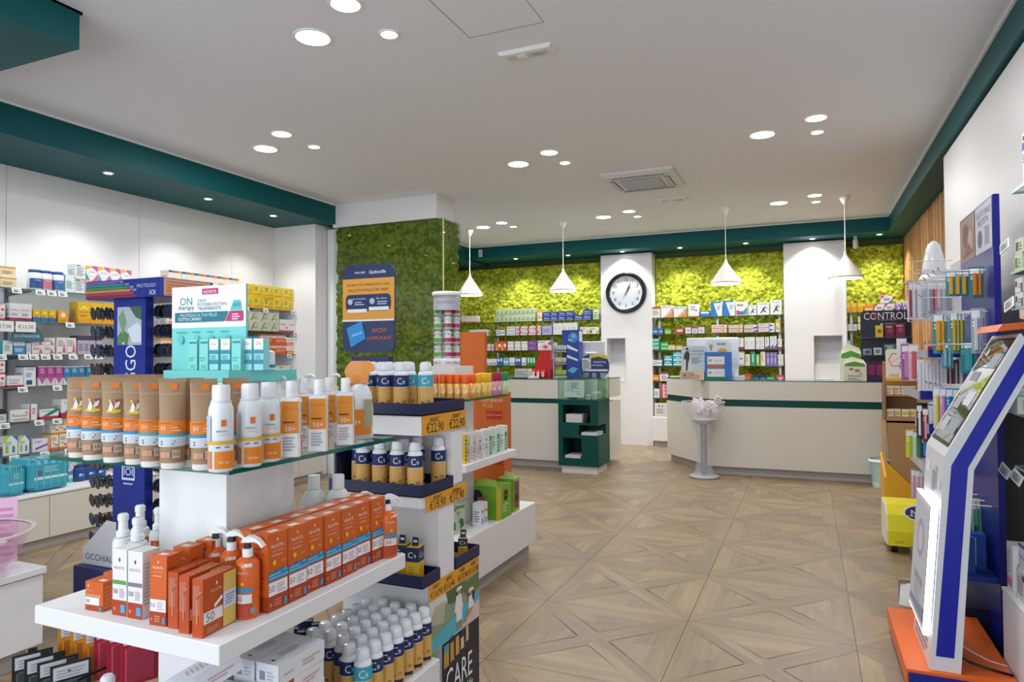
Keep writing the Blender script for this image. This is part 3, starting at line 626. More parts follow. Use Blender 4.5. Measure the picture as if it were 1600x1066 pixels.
d('grnye', 'white carton with lime and blue corners', 'dfe2dc', (p_, [(0, .6), (0, 1), (.5, 1)], 'b8c83c'), (p_, [(.6, 1), (1, 1), (1, .7)], '3b6fae'), (r_, .12, .12, .36, .5, '9fb84a'), (r_, .62, .12, .8, .46, '3f79b8'), (L_, .1, .55, .8, .75, 2, '8c9484'))
d('purbar', 'white carton with purple bar', 'dddbe2', (p_, [(.15, .12), (.15, .28), (.92, .62), (.92, .46)], '7a4bb0'), (L_, .1, .7, .6, .88, 2, 'b06a94'), (r_, .85, 0, 1, 1, 'e0915a'))
d('orsm', 'white carton with small orange sun', 'e0d8cc', (o_, .35, .42, .16, 'e2902c'), (L_, .1, .62, .85, .88, 2, '94805c'), (r_, 0, 0, 1, .14, 'd97b22'), (r_, .55, .25, .9, .34, 'b0532c'))
d('palegr', 'pale green carton', 'c8d4b8', (r_, 0, 0, 1, .5, 'b0c49c'), (L_, .2, .2, .8, .8, 3, '5d7a5a'))
d('navyc', 'navy carton with white print', '27408e', (t_, 'Aboca', .5, .58, .7, 'e3e8f6'), (r_, .06, .1, .94, .16, 'c6cee6'))
d('redfl', 'white carton with red flash', 'e4e2e4', (p_, [(.3, 0), (.55, 0), (.7, 1), (.45, 1)], 'cf3a50'), (L_, .05, .3, .35, .7, 3, '5f6070'), (r_, .72, .3, .95, .6, 'd8868c'))
d('whblu', 'white carton with blue streak', 'dfe3ea', (p_, [(0, .2), (1, .5), (1, .62), (0, .35)], '4a74b8'), (L_, .1, .65, .8, .85, 2, '4d5f86'))
d('whbk', 'white carton with black lettering', 'e6e6e4', (t_, 'MAALOX', .55, .5, .8, '26262a'), (r_, 0, .02, .1, 1, '3c3c40'))
d('lilac', 'lilac carton', 'b8aede', (L_, .1, .25, .9, .75, 3, '7f74b4'))
d('whtall', 'tall plain white carton', 'e2e4e4', (r_, .15, .2, .85, .24, 'b2b8b8'), (L_, .25, .4, .75, .7, 3, 'a6acae'))
d('whyel', 'white carton with yellow side', 'e2e0d6', (r_, .7, 0, 1, .6, 'd9c03c'), (r_, .05, .1, .3, .55, '3e6cb0'), (L_, .1, .65, .9, .85, 2, '76726a'))
d('orrw', 'red and orange carton', 'd84a34', (p_, [(0, 0), (.5, 0), (0, 1)], 'e9a43a'), (r_, .5, .35, .95, .7, 'ece4e0'))
d('purp', 'purple carton', '7b4a98', (L_, .1, .3, .9, .7, 3, 'b394c8'))
d('purwh', 'white carton with purple corner', 'e2dde4', (p_, [(.5, 0), (1, 0), (1, 1)], '9a4a94'), (L_, .06, .55, .6, .85, 2, '7a6c84'))
d('pinkr', 'pink red carton', 'cf5a72', (r_, .3, 0, .5, 1, 'eccfd4'), (L_, .55, .3, .95, .7, 3, 'f0dde0'))
d('bluish', 'slim blue box', '2e6cb4', (r_, .1, .5, .9, .85, 'd6e2ee'))
d('greeni', 'slim green box', '2f8c4c', (r_, .2, .3, .8, .9, 'cfe6d2'))
d('skyi', 'slim sky blue box', '79b4d0', (r_, .1, .3, .9, .6, 'e4f0f4'))
d('whslim', 'slim white box', 'dfe4e4', (r_, .15, .15, .85, .35, '4d8fb4'))
d('swoosh', 'white carton with orange swoosh', 'e6e2dc', (p_, [(.3, 0), (1, 0), (1, .75), (.8, .35)], 'dd8a3c'), (t_, 'RELAXY', .5, .86, .8, 'a04438'), (p_, [(.15, 0), (.3, 0), (.8, .4), (1, .85), (1, .76)], 'c9c4be'))
d('redtop', 'white carton with red top', 'dedad6', (r_, 0, .82, 1, 1, 'b5483c'), (L_, .15, .3, .85, .7, 4, '8f8a88'))
d('whdot', 'white carton with orange foot', 'e6e6e4', (L_, .2, .7, .8, .86, 2, '5b607c'), (o_, .75, .5, .07, '33478a'), (r_, 0, 0, 1, .08, 'dd8a50'), (r_, .2, .55, .7, .6, '8a4460'))
d('bludiag', 'blue and white diagonal carton', 'e3e8ee', (p_, [(0, 0), (.62, 0), (.2, 1), (0, 1)], '2478c4'), (r_, 0, .9, .9, 1, '2478c4'), (L_, .55, .45, .92, .75, 4, '8a9cb8'))
d('multi', 'white carton with multicoloured triangles', 'e6e6e6', (p_, [(.05, .05), (.4, .3), (.05, .4)], 'c9386c'), (p_, [(.3, .05), (.95, .6), (.95, .05)], '3f9f86'), (p_, [(.05, .05), (.5, .35), (.7, .05)], '6a58b4'), (L_, .1, .68, .9, .85, 2, '73707c'))
d('runner', 'white carton with running figure print', 'e2e4e8', (p_, [(.45, .45), (.6, .62), (.66, .58), (.58, .4), (.75, .25), (.68, .2), (.5, .32), (.3, .12), (.24, .16)], '2c3040'), (o_, .68, .68, .05, '2c3040'), (p_, [(.35, .5), (.55, .6), (.85, .55), (.85, .5), (.56, .54)], '2c3040'), (t_, 'PHYSIO', .55, .86, .7, '7c84a0'))
d('blubag', 'blue small carton', '2d68ae', (o_, .3, .5, .16, '88b0d8'), (r_, .5, .3, .9, .6, 'cadbee'))
d('lime', 'lime green small carton', '8fb83c', (L_, .1, .3, .9, .6, 2, 'e6eecf'))
d('redsm', 'small red and white carton', 'c23a34', (r_, .3, .4, .95, .8, 'e9dcd8'))
d('whcir', 'white carton with dark red circle', 'e4e0e0', (r_, 0, .8, 1, 1, '9c3c5c'), (o_, .5, .38, .24, 'a8445e'), (o_, .5, .38, .14, 'e4d8dc'))
d('orstr', 'white carton with orange stripe', 'e6e0da', (r_, 0, 0, 1, .2, 'd8784a'), (o_, .78, .62, .1, 'e09a4c', .7), (t_, 'FLECTOR', .38, .58, .6, 'a03c34'))
d('purstr', 'white carton with violet and orange stripe', 'e2e2e2', (r_, 0, 0, .6, .16, 'd8784a'), (p_, [(.6, 0), (1, .1), (1, .7), (.75, .4)], '7a4c98'), (t_, 'DIPROS', .38, .62, .6, '6c6c74'))
d('bluar', 'white carton with blue arrow', 'e4e4e8', (r_, 0, 0, .7, .14, 'c65c46'), (p_, [(.55, .1), (.95, .5), (.55, .9), (.7, .5)], '2f50a0'), (t_, 'KRIOS', .3, .62, .45, '57607c'))
d('green3', 'green teal carton', '2b9c7c', (r_, .1, .55, .9, .8, 'cfe8e0'), (L_, .1, .2, .9, .4, 2, 'bfe4d6'))
d('grn2', 'bright green carton', '3fae5c', (r_, .1, .3, .9, .5, 'dff0e2'))
d('yewh', 'small yellow topped carton', 'e3dcc0', (r_, 0, .7, 1, 1, 'd9b23c'), (L_, .15, .2, .85, .5, 2, 'b0643c'))
d('redtall', 'tall white carton with dark red foot', 'e4e0e0', (r_, 0, 0, 1, .2, 'a02c4c'), (r_, .2, .4, .35, .85, '8a8890'))
d('pubase', 'tall white carton with coloured foot', 'e0e0e4', (p_, [(0, 0), (1, 0), (1, .3), (0, .12)], '8a4c8c'), (r_, .3, .4, .45, .88, '9aa0ac'))
d('blbase', 'tall white carton with blue foot', 'e0e4e8', (p_, [(0, 0), (1, 0), (1, .38), (0, .1)], '3a78ac'), (p_, [(0, 0), (1, 0), (1, .14)], 'b0446c'), (r_, .3, .45, .45, .88, '9aa0ac'))
d('tealbx', 'teal and white carton', '3c9fb4', (r_, .05, .1, .95, .35, 'e0eef0'), (p_, [(.1, .5), (.5, .9), (.9, .5), (.6, .6)], 'bfe0e8'))
d('cream2', 'tall cream carton', 'e0dcc4', (r_, .2, .3, .4, .8, '9c9878'))
d('greent', 'tall green carton', '2ea88a', (r_, .3, .25, .6, .8, 'b6e4d6'))
d('greenl', 'tall light green carton', '7cc454', (r_, .3, .25, .6, .8, 'dcf0cc'))
d('purye', 'tall purple carton with yellow dot', '7f78c4', (o_, .5, .82, .22, 'e3b838'), (r_, .3, .2, .6, .6, 'c8c4ec'))
d('whbk2', 'white carton with black oval', 'dcdcdc', (o_, .5, .5, .22, '3c3c44', .5), (r_, .1, .05, .9, .1, '8c8c90'))
d('orange', 'plain orange carton', 'df8a2c', (r_, .1, .3, .9, .5, 'f0d2a0'))
d('redor2', 'red orange carton', 'c8502c', (L_, .1, .3, .9, .6, 2, 'eab894'))
d('navyb', 'navy blue carton', '24336e', (r_, .1, .4, .9, .6, '6c80bc'))
d('pinkb', 'hot pink carton', 'd43c78', (r_, .2, .3, .9, .7, 'f0b8cc'))
d('pinkteal', 'white carton with pink and teal diagonals', 'e8e2ea', (p_, [(0, 1), (.4, 1), (0, .5)], 'd23c8c'), (p_, [(.6, 0), (1, 0), (1, .5)], '2b8f9c'), (L_, .25, .35, .85, .7, 3, '6c7cae'))
d('bluepk', 'pink and blue pointed carton', 'dfe0ee', (p_, [(0, 0), (.5, 0), (.1, 1), (0, 1)], 'c85ca8'), (p_, [(.5, 0), (1, 0), (1, .8)], '2b62b8'), (p_, [(.3, .4), (.6, .9), (.8, .5)], '3c8cc8'))
d('tealsub', 'mint green slim carton', '7cc8c4', (r_, .08, .86, .92, .9, '2b6c7c'), (L_, .3, .1, .7, .2, 2, '4c9c9c'))

CARD_R = .42
def carton(w_, dp, h, key, design=None, base=None, side=True):
    def f():
        desc, bs, items = D[key] if key in D else (None, base, design)
        mb = MB(); mb.box(-w_/2, w_/2, 0, dp, 0, h, M(bs, CARD_R), 0)
        fr = [x for x in items]
        mb.draw(flat((0, 0, 0), (1, 0, 0), (0, 0, 1)), w_, h, fr)
        if side:
            s_ = [x for x in items if x[0] == 'r' and x[1] <= .01 and x[3] >= .99]+[('L', .15, .2, .85, .7, 5, '8a8a8c')]
            mb.draw(flat((w_/2, dp/2, 0), (0, 1, 0), (0, 0, 1)), dp, h, s_)
            mb.draw(flat((-w_/2, dp/2, 0), (0, -1, 0), (0, 0, 1)), dp, h, s_)
        return mb.mesh('carton')
    return proto(('carton', round(w_, 3), round(dp, 3), round(h, 3), key), f)
def wallrow(wall, z, place, entries):
    """entries: u0, u1, count, stack, photo height, design[, depth]"""
    for e in entries:
        u0, u1, n, st, vh, key = e[:6]; dp = e[6] if len(e) > 6 else .11
        if wall == 'L': a, c = onx(u0, 540, -5.625), onx(u1, 540, -5.625); L0, L1 = a.y, c.y
        else: a, c = ony(u0, 540, 10.5), ony(u1, 540, 10.5); L0, L1 = a.x, c.x
        mid = (a+c)/2-EYE; dep = mid.x*-.397+mid.y*.918; h = vh*dep/FPX/st; wd = (L1-L0)/n
        for j in range(n):
            for q in range(st):
                q0 = L0+wd*(j+.5)+random.uniform(-.002, .002); ww = round(wd-.004, 3); jj = random.uniform(0, .012)
                me = carton(ww, dp, round(h-.001, 3), key); dd = D[key][0]
                if st == 2: dd = ('lower ', 'upper ')[q]+dd
                if st == 3: dd = ('bottom ', 'middle ', 'upper ')[q]+dd
                zz = z+.0008+q*h
                if wall == 'L': o = thing('medicine_carton', 'box', me, (-5.625-jj, q0, zz), RD(90), dd, place)
                else: o = thing('medicine_carton', 'box', me, (q0, 10.5+jj, zz), 0, dd, place)
LP = lambda i: 'left wall %s shelf' % SHN[i]
wallrow('L', LZ[0], LP(0), [(0, 25, 1, 2, 34, 'cream'), (97, 117, 1, 1, 28, 'tealw'), (117, 133, 1, 2, 46, 'whtxt'), (134, 206, 4, 2, 44, 'rainb'), (263, 374, 6, 2, 46, 'rbwhite'), (379, 459, 5, 2, 36, 'yellow')])
wallrow('L', LZ[1], LP(1), [(0, 9, 1, 1, 24, 'redw'), (15, 50, 2, 1, 27, 'whmag'), (52, 88, 3, 1, 19, 'yelblu'), (91, 106, 1, 1, 19, 'orayel'), (121, 178, 3, 1, 33, 'yeltall'), (262, 286, 1, 1, 18, 'rbwhite'), (375, 389, 1, 1, 18, 'rbwhite'), (390, 436, 3, 2, 29, 'grwh'), (437, 464, 2, 1, 19, 'whred')])
wallrow('L', LZ[2], LP(2), [(0, 21, 1, 1, 22, 'tealw'), (22, 40, 1, 1, 23, 'bluewh'), (42, 49, 1, 1, 18, 'whtxt'), (50, 87, 2, 2, 26, 'whpink'), (89, 120, 2, 1, 26, 'whpink'), (122, 160, 4, 1, 29, 'purpl'), (252, 285, 2, 1, 24, 'orrow'), (374, 388, 1, 1, 26, 'dkblue'), (389, 405, 1, 1, 28, 'bluewh'), (409, 447, 2, 2, 31, 'redor'), (448, 463, 1, 2, 26, 'orwh')])
wallrow('L', LZ[3], LP(3), [(0, 10, 1, 2, 42, 'redw'), (12, 38, 1, 1, 18, 'whmag'), (39, 58, 1, 1, 32, 'whnavy'), (61, 99, 3, 1, 30, 'magen'), (100, 158, 5, 1, 28, 'bluzig'), (158, 176, 2, 1, 20, 'tealw'), (250, 290, 3, 1, 16, 'orrow2'), (430, 464, 2, 1, 16, 'grwh')])
wallrow('L', LZ[4], LP(4), [(0, 13, 1, 1, 22, 'darkj'), (17, 47, 1, 1, 18, 'whblk'), (48, 60, 1, 1, 25, 'whred2'), (64, 94, 1, 1, 15, 'tealred'), (97, 132, 1, 1, 28, 'tealred')])
wallrow('L', LZ[5], LP(5), [(0, 3, 1, 1, 14, 'purp'), (8, 31, 1, 1, 30, 'grnye'), (31, 48, 1, 1, 28, 'grnye'), (53, 81, 1, 1, 20, 'purbar'), (82, 118, 3, 2, 46, 'orsm')])
BP = lambda b_, i: 'back wall %s bay, %s shelf' % (BN[b_], SHN[i])
wallrow('B', BZ[0][0], BP(0, 0), [(721, 746, 4, 1, 11, 'orstr'), (775, 836, 9, 2, 20, 'palegr'), (840, 847, 1, 1, 19, 'yewh'), (848, 896, 4, 2, 14, 'navyc'), (897, 911, 1, 1, 8, 'navyc'), (911, 924, 1, 2, 16, 'navyc'), (927, 936, 1, 1, 16, 'palegr')])
wallrow('B', BZ[0][1], BP(0, 1), [(733, 762, 5, 1, 10, 'whtall'), (775, 789, 1, 1, 9, 'whblu'), (790, 805, 1, 3, 14, 'whbk'), (806, 845, 3, 2, 14, 'redfl'), (847, 862, 1, 1, 14, 'lilac'), (864, 902, 5, 1, 18, 'whtall'), (906, 936, 2, 1, 11, 'whyel')])
wallrow('B', BZ[0][2], BP(0, 2), [(757, 771, 2, 1, 10, 'redfl'), (774, 791, 2, 1, 15, 'orrw'), (792, 824, 3, 2, 14, 'whbk'), (825, 839, 1, 2, 15, 'purp'), (840, 862, 1, 2, 15, 'purwh'), (904, 925, 3, 1, 10, 'pinkr')])
wallrow('B', BZ[0][3], BP(0, 3), [(758, 776, 3, 1, 10, 'whslim'), (777, 785, 2, 1, 12, 'bluish'), (786, 794, 2, 1, 12, 'skyi'), (795, 804, 2, 1, 12, 'whslim'), (805, 813, 2, 1, 12, 'bluish'), (814, 822, 2, 1, 12, 'whslim'), (823, 836, 3, 1, 13, 'greeni')])
wallrow('B', BZ[1][0], BP(1, 0), [(1018, 1032, 1, 1, 17, 'redtop'), (1033, 1052, 1, 1, 19, 'swoosh'), (1053, 1073, 1, 1, 17, 'swoosh'), (1076, 1093, 1, 1, 20, 'whdot'), (1094, 1110, 1, 1, 9, 'bluish'), (1111, 1129, 1, 1, 23, 'bludiag'), (1130, 1149, 1, 1, 24, 'bludiag'), (1150, 1169, 1, 1, 22, 'multi'), (1170, 1183, 1, 1, 16, 'runner'), (1184, 1203, 1, 1, 20, 'runner'), (1204, 1222, 1, 1, 23, 'runner')])
wallrow('B', BZ[1][1], BP(1, 1), [(1019, 1036, 2, 1, 9, 'blubag'), (1039, 1049, 1, 1, 7, 'lime'), (1054, 1068, 1, 1, 8, 'redsm'), (1071, 1080, 1, 1, 12, 'whcir'), (1081, 1090, 1, 1, 10, 'whcir'), (1091, 1101, 1, 1, 12, 'whcir'), (1112, 1136, 1, 2, 13, 'orstr'), (1139, 1161, 1, 2, 12, 'orstr'), (1163, 1184, 1, 2, 12, 'purstr'), (1185, 1211, 1, 2, 14, 'bluar'), (1212, 1219, 1, 1, 20, 'yewh')])
wallrow('B', BZ[1][2], BP(1, 2), [(1018, 1031, 1, 3, 18, 'green3'), (1032, 1044, 1, 2, 12, 'grn2'), (1044, 1055, 1, 1, 8, 'yewh'), (1056, 1066, 1, 1, 7, 'yewh'), (1141, 1162, 3, 1, 18, 'redtall'), (1163, 1180, 2, 1, 19, 'whtall'), (1181, 1194, 2, 1, 19, 'whtall'), (1195, 1202, 1, 1, 19, 'pubase'), (1203, 1214, 2, 1, 20, 'blbase'), (1215, 1222, 1, 1, 16, 'redtall')])
wallrow('B', BZ[1][3], BP(1, 3), [(1019, 1034, 1, 1, 9, 'whblu'), (1037, 1050, 1, 2, 16, 'tealbx'), (1051, 1067, 1, 3, 22, 'tealbx'), (1152, 1163, 1, 1, 22, 'whbk2'), (1164, 1172, 1, 1, 18, 'cream2'), (1173, 1180, 1, 1, 22, 'greent'), (1181, 1187, 1, 1, 18, 'greenl'), (1188, 1196, 1, 1, 22, 'cream2'), (1197, 1214, 3, 1, 21, 'purye'), (1215, 1224, 2, 1, 18, 'whbk2')])
wallrow('B', BZ[1][4], BP(1, 4), [(1019, 1029, 1, 1, 9, 'orange'), (1030, 1044, 1, 1, 13, 'whcir'), (1046, 1066, 2, 1, 8, 'palegr'), (1152, 1158, 1, 1, 6, 'bluish'), (1159, 1173, 1, 1, 12, 'redor2'), (1176, 1196, 2, 1, 10, 'navyb'), (1197, 1210, 1, 1, 7, 'green3'), (1212, 1224, 1, 1, 10, 'pinkb')])
wallrow('B', BZ[1][5], BP(1, 5), [(1018, 1030, 1, 1, 14, 'tealw'), (1031, 1044, 1, 4, 22, 'pinkr')])
wallrow('B', BZ[2][0], BP(2, 0), [(1321, 1350, 3, 1, 15, 'yeltall'), (1351, 1366, 1, 1, 11, 'orange'), (1367, 1399, 2, 1, 12, 'pinkteal'), (1400, 1420, 2, 1, 15, 'bluepk')])
wallrow('B', BZ[2][1], BP(2, 1), [(1321, 1340, 2, 1, 10, 'whtxt'), (1341, 1360, 1, 2, 22, 'orstr'), (1362, 1420, 3, 1, 16, 'orstr')])
wallrow('B', BZ[2][2], BP(2, 2), [(1321, 1330, 1, 1, 14, 'bluish'), (1395, 1425, 3, 1, 14, 'greent')])
a = ony(1383, 476, 10.5); thing('medicine_carton', 'box', carton(.14, .11, .1, 'pinkteal'), (a.x+.02, 10.505, BZ[2][0]+.118), 0, 'single white carton with pink diagonals stacked on top', BP(2, 0))
# cartons behind the open cupboard, lower middle bay
thing('framed_notice', 'notice', [('board', MB().box(-2.16, -1.96, 10.46, 10.475, .47, .66, 'd9d9d6', .003)), ('print', MB().draw(flat((-2.06, 10.46, .47), (1, 0, 0), (0, 0, 1)), .2, .19, [('L', .15, .15, .85, .6, 5, '8d8d8d'), ('o', .35, .78, .08, '6c8a6c'), ('o', .6, .76, .06, '4c4c54')]))], desc='small white notice board with tiny print', place='above the low cupboard')
# price tags on the left shelves
def tagmesh():
    b = MB(); b.box(-.036, .036, -.004, .0, -.022, .022, 'e8eaec', .002)
    b.draw(flat((0, -.004, -.022), (1, 0, 0), (0, 0, 1)), .072, .044, [('r', .1, .15, .9, .85, 'b9bcbc'), ('L', .16, .45, .8, .78, 2, '55585c'), ('r', .16, .2, .6, .38, '2e3034')]); return b.mesh('tag')
TG = proto('tag', tagmesh)
for i, us in enumerate([(25, 62, 80, 97, 385, 415, 458), (109, 276, 370, 462), (2, 36, 53, 71, 90, 114, 138, 154, 400, 452), (36, 90, 130, 285, 432, 463), (8, 62, 90), (24, 71, 109), ()]):
    for u in us:
        p = onx(u, 540, -5.59); thing('price_tag', 'price tag', TG, (-5.588, p.y, LZ[i]-.022), 0, 'small tilted white price tag', 'under the left wall\'s %s shelf' % SHN[i], rot=(RD(-18), 0, RD(90)))
for u, s_ in ((5, '€17,00'), (40, '€13,50')):
    b = MB(); b.box(-.075, .075, -.004, 0, -.04, .04, 'e4e5e4', .002); b.draw(flat((0, -.004, -.04), (1, 0, 0), (0, 0, 1)), .15, .08, [('t', s_, .5, .5, .75, '3c3c40')])
    p = onx(u, 510, -5.58); thing('price_card', 'price tag', b, (-5.58, p.y, LZ[1]-.05), RD(90), 'large white price card', 'under the left wall\'s second shelf')
# jars with blue caps, wrapped packs, round sign
def jar(bc, cc, r, h, lab):
    a = MB().lathe([(r*.9, 0), (r, .006), (r, h*.78), (r*.93, h*.84), (r*.8, h*.85)], M(bc, .3), seg=20); c = MB().lathe([(r*.86, h*.85), (r*.88, h*.855), (r*.88, h*.985), (r*.8, h)], M(cc, .35), seg=20)
    l = MB().draw(cylf(r, h*.1), 2*pi*r, h*.62, lab, True); return [('body', a.mesh('body')), ('cap', c.mesh('cap')), ('printed_label', l.mesh('printed_label'))]
for u, cc in ((54, '27508c'), (70, 'c4708c'), (89, '3c6ca8')):
    p = onx(u, 440, -5.67); thing('vitamin_jar', 'jar', jar('dfe4ea', '244c94', .05, .165, [('r', .3, 0, .72, .75, cc), ('t', 'Omega', .5, .6, .14, 'e9edf2'), ('L', .4, .1, .6, .4, 3, 'dde3ea')]), (-5.67, p.y, LZ[0]), RD(90), 'white supplement jar with blue cap', 'on the left wall\'s top shelf')
sg = MB().prism([(.13*cos(pi*k_/14), .13*sin(pi*k_/14)*1.05) for k_ in range(15)], -.003, 0, '3a6478', 'y'); sg.draw(flat((0, -.003, 0), (1, 0, 0), (0, 0, 1)), .26, .136, [('t', 'CAMBIO', .5, .62, .5, 'c9d4da'), ('t', 'DI STAGIONE', .5, .32, .72, 'c9d4da')])
p = onx(38, 530, -5.64); thing('half_round_sign', 'sign', sg, (-5.605, p.y, LZ[2]+.10), RD(90), 'dark teal half-round card sign lettered CAMBIO DI STAGIONE', 'on the left wall\'s third shelf')
def pack(w_, dp, h, seed):
    b = MB(); rr = random.Random(seed); nx, nz = 9, 6
    for side in range(5):
        pass
    c = .035; b.box(-w_/2, w_/2, -dp/2, dp/2, 0, h, M('3ba3b8', .25, coat=.5), c)
    return b
for u0, u1, h in ((-14, 24, .21), (26, 92, .235)):
    p0, p1 = onx(u0, 745, -5.42), onx(u1, 745, -5.42); w_ = p1.y-p0.y
    pr = MB().draw(flat((0, -.1505, 0), (1, 0, 0), (0, 0, 1)), w_-.07, h, [('r', 0, .38, 1, .46, 'cfe4ea'), ('r', .1, .5, .22, .66, '6a5c9c'), ('L', .3, .6, .8, .8, 3, '9fd4de'), ('r', .02, .05, .98, .2, '2b8ca4')])
    tp = MB().draw(flat((0, -.12, h+.0005), (1, 0, 0), (0, 1, 0)), w_-.07, .25, [('r', .45, .3, .56, .6, 'e6e9ee'), ('r', .38, .3, .45, .6, '5c5c9c'), ('r', 0, 0, 1, .08, '5fc0cf')])
    rings = MB()
    for q in range(5): x = -w_/2+.05+q*(w_-.1)/4; rings.box(x-.003, x+.003, -.153, .15, .03, h+.002, M('66bccb', .25))
    thing('incontinence_pack', 'package', [('wrapped_bundle', pack(w_, .3, h, 1)), ('front_print', pr), ('top_print', tp), ('film_creases', rings)], (-5.42, (p0.y+p1.y)/2, .4055), RD(90), 'shiny teal plastic-wrapped pad bundle', 'on the wall cabinet')
p = onx(104, 745, -5.45); thing('medicine_carton', 'box', carton(.14, .2, .19, 'x1', [('r', 0, .0, 1, .16, '6cc0b8'), ('p', [(.1, .25), (.9, .35), (.8, .5), (.15, .4)], '5a8cb4'), ('L', .1, .6, .9, .9, 3, 'a6b4ba')], 'd9dede'), (-5.43, p.y, .4055), RD(90), 'white carton with teal base beside the wrapped bundles', 'on the low cabinet')
for u in (122, 138, 153):
    p = onx(u, 745, -5.45); thing('blue_tin', 'container', jar('24488c', '1c3468', .06, .13, [('o', .45, .5, .03, 'bcd0ee'), ('o', .5, .5, .02, '8fa8d8')]), (-5.45, p.y, .4055), RD(90), 'dark blue round tin', 'on the low cabinet behind the sunglasses stand')

# ------------------------------------------------------------------ bottles and tubes
def mesh_(b, n='m', sharp=40): return b.mesh(n, sharp)
def can_proto(top='1d2f63', spf='30'):
    def f():
        a = MB().lathe([(.024, 0), (.0265, .003), (.0265, .134), (.0255, .141), (.02, .149), (.0175, .151)], M('e9ebef', .3), seg=24)
        l = MB().draw(cylf(.0265), 2*pi*.0265, .15, [('r', 0, .63, 1, .90, top), ('r', 0, .03, 1, .615, 'd9aa5e'), ('t', 'C', .47, .765, .10, 'eef0f4', 0, 1.2), ('t', '9', .555, .735, .05, 'eef0f4'),
            ('L', .40, .36, .6, .58, 3, 'e8c79a'), ('t', spf, .56, .28, .07, '2a2a3c'), ('L', .40, .24, .5, .3, 1, '5c4630'), ('r', .37, .09, .63, .16, '1d2a50'), ('L', .05, .1, .25, .55, 7, 'c0934c'), ('L', .8, .1, .95, .55, 7, 'c0934c')], True)
        c = MB().lathe([(.0205, .1515), (.0208, .158), (.0195, .172), (.0165, .180), (.008, .182)], M('e6eaf0', .2, alpha=1, coat=.5), seg=20)
        return [('body', mesh_(a)), ('printed_label', l.mesh('label')), ('cap', mesh_(c))]
    return proto(('can', top, spf), f)
def place_can(x, y, z, pl, top='1d2f63', spf='30', desc='navy and gold sunscreen spray can', rz=None):
    thing('sunscreen_spray', 'bottle', can_proto(top, spf), (x, y, z), rz if rz is not None else RD(random.uniform(5, 45)), desc, pl)
def base(u, v, z, r=.026):
    p = onz(u, v, z); dd = Vector((p.x, p.y, 0)).normalized()*r; return p.x+dd.x, p.y+dd.y
def tube_proto(kind, H=.195, bodyc='9c7c5b', items=None, capc='e8e6e0', rx=.0255):
    def f():
        prof = [(0, rx, .024), (.16, rx*1.02, .0235), (.45, rx*1.05, .018), (.75, rx*1.08, .0095), (.93, rx*1.1, .003), (1.0, rx*1.11, .0016)]
        z0 = .014
        def at_(b_):
            t = min(max(b_/(H-z0), 0), 1)
            for (t0, a0, c0), (t1, a1, c1) in zip(prof[:-1], prof[1:]):
                if t <= t1: q = (t-t0)/(t1-t0); return a0+(a1-a0)*q, c0+(c1-c0)*q
            return prof[-1][1:]
        seg = 28; b = MB(); rings = []; zs = []
        for i in range(15):
            t = i/14; a_, c_ = at_(t*(H-z0)); rings.append([(a_*cos(2*pi*j/seg), c_*sin(2*pi*j/seg)) for j in range(seg)]); zs.append(z0+t*(H-z0))
        b.stack(rings, zs, M(bodyc, .42), True)
        W = 2*pi*rx
        def sf_(a, bb, k):
            a_, c_ = at_(bb); t = -pi/2+a/W*2*pi; return Vector(((a_+k+.0008)*cos(t), (c_+k+.0008)*sin(t), z0+bb))
        l = MB().draw(sf_, W, H-z0, items, 2)
        c = MB().lathe([(.022, 0), (.0235, .002), (.0235, .0135)], M(capc, .35), seg=24, sy=.86)
        return [('tube', mesh_(b)), ('printed_label', l.mesh('label')), ('cap', mesh_(c)), ('crimped_end', MB().box(-rx*1.11, rx*1.11, -.0012, .0012, H-.001, H+.007, M(bodyc, .5)).mesh('crimp'))]
    return proto(('tube', kind), f)
TB = [('r', 0, .36, 1, .52, 'd9781e'), ('r', 0, .315, 1, .355, '3f7fae'), ('r', 0, .30, 1, .315, 'bfe3f4'), ('r', 0, .2, 1, .30, 'c3c9d2'), ('r', .48, .9, .56, .975, 'd9741c'),
      ('t', 'LA ROCHE-POSAY', .5, .85, .3, 'c9b39a'), ('t', 'ANTHELIOS', .42, .49, .16, 'a4380c'), ('t', '50', .41, .43, .07, 'f2dcc8'), ('L', .5, .39, .62, .46, 2, 'e8b07c'), ('L', .38, .225, .6, .29, 2, '4c5868'), ('r', .52, .06, .62, .16, 'b8aca0'), ('t', '50', .57, .11, .07, '7a6654'), ('r', .38, .07, .5, .14, 'c3937a')]
TK = TB+[('o', .5, .60, .095, 'd8b524', .32), ('p', [(.44, .6), (.47, .74), (.5, .66), (.49, .6)], 'ece6da'), ('o', .46, .74, .018, 'e3b83a'), ('p', [(.5, .62), (.52, .7), (.58, .74), (.56, .66)], 'ddd2c8'), ('r', .52, .725, .58, .75, '8c2f28')]
TT = [(x[0],)+x[1:5]+('4f9fa8',) if x == ('r', 0, .315, 1, .355, '3f7fae') else x for x in TB]
PL1 = 'on the near island glass shelf'
for (u, v, k) in ((124, 716, 'kid'), (147, 720, 'kid'), (179, 724, 'kid'), (213, 727, 'kid'), (238, 731, 'plain'), (269, 734, 'plain'), (297, 729, 'plain'), (318, 736, 'plain2'), (368, 730, 'plain')):
    x, y = base(u, v, 1.15, .024)
    thing('lotion_tube', 'tube', tube_proto(k, items={'kid': TK, 'plain': TT, 'plain2': TB}[k]), (x, y, 1.1505), RD(random.uniform(38, 50) if u < 290 else 46), {'kid': 'brown tube with yellow beach drawing', 'plain': 'brown lotion tube with teal stripe', 'plain2': 'brown lotion tube with blue stripe'}[k], PL1)
rr = random.Random(3)
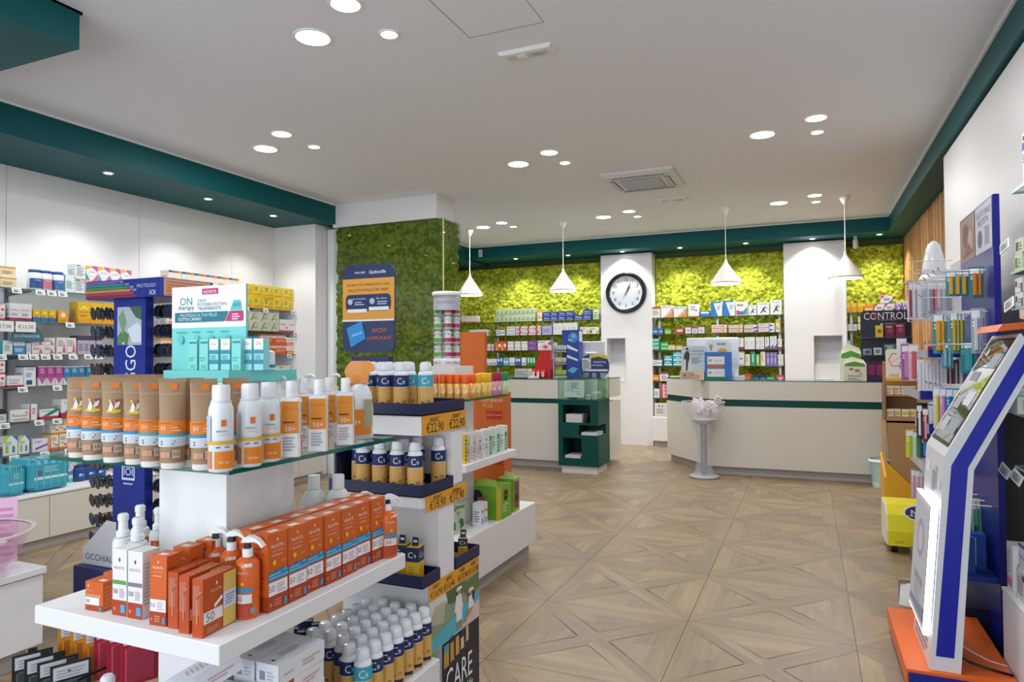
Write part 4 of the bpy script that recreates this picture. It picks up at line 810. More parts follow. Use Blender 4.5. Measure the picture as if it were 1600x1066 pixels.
for i in range(3):
    for j in range(3 if i else 2):
        thing('lotion_tube', 'tube', tube_proto('plain', items=TT), (-1.60-j*.072+i*.012, 1.262+i*.0, 1.1505) if i == 0 else (-1.68-j*.075, 1.31+(i-1)*.07, 1.1505), RD(40), 'brown lotion tube with teal stripe', 'in the back rows of the near glass shelf')
def spray_proto():
    a = MB().lathe([(.024, 0), (.0265, .003), (.0265, .128), (.0255, .138), (.021, .150), (.0175, .154)], M('e2e5ea', .25, coat=.3), seg=26)
    l = MB().draw(cylf(.0265), 2*pi*.0265, .15, [('r', .30, .05, .44, .30, 'e0801c'), ('r', .36, .08, .42, .27, '9a9aa4'), ('r', .48, .05, .85, .30, 'e0801c'), ('t', 'SPF 50+', .60, .14, .14, 'f4e3cf'), ('L', .5, .2, .7, .26, 2, 'b9561a'), ('r', 0, .40, 1, .45, 'd6ac35'),
        ('r', .3, .45, .43, .82, 'b6bcc6'), ('L', .3, .45, .43, .82, 5, 'dfe3ea'), ('r', .56, .66, .62, .76, 'd9741c'), ('t', 'ANTHELIOS', .60, .54, .16, 'e2b09a'), ('L', .5, .58, .7, .63, 1, '9ab0b8'), ('L', .5, .35, .72, .39, 1, '6c7684')], True)
    c = MB().lathe([(.0185, .1545), (.019, .157), (.0188, .183), (.0175, .189), (.006, .190)], M('eceef2', .15, alpha=1, coat=.6), seg=22)
    n = MB().lathe([(.0215, .150), (.0215, .1545), (.0185, .1545)], M('dadde3', .2), seg=22)
    return [('body', mesh_(a)), ('printed_label', l.mesh('label')), ('cap', mesh_(c), [('cap_collar', mesh_(n))])]
SPR = spray_proto()
for u, v in ((345, 739), (390, 731), (420, 723)):
    x, y = base(u, v, 1.15, .0265); thing('spray_bottle', 'bottle', SPR, (x, y, 1.1505), RD(26), 'white sunscreen spray with orange base block and cap', PL1)
def square_bottle():
    pl = lambda w_, d_, c=.006: [(-w_+c, -d_), (w_-c, -d_), (w_, -d_+c), (w_, d_-c), (w_-c, d_), (-w_+c, d_), (-w_, d_-c), (-w_, -d_+c)]
    a = MB().stack([pl(.023, .018), pl(.0245, .0195), pl(.0245, .0195), pl(.023, .018), pl(.012, .012, .004)], [0, .003, .138, .146, .148], M('e7e4e4', .3, coat=.3))
    l = MB().draw(flat((0, -.0196, 0), (1, 0, 0), (0, 0, 1)), .042, .142, [('r', .0, .42, 1, .98, 'e08a22'), ('t', 'ANTHELIOS', .5, .86, .8, 'c9651a'), ('t', '50+', .5, .5, .6, 'f6e9dc'), ('L', .1, .6, .9, .66, 1, '7c3c14'), ('L', .1, .12, .9, .38, 5, 'a9acb6')])
    l.draw(flat((-.0246, 0, 0), (0, -1, 0), (0, 0, 1)), .034, .142, [('r', 0, .45, 1, .98, 'c9772a'), ('r', .1, .12, .9, .40, '1c1c20'), ('L', .1, .5, .8, .9, 5, 'e9c9a0')])
    l.draw(flat((.0246, 0, 0), (0, 1, 0), (0, 0, 1)), .034, .142, [('r', .1, .40, .95, .96, 'a8a68c'), ('o', .5, .82, .2, '3f93c4'), ('r', .2, .04, .98, .38, 'dd6a2a'), ('L', .25, .08, .9, .34, 4, 'f2cdb4'), ('r', 0, .38, 1, .42, 'f0dcd4')])
    c = MB().lathe([(.0135, .1485), (.0135, .165), (.0125, .187), (.011, .189)], M('eceef0', .2, coat=.5), seg=20)
    return [('body', a.mesh('b')), ('printed_label', l.mesh('label')), ('cap', mesh_(c))]
SQ = square_bottle()
for u, v in ((455, 716), (498, 707), (540, 697)):
    x, y = base(u, v, 1.15, .024); thing('spray_bottle', 'bottle', SQ, (x, y, 1.1505), RD(33), 'square white bottle with orange and black label', PL1)
for i, (u, v) in enumerate(((478, 700), (518, 694))):
    x, y = base(u, v, 1.15, .024); thing('spray_bottle', 'bottle', SQ, (x-.01, y, 1.1505), RD(33), 'square white bottle half hidden in the second row', 'on the near glass shelf')
def pumpb():
    a = MB().lathe([(.026, 0), (.028, .003), (.028, .13), (.024, .142), (.014, .148)], M('e8e9ec', .3), seg=22); l = MB().draw(cylf(.028), 2*pi*.028, .14, [('r', .3, .3, .7, .8, 'd8c4ae'), ('L', .35, .35, .65, .75, 5, 'b0703c'), ('r', .3, .8, .7, .86, 'd9781e')], True)
    c = MB().lathe([(.015, .148), (.015, .16), (.006, .162), (.006, .19), (.012, .192), (.012, .198)], M('eeeff2', .25), seg=16); n = MB().tube([(0, 0, .194), (0, -.02, .196), (0, -.034, .19)], .004, M('eeeff2', .25))
    return [('body', mesh_(a)), ('printed_label', l.mesh('label')), ('pump', mesh_(c), [('nozzle', n.mesh('n'))])]
PB = pumpb()
for x, y in ((-1.335, 1.45), (-1.345, 1.58), (-1.335, 1.68), (-1.42, 1.66)):
    thing('pump_bottle', 'bottle', PB, (x+.02, y, 1.1505), RD(70), 'white pump bottle with tan label', PL1)
# trigger sprays
def trigger_head(z, hood, mech, s_=1.0):
    m = MB().lathe([(.0125*s_, z), (.0125*s_, z+.018*s_), (.010*s_, z+.019*s_)], M(hood, .35), seg=16)
    k_ = MB().prism([(-.008*s_, z+.019*s_), (.006*s_, z+.019*s_), (.004*s_, z+.036*s_), (-.006*s_, z+.036*s_)], -.006*s_, .006*s_, M(mech, .4), 'y')
    pts = [(-.013, .034), (-.010, .042), (0, .048), (.014, .0475), (.026, .042), (.036, .032), (.041, .024), (.037, .022), (.028, .032), (.018, .036), (.006, .034)]
    h = MB().prism([(x*s_, z+y*s_) for x, y in pts][::-1], -.0095*s_, .0095*s_, M(hood, .35), 'y')
    return [('collar', mesh_(m)), ('trigger_mechanism', k_.mesh('k')), ('spray_hood', h.mesh('h'))]
BX_ITEMS = [('p', [(.5, .885), (.54, .91), (.5, .935), (.46, .91)], 'f2d9cc'), ('t', 'RILASTIL', .5, .83, .62, 'f6e6dc'), ('t', 'SUN SYSTEM', .5, .765, .5, 'e9b89c'), ('L', .2, .70, .8, .74, 1, 'dd9a78'),
            ('r', 0, 0, 1, .20, 'a83e16'), ('r', .04, .20, .98, .375, 'efe6ea'), ('t', '50', .2, .29, .28, '6c5c74'), ('L', .45, .23, .9, .35, 4, 'c0aab4'), ('o', .14, .09, .07, 'cf7a58'), ('L', .3, .06, .7, .16, 3, 'cf8a6c'), ('r', .8, .04, .95, .13, '3d8fb8')]
SUNW = [('p', [(0, .40), (1, .40), (1, .5), (.85, .53), (.7, .5), (.5, .53), (.35, .49), (.18, .52), (0, .48)], '2c86c0'), ('L', 0, .42, 1, .5, 2, '6fb8dc'), ('p', [(.3+.12*cos(a*pi/8)*(1 if a % 2 else .6), .62+.045*sin(a*pi/8)*(1 if a % 2 else .6)) for a in range(16)], 'f0b52c'), ('t', 'baby', .75, .62, .22, 'e8b23c'), ('o', .8, .5, .05, '8fc46c'), ('o', .15, .47, .04, 'b9c24c')]
def trig_proto():
    a = MB().lathe([(.026, 0), (.028, .003), (.028, .12), (.026, .132), (.017, .140), (.0125, .142)], M('dd6522', .35, coat=.3), seg=24)
    l = MB().draw(cylf(.028), 2*pi*.028, .14, [('r', .38, .27, .62, .42, 'e8dcdc'), ('t', '50', .45, .345, .09, '5c4c64'), ('r', .38, .45, .62, .53, '3b8cc0'), ('p', [(.5+.03*cos(a*pi/8)*(1 if a % 2 else .6), .6+.04*sin(a*pi/8)*(1 if a % 2 else .6)) for a in range(16)], 'f0b52c'), ('t', 'RILASTIL', .5, .78, .15, 'f4e0d4'), ('p', [(.5, .86), (.515, .89), (.5, .92), (.485, .89)], 'f4e0d4'),
        ('r', .38, .05, .62, .25, 'b8442a'), ('L', .4, .08, .6, .22, 4, 'd88a70'), ('r', .6, .1, .66, .2, '7d8c8c'), ('r', .52, .88, .62, .94, 'e6d9d4'), ('L', .05, .2, .3, .8, 8, 'b9481a')], True)
    return [('body', mesh_(a)), ('printed_label', l.mesh('label'))]+trigger_head(.142, 'eeeef0', '1c1c20')
TRG = trig_proto()
SH1 = 'on the thick shelf of the nearest island'
for (u, v, n_) in ((387, 969, 0), (362, 955, 0), (337, 948, 0)):
    x, y = base(u, v, .78, .028); thing('trigger_spray', 'bottle', TRG, (x, y, .7805), RD(20), 'orange trigger spray with white hood', 'in the front left cluster of the thick shelf')
thing('trigger_spray', 'bottle', TRG, (-1.205, 1.805, .7805), RD(55), 'orange trigger spray with white hood at the row end', 'of the thick shelf')
thing('trigger_spray', 'bottle', TRG, (-1.30, 1.81, .7805), RD(60), 'orange trigger spray half hidden at the far back', 'of the thick shelf')
# big orange bottle with orange trigger on the glass
a = MB().lathe([(.036, 0), (.04, .004), (.041, .09), (.036, .135), (.022, .165), (.015, .17)], M('e6e8ec', .3, coat=.3), seg=24, sy=.7)
l = MB().draw(cylf(.04, rf=lambda b_: .042), .17, .15, [('r', .25, .1, .75, .6, 'e08a22'), ('r', .6, .25, .78, .8, 'a8a68c'), ('t', '50+', .45, .35, .2, 'f6e9dc')], True)
hd = MB().prism([(-.036, .175), (-.03, .168), (.025, .168), (.03, .2), (.046, .205), (.044, .222), (.028, .236), (-.022, .236), (-.036, .222), (-.044, .205)][::1], -.016, .016, M('e8901a', .3, coat=.4), 'y')
hd.prism([(-.024, .13), (-.017, .13), (-.012, .17), (-.026, .17)], -.006, .006, M('e8901a', .3), 'y')
x, y = base(548, 693, 1.15, .03); thing('trigger_spray', 'bottle', [('body', mesh_(a)), ('printed_label', l.mesh('l')), ('trigger_head', hd.mesh('h'))], (-1.26, 1.735, 1.1505), RD(30), 'large white bottle with bright orange trigger', 'at the far end of the near glass shelf')

# orange cartons
def rbox(w_, dp, h, kind):
    def f():
        b = MB(); b.box(-w_/2, w_/2, 0, dp, 0, h, M('cf6022', .4))
        it = list(BX_ITEMS)
        if kind == 'sun': it += SUNW
        b.draw(flat((0, 0, 0), (1, 0, 0), (0, 0, 1)), w_, h, it)
        for s_ in (1, -1): b.draw(flat((s_*w_/2, dp/2, 0), (0, s_, 0), (0, 0, 1)), dp, h, [('r', 0, 0, 1, .2, 'a83e16'), ('L', .12, .3, .88, .85, 9, 'b04a1c')])
        b.draw(flat((0, 0, h), (1, 0, 0), (0, 1, 0)), w_, dp, [('r', .3, .15, .75, .5, 'ecd9cc'), ('r', .0, .93, 1, .97, '8c3a14')])
        return b.mesh('carton')
    return proto(('rbox', w_, dp, h, kind), f)
for k_ in range(7):
    y = 1.29+k_*.0715+.033
    thing('sunscreen_carton', 'box', rbox(.068, .055, .188, 'sun'), (-1.205-(.004 if k_ in (2, 5) else 0), y, .7805), RD(90+random.uniform(-1, 1)), 'orange carton with blue wave band', 'in the front row along the shelf edge')
for k_ in range(7):
    thing('sunscreen_carton', 'box', rbox(.068, .055, .188, 'sun'), (-1.268, 1.30+k_*.0715+.033, .7805), RD(90+random.uniform(-1, 1)), 'orange carton in the row behind', 'on the thick shelf beside the column')
def whbox(band):
    def f():
        w_, dp, h = .046, .05, .158; b = MB(); b.box(-w_/2, w_/2, 0, dp, 0, h, M('e6e3e6', .4))
        b.draw(flat((0, 0, 0), (1, 0, 0), (0, 0, 1)), w_, h, [('p', [(.5, .8), (.58, .84), (.5, .88), (.42, .84)], '4c4c60'), ('t', 'RILASTIL', .5, .72, .75, '9a9aac'), ('r', 0, .47, .97, .53, band), ('t', '50', .22, .36, .32, '6c5c64'), ('L', .5, .28, .9, .42, 4, 'b4a8b0'), ('r', 0, 0, 1, .23, 'a83e16'), ('o', .18, .1, .09, 'cf7a58'), ('r', .62, .05, .92, .17, '4aa0c8')])
        b.draw(flat((w_/2, dp/2, 0), (0, 1, 0), (0, 0, 1)), dp, h, [('L', .1, .2, .9, .85, 12, 'c0c0c8')]); return b.mesh('c')
    return proto(('wh', band), f)
def put(name, me, u, v, z, rz, desc, pl, dy=0):
    p = onz(u, v, z); thing(name, 'box', me, (p.x, p.y+dy, z+.0005), RD(rz), desc, pl)
put('sunscreen_carton', whbox('5f9a4c'), 186.5, 962, .78, 3, 'slim white carton with green band', SH1)
put('sunscreen_carton', whbox('7d7d85'), 211, 967, .78, 3, 'slim white carton with grey band', SH1)
sq = rbox(.07, .05, .07, 'flat') if False else None
def smallor():
    w_, dp, h = .058, .045, .07; b = MB(); b.box(-w_/2, w_/2, 0, dp, 0, h, M('cf6022', .4)); b.draw(flat((0, 0, 0), (1, 0, 0), (0, 0, 1)), w_, h, [('r', 0, 0, 1, .2, 'a83e16'), ('r', .02, .2, .8, .46, 'efe6ea'), ('r', .0, .46, .9, .58, 'c98a6a'), ('t', '50', .16, .33, .2, '4c3c54'), ('t', 'RILASTIL', .3, .7, .45, 'dda888'), ('p', [(.2, .8), (.25, .86), (.2, .92), (.15, .86)], 'f0cdb8'), ('r', .82, .04, .95, .16, '3d8fb8')])
    b.draw(flat((w_/2, dp/2, 0), (0, 1, 0), (0, 0, 1)), dp, h, [('L', .1, .1, .9, .9, 6, 'dd7a44')]); b.draw(flat((0, 0, h), (1, 0, 0), (0, 1, 0)), w_, dp, [('r', .5, .2, .85, .5, 'ecd9cc')]); return b.mesh('c')
SO = smallor(); put('sunscreen_carton', SO, 147, 955, .78, 4, 'small low orange carton', 'at the left edge of the thick shelf'); put('sunscreen_carton', SO, 160, 945, .78, 4, 'small low orange carton', 'at the left edge of the thick shelf', .025)
for i, (u, v) in enumerate(((247, 977), (272, 966), (297, 957))):
    put('sunscreen_carton', rbox(.048, .045, .16, 'tall'), u, v+(1 if i == 0 else -2), .78, 6, 'tall orange carton with white 50 band', 'left of the gift boxes', 0 if i == 0 else .02*i)
def gift():
    w_, dp, h = .028, .105, .128; b = MB(); b.box(-w_/2, w_/2, 0, dp, 0, h, M('b84c1c', .4))
    b.draw(flat((0, 0, 0), (1, 0, 0), (0, 0, 1)), w_, h, [('r', .05, .38, .72, .9, 'b8684e')])
    b.draw(flat((w_/2, dp/2, 0), (0, 1, 0), (0, 0, 1)), dp, h, [('r', .02, .22, .6, .42, 'e6dbe0'), ('t', '50', .22, .32, .24, '6c5c64'), ('t', 'RILASTIL', .4, .75, .36, 'e2bda8'), ('p', [(.4, .82), (.43, .86), (.4, .9), (.37, .86)], 'f0dccc'), ('r', .6, .02, 1, .34, 'd9b45c'), ('r', .6, .64, 1, .97, 'd9b45c'), ('r', .6, .34, 1, .64, 'ccd0de'), ('L', .66, .4, .95, .6, 4, '7c84a8'), ('p', [(.3, .5), (.55, .62), (.58, .56), (.33, .44)], 'ead9dc'), ('L', .1, .06, .5, .16, 3, 'd88a6c')])
    w2 = MB(); w2.tube([(-w_*.02, -.001, .03), (-w_*.02, -.001, .085), (.008, -.001, .1), (w_/2-.002, -.001, .1)], .0012, 'd8a088')
    return [('box', b.mesh('b')), ('window_rim', w2.mesh('w'))]
GF = gift()
for u, v in ((322-21, 996+1), (300-20, 990), (279-20+4, 982)):
    p = onz(u, v, .78); thing('gift_box', 'box', GF, (p.x+.012, p.y+.002, .7805), RD(6), 'dark orange window gift box with yellow flap', 'in front of the trigger sprays')
# white bottles at the back left and big white lotion bottles
def whb():
    a = MB().lathe([(.023, 0), (.025, .003), (.025, .13), (.022, .14), (.013, .144)], M('e3e2e2', .35), seg=22)
    l = MB().draw(cylf(.025), 2*pi*.025, .14, [('r', .34, .2, .66, .3, 'c9521c'), ('r', .34, .72, .66, .84, 'c9521c'), ('o', .42, .25, .012, 'f0dcd0'), ('o', .5, .25, .012, 'f0dcd0'), ('o', .58, .25, .012, 'f0dcd0'), ('o', .42, .78, .012, 'f0dcd0'), ('o', .5, .78, .012, 'f0dcd0'), ('o', .58, .78, .012, 'f0dcd0'), ('r', .7, .1, .74, .8, 'c9521c')], True)
    c = MB().lathe([(.0165, .1445), (.0165, .157), (.012, .162), (.0115, .185), (.0135, .187), (.0135, .2), (.010, .204)], M('eceef0', .25), seg=18)
    return [('body', mesh_(a)), ('printed_label', l.mesh('l')), ('pump_cap', mesh_(c))]
WB = whb()
for x, y in ((-1.685, 1.27), (-1.61, 1.255), (-1.735, 1.36), (-1.66, 1.36), (-1.625, 1.42)):
    thing('spray_bottle', 'bottle', WB, (x, y, .7805), RD(55), 'slim white bottle with red rings', 'at the back left of the thick shelf')
def bigb():
    a = MB().lathe([(.036, 0), (.038, .004), (.038, .165), (.034, .192), (.022, .208), (.016, .212)], M('dfe0e2', .4), seg=26); c = MB().lathe([(.0185, .212), (.0185, .25), (.017, .254)], M('e6e7ea', .35), seg=20)
    l = MB().draw(cylf(.038), 2*pi*.038, .2, [('r', .3, .2, .7, .5, 'c9cbd0'), ('L', .35, .25, .65, .45, 3, '9a9ca4')], True); return [('body', mesh_(a)), ('printed_label', l.mesh('l')), ('cap', mesh_(c))]
BB = bigb()
for x, y in ((-1.405, 1.70), (-1.34, 1.735)): thing('lotion_bottle', 'bottle', BB, (x, y, .7805), RD(60), 'large round white lotion bottle', 'behind the orange carton row')
# turquoise counter display on top of the near column
TC_ = '6fc9c6'; zt = 1.336
tr = MB().prism([(-1.60, 1.322), (-1.362, 1.318), (-1.297, 1.44), (-1.30, 1.50), (-1.63, 1.50)], zt, zt+.03, M(TC_, .45))
bk = MB().box(-1.655, -1.38, 1.395, 1.401, zt+.03, zt+.262, M(TC_, .45)); bk.draw(flat((-1.5175, 1.395, zt+.022), (1, 0, 0), (0, 0, 1)), .275, .24, [
    ('r', 0, .52, 1, 1, 'e9eef2'), ('r', .42, .90, .64, .97, 'b0306c'), ('t', 'NOVITÀ', .53, .935, .17, 'f6e6ee'), ('t', 'ON', .2, .83, .17, '1e7f86'), ('t', 'therapy', .2, .75, .22, '26606c'),
    ('t', 'STICK', .42, .83, .12, '5c7480'), ('t', 'FOTOPROTETTIVO', .56, .785, .4, '5c7480'), ('t', 'TRASPARENTE', .52, .74, .32, '5c7480'), ('p', [(.8, .71), (.95, .71), (.93, .82), (.85, .82)], '4fbcbc'), ('t', 'SPF50', .885, .765, .1, '15606c'),
    ('p', [(.05, .585), (.72, .585), (.78, .70), (.05, .70)], '1f6f80'), ('t', 'PROTEGGI LA TUA PELLE', .38, .665, .5, 'bfe0e4'), ('t', 'TUTTO L\'ANNO', .26, .62, .32, 'f4fafa'), ('p', [(.74, .585), (.97, .585), (.97, .70), (.8, .70)], 'b0306c'), ('L', .83, .6, .95, .68, 3, 'ecc4d6'),
    ('L', .08, .46, .22, .49, 1, '3f9a9c'), ('L', .3, .46, .42, .49, 1, '3f9a9c'), ('L', .5, .46, .6, .49, 1, '3f9a9c'), ('L', .68, .46, .8, .49, 1, '3f9a9c'), ('o', .14, .38, .04, '5fb8b8'), ('o', .36, .38, .04, '5fb8b8'), ('o', .56, .38, .04, '5fb8b8'), ('o', .78, .38, .04, '5fb8b8')])
tr.draw(flat((-1.33, 1.379, zt), Vector((.065, .122, 0)).normalized(), (0, 0, 1)), .12, .03, [('t', 'www.ontherapy.it', .5, .5, .5, '2b8c90')])
thing('counter_display', 'display', [('tray', tr), ('header_card', bk)], desc='turquoise sun stick counter display with NOVITÀ header card', place='on top of the near island column')
def stick(full):
    def f():
        w_, dp, h = .031, .022, .082; b = MB(); b.box(-w_/2, w_/2, 0, dp, 0, h, M('7ccfc9' if not full else '8fd6d6', .4))
        it = [('r', 0, .66, 1, 1, 'e9eef2'), ('t', 'On', .5, .84, .5, '1e6f80'), ('r', 0, .52, 1, .64, '2b8aa4'), ('r', 0, .2, 1, .33, '2b8aa4'), ('L', .15, .36, .85, .5, 2, '4a9cac')] if full else [('r', .1, .86, .95, .92, '1f7f8a'), ('L', .1, .3, .8, .45, 2, '4ca9a8'), ('r', .25, .05, .75, .17, '62b8b4')]
        b.draw(flat((0, 0, 0), (1, 0, 0), (0, 0, 1)), w_, h, it); return b.mesh('s')
    return proto(('stick', full), f)
for (u, f_) in ((301, 0), (318, 0), (334, 1), (352, 1), (369, 0), (386, 1), (404, 1)):
    yy_ = 1.345 if u < 372 else 1.36
    thing('stick_carton', 'box', stick(bool(f_)), (ony(u, 560, yy_).x, yy_, zt+.0305), 0, 'small turquoise sun stick carton with '+('white top' if f_ else 'plain green face'), 'in the turquoise tray')
j = MB().lathe([(.015, 0), (.0165, .003), (.0165, .04), (.0155, .048), (.012, .05)], M('e8eef2', .3), seg=20); jl = MB().draw(cylf(.0165), .104, .038, [('r', .55, .15, .8, .35, '2b7f9a')], True)
thing('sun_stick', 'stick', [('case', mesh_(j)), ('printed_label', jl.mesh('l'))], (-1.318, 1.412, zt+.0305), RD(20), 'small round white sun stick', 'at the right end of the turquoise tray')
# tester tin and cartons glimpsed behind lotion bottles
for i, (x, y, k_) in enumerate(((-1.50, 1.72, 'tealw'), (-1.44, 1.79, 'whtxt'), (-1.36, 1.80, 'cream2'))): pass

# ------------------------------------------------------------------ navy and gold sun care floor stand
NV = '1c2650'; NVM = M('18214a', .35)
X0, X1 = -1.60, -1.222
b = MB(); b.box(X0, X1, 2.10, 2.465, .361, .60, WHITE).box(X0, X1, 2.17, 2.465, .0, .361, WHITE).box(X0, X1-.002, 2.155, 2.27, .60, .92, WHITE).box(X0, X1-.002, 2.25, 2.34, .92, 1.19, WHITE)
b.box(X0, X1, 2.035, 2.25, .875, .912, WHITE).box(X0, X1, 2.035, 2.34, 1.125, 1.192, WHITE)
sp = MB().box(X0-.01, X0, 2.06, 2.34, .60, 1.19, NVM)
def tray(y0, y1, z, h=.042, x1=X1+.006):
    t = MB(); x0 = X0-.01; e = .004
    t.box(x0, x1, y0, y1, z, z+.003, M('5b3f2a', .6)); t.box(x0, x1, y0, y0+e, z, z+h, NVM).box(x0, x1, y1-e, y1, z, z+h, NVM).box(x0, x0+e, y0+e, y1-e, z, z+h, NVM).box(x1-e, x1, y0+e, y1-e, z, z+h, NVM); return t
def ptag(y0, y1, z0, z1, items):
    t = MB().box(X1+.001, X1+.0035, y0, y1, z0, z1, M('e09c2e', .45)); t.draw(flat((X1+.0036, (y0+y1)/2, z0), (0, 1, 0), (0, 0, 1)), y1-y0, z1-z0, items); return t
def pri(u, s_, c, z=.3, wd=.26): return [('t', '€'+s_+c, u, z, wd*1.45, '241c14', 0, 1.1), ('L', u-wd*.45, .64, u+wd*.5, .88, 3, '5c4420')]
P = [('stand_body', b), ('side_panel', sp), ('top_tray', tray(2.03, 2.345, 1.194)), ('middle_tray', tray(2.03, 2.253, .914)), ('bottom_tray', tray(2.03, 2.152, .603)), ('rear_tray', tray(2.275, 2.47, .603)),
     ('price_strip', ptag(2.037, 2.36, 1.125, 1.193, pri(.27, '22', ',90')+pri(.78, '22', ',90'))), ('price_strip', ptag(2.06, 2.36, .855, .913, pri(.27, '19', ',90')+pri(.75, '17', ',90'))),
     ('price_strip', ptag(2.078, 2.468, .541, .602, pri(.13, '14', ',90', .3, .145)+pri(.37, '13', ',40', .3, .145)+pri(.65, '17', ',90', .3, .145)+pri(.88, '13', ',90', .3, .145)))]
po = MB().box(X1+.001, X1+.003, 2.078, 2.468, .362, .54, 'dfe6e6').box(X1+.001, X1+.003, 2.172, 2.468, .005, .362, M('191d33', .4))
po.draw(flat((X1+.0031, 2.273, .27), (0, 1, 0), (0, 0, 1)), .388, .27, [('r', 0, .38, 1, 1, '8f9a84'), ('p', [(0, 1), (.45, 1), (.2, .75), (0, .7)], 'd5d8cf'), ('p', [(.3, 1), (.7, 1), (.6, .75), (.35, .82)], '4f6a44'), ('p', [(.6, .95), (1, 1), (1, .7), (.75, .72)], '60784c'), ('p', [(0, .7), (.25, .62), (.3, .9), (.1, .9)], 'b9b2a0'),
    ('p', [(0, .35), (.45, .5), (1, .68), (1, .78), (.5, .6), (0, .47)], '8d8a7e'), ('p', [(0, .35), (0, .5), (.5, .62), (1, .74), (1, .62), (.55, .36)], '4fb4c6'), ('p', [(.55, .36), (1, .62), (1, .36)], 'd9bfae'),
    ('p', [(.46, .66), (.5, .86), (.6, .86), (.64, .66), (.6, .62), (.5, .62)], 'ece2e4'), ('r', .5, .5, .62, .63, 'e3e8e2'), ('p', [(.5, .5), (.54, .5), (.55, .38), (.52, .38)], 'b87a5c'), ('p', [(.57, .5), (.61, .5), (.62, .38), (.58, .38)], 'b87a5c'), ('o', .555, .91, .035, 'c08a6c'), ('p', [(.49, .925), (.62, .925), (.6, .97), (.52, .97)], 'dfe8e8'),
    ('p', [(.74, .56), (.76, .74), (.84, .74), (.88, .56)], 'e9dfe2'), ('o', .8, .79, .032, 'c08a6c'), ('p', [(.73, .8), (.87, .8), (.84, .85), (.77, .85)], 'ecd9cc'), ('p', [(.83, .8), (.88, .76), (.87, .62), (.83, .7)], '3c2a24'), ('p', [(.66, .42), (.74, .56), (.86, .56), (.8, .5), (.72, .46), (.69, .4)], 'c08a6c')])
po.draw(flat((X1+.0033, 2.32, .005), (0, 1, 0), (0, 0, 1)), .29, .357, [('r', .02, .74, .15, .97, 'c29440'), ('r', .02, .9, .15, .97, '3fa0b8'), ('r', .18, .76, .28, 1.05, 'c29440'), ('r', .18, .95, .28, 1.05, '1d2f63'), ('r', .32, .78, .42, .97, 'c8a060'), ('r', .46, .8, .55, 1.0, 'e0c490'), ('r', .46, .92, .55, 1.0, '1d2f63'), ('r', .6, .84, .68, 1.0, 'd0b080'),
    ('t', 'CARE', .42, .58, .72, 'f0f0f4', 0, 1.5), ('t', 'your life', .55, .36, .5, 'f0f0f4')])
P.append(('poster', po))
thing('sun_care_stand', 'display stand', P, desc='white floor stand with navy trays, orange price strips and CARE poster', place='behind the nearest island')
TT1 = 'in the top navy tray'; TM1 = 'in the middle navy tray'
zt1 = 1.1975
for (x, y, tp) in ((-1.464, 2.072, 0), (-1.392, 2.072, 0), (-1.327, 2.072, 0), (-1.253, 2.115, 1)):
    place_can(x, y, zt1, TT1, '3ea7c0' if tp else '1d2f63', '30', ('front turquoise-banded' if tp else 'front navy and gold')+' sunscreen spray can', rz=RD(32))
for i, (x, y, tp) in enumerate(((-1.54, 2.15, 0), (-1.47, 2.16, 0), (-1.40, 2.17, 0), (-1.335, 2.14, 1), (-1.56, 2.23, 0), (-1.49, 2.24, 0), (-1.42, 2.25, 0), (-1.30, 2.20, 1))):
    place_can(x, y, zt1, 'behind the front row of the top navy tray', '3ea7c0' if tp else '1d2f63', '30', ('turquoise-banded' if tp else 'navy and gold')+' sunscreen spray can', rz=RD(20+i*7))
zm = .9175
for (x, y) in ((-1.49, 2.072), (-1.418, 2.072), (-1.344, 2.072), (-1.27, 2.072)):
    place_can(x, y, zm, TM1, desc='front navy and gold sunscreen spray can', rz=RD(30 if x != -1.418 else 50))
place_can(-1.262, 2.222, zm, TM1, spf='20', desc='lone navy and gold sunscreen can standing apart', rz=RD(35))
for i, (x, y) in enumerate(((-1.55, 2.13), (-1.49, 2.14), (-1.43, 2.15), (-1.56, 2.21), (-1.36, 2.14), (-1.345, 2.21))): place_can(x, y, zm, 'behind the front row of the middle navy tray', desc='navy and gold sunscreen spray can', rz=RD(30+i*9))
def cgbox(w_=.048, dp=.045, h=.125):
    def f():
        b = MB(); b.box(-w_/2, w_/2, 0, dp, 0, h, M('d9ae2c', .4)); it = [('r', 0, .6, 1, 1, '1d2a50'), ('t', 'C', .34, .79, .38, 'eef0f4'), ('t', '9', .70, .76, .17, 'eef0f4'), ('L', .2, .3, .8, .5, 3, 'b88c20'), ('r', .45, .05, .95, .13, '1d2a50')]
        b.draw(flat((0, 0, 0), (1, 0, 0), (0, 0, 1)), w_, h, it); b.draw(flat((w_/2, dp/2, 0), (0, 1, 0), (0, 0, 1)), dp, h, it); b.draw(flat((-w_/2, dp/2, 0), (0, -1, 0), (0, 0, 1)), dp, h, it[:1])
        hk = MB().prism([(-.012, h), (.012, h), (.014, h+.03), (-.008, h+.032)], dp*.5, dp*.5+.002, '1d2a50', 'y'); hk.draw(flat((.002, dp*.5, h), (1, 0, 0), (0, 0, 1)), .018, .03, [('r', .1, .45, .9, .7, 'dfe3ea')]); return [('box', b.mesh('b')), ('hang_tab', hk.mesh('h'))]
    return proto(('cgbox', w_, dp, h), f)
for i, (x, y) in enumerate(((-1.275, 2.06), (-1.335, 2.07), (-1.395, 2.07), (-1.455, 2.07))): thing('sunscreen_carton', 'box', cgbox(), (x, y, .6065), RD(8), 'yellow carton with navy top and hang tab', 'in the bottom navy tray')
for i, (x, y) in enumerate(((-1.27, 2.30), (-1.33, 2.34), (-1.255, 2.40))): thing('sunscreen_carton', 'box', cgbox(.036, .034, .075), (x, y, .6065), RD(25), 'tiny yellow and navy carton', 'in the rear navy tray behind the stand post')
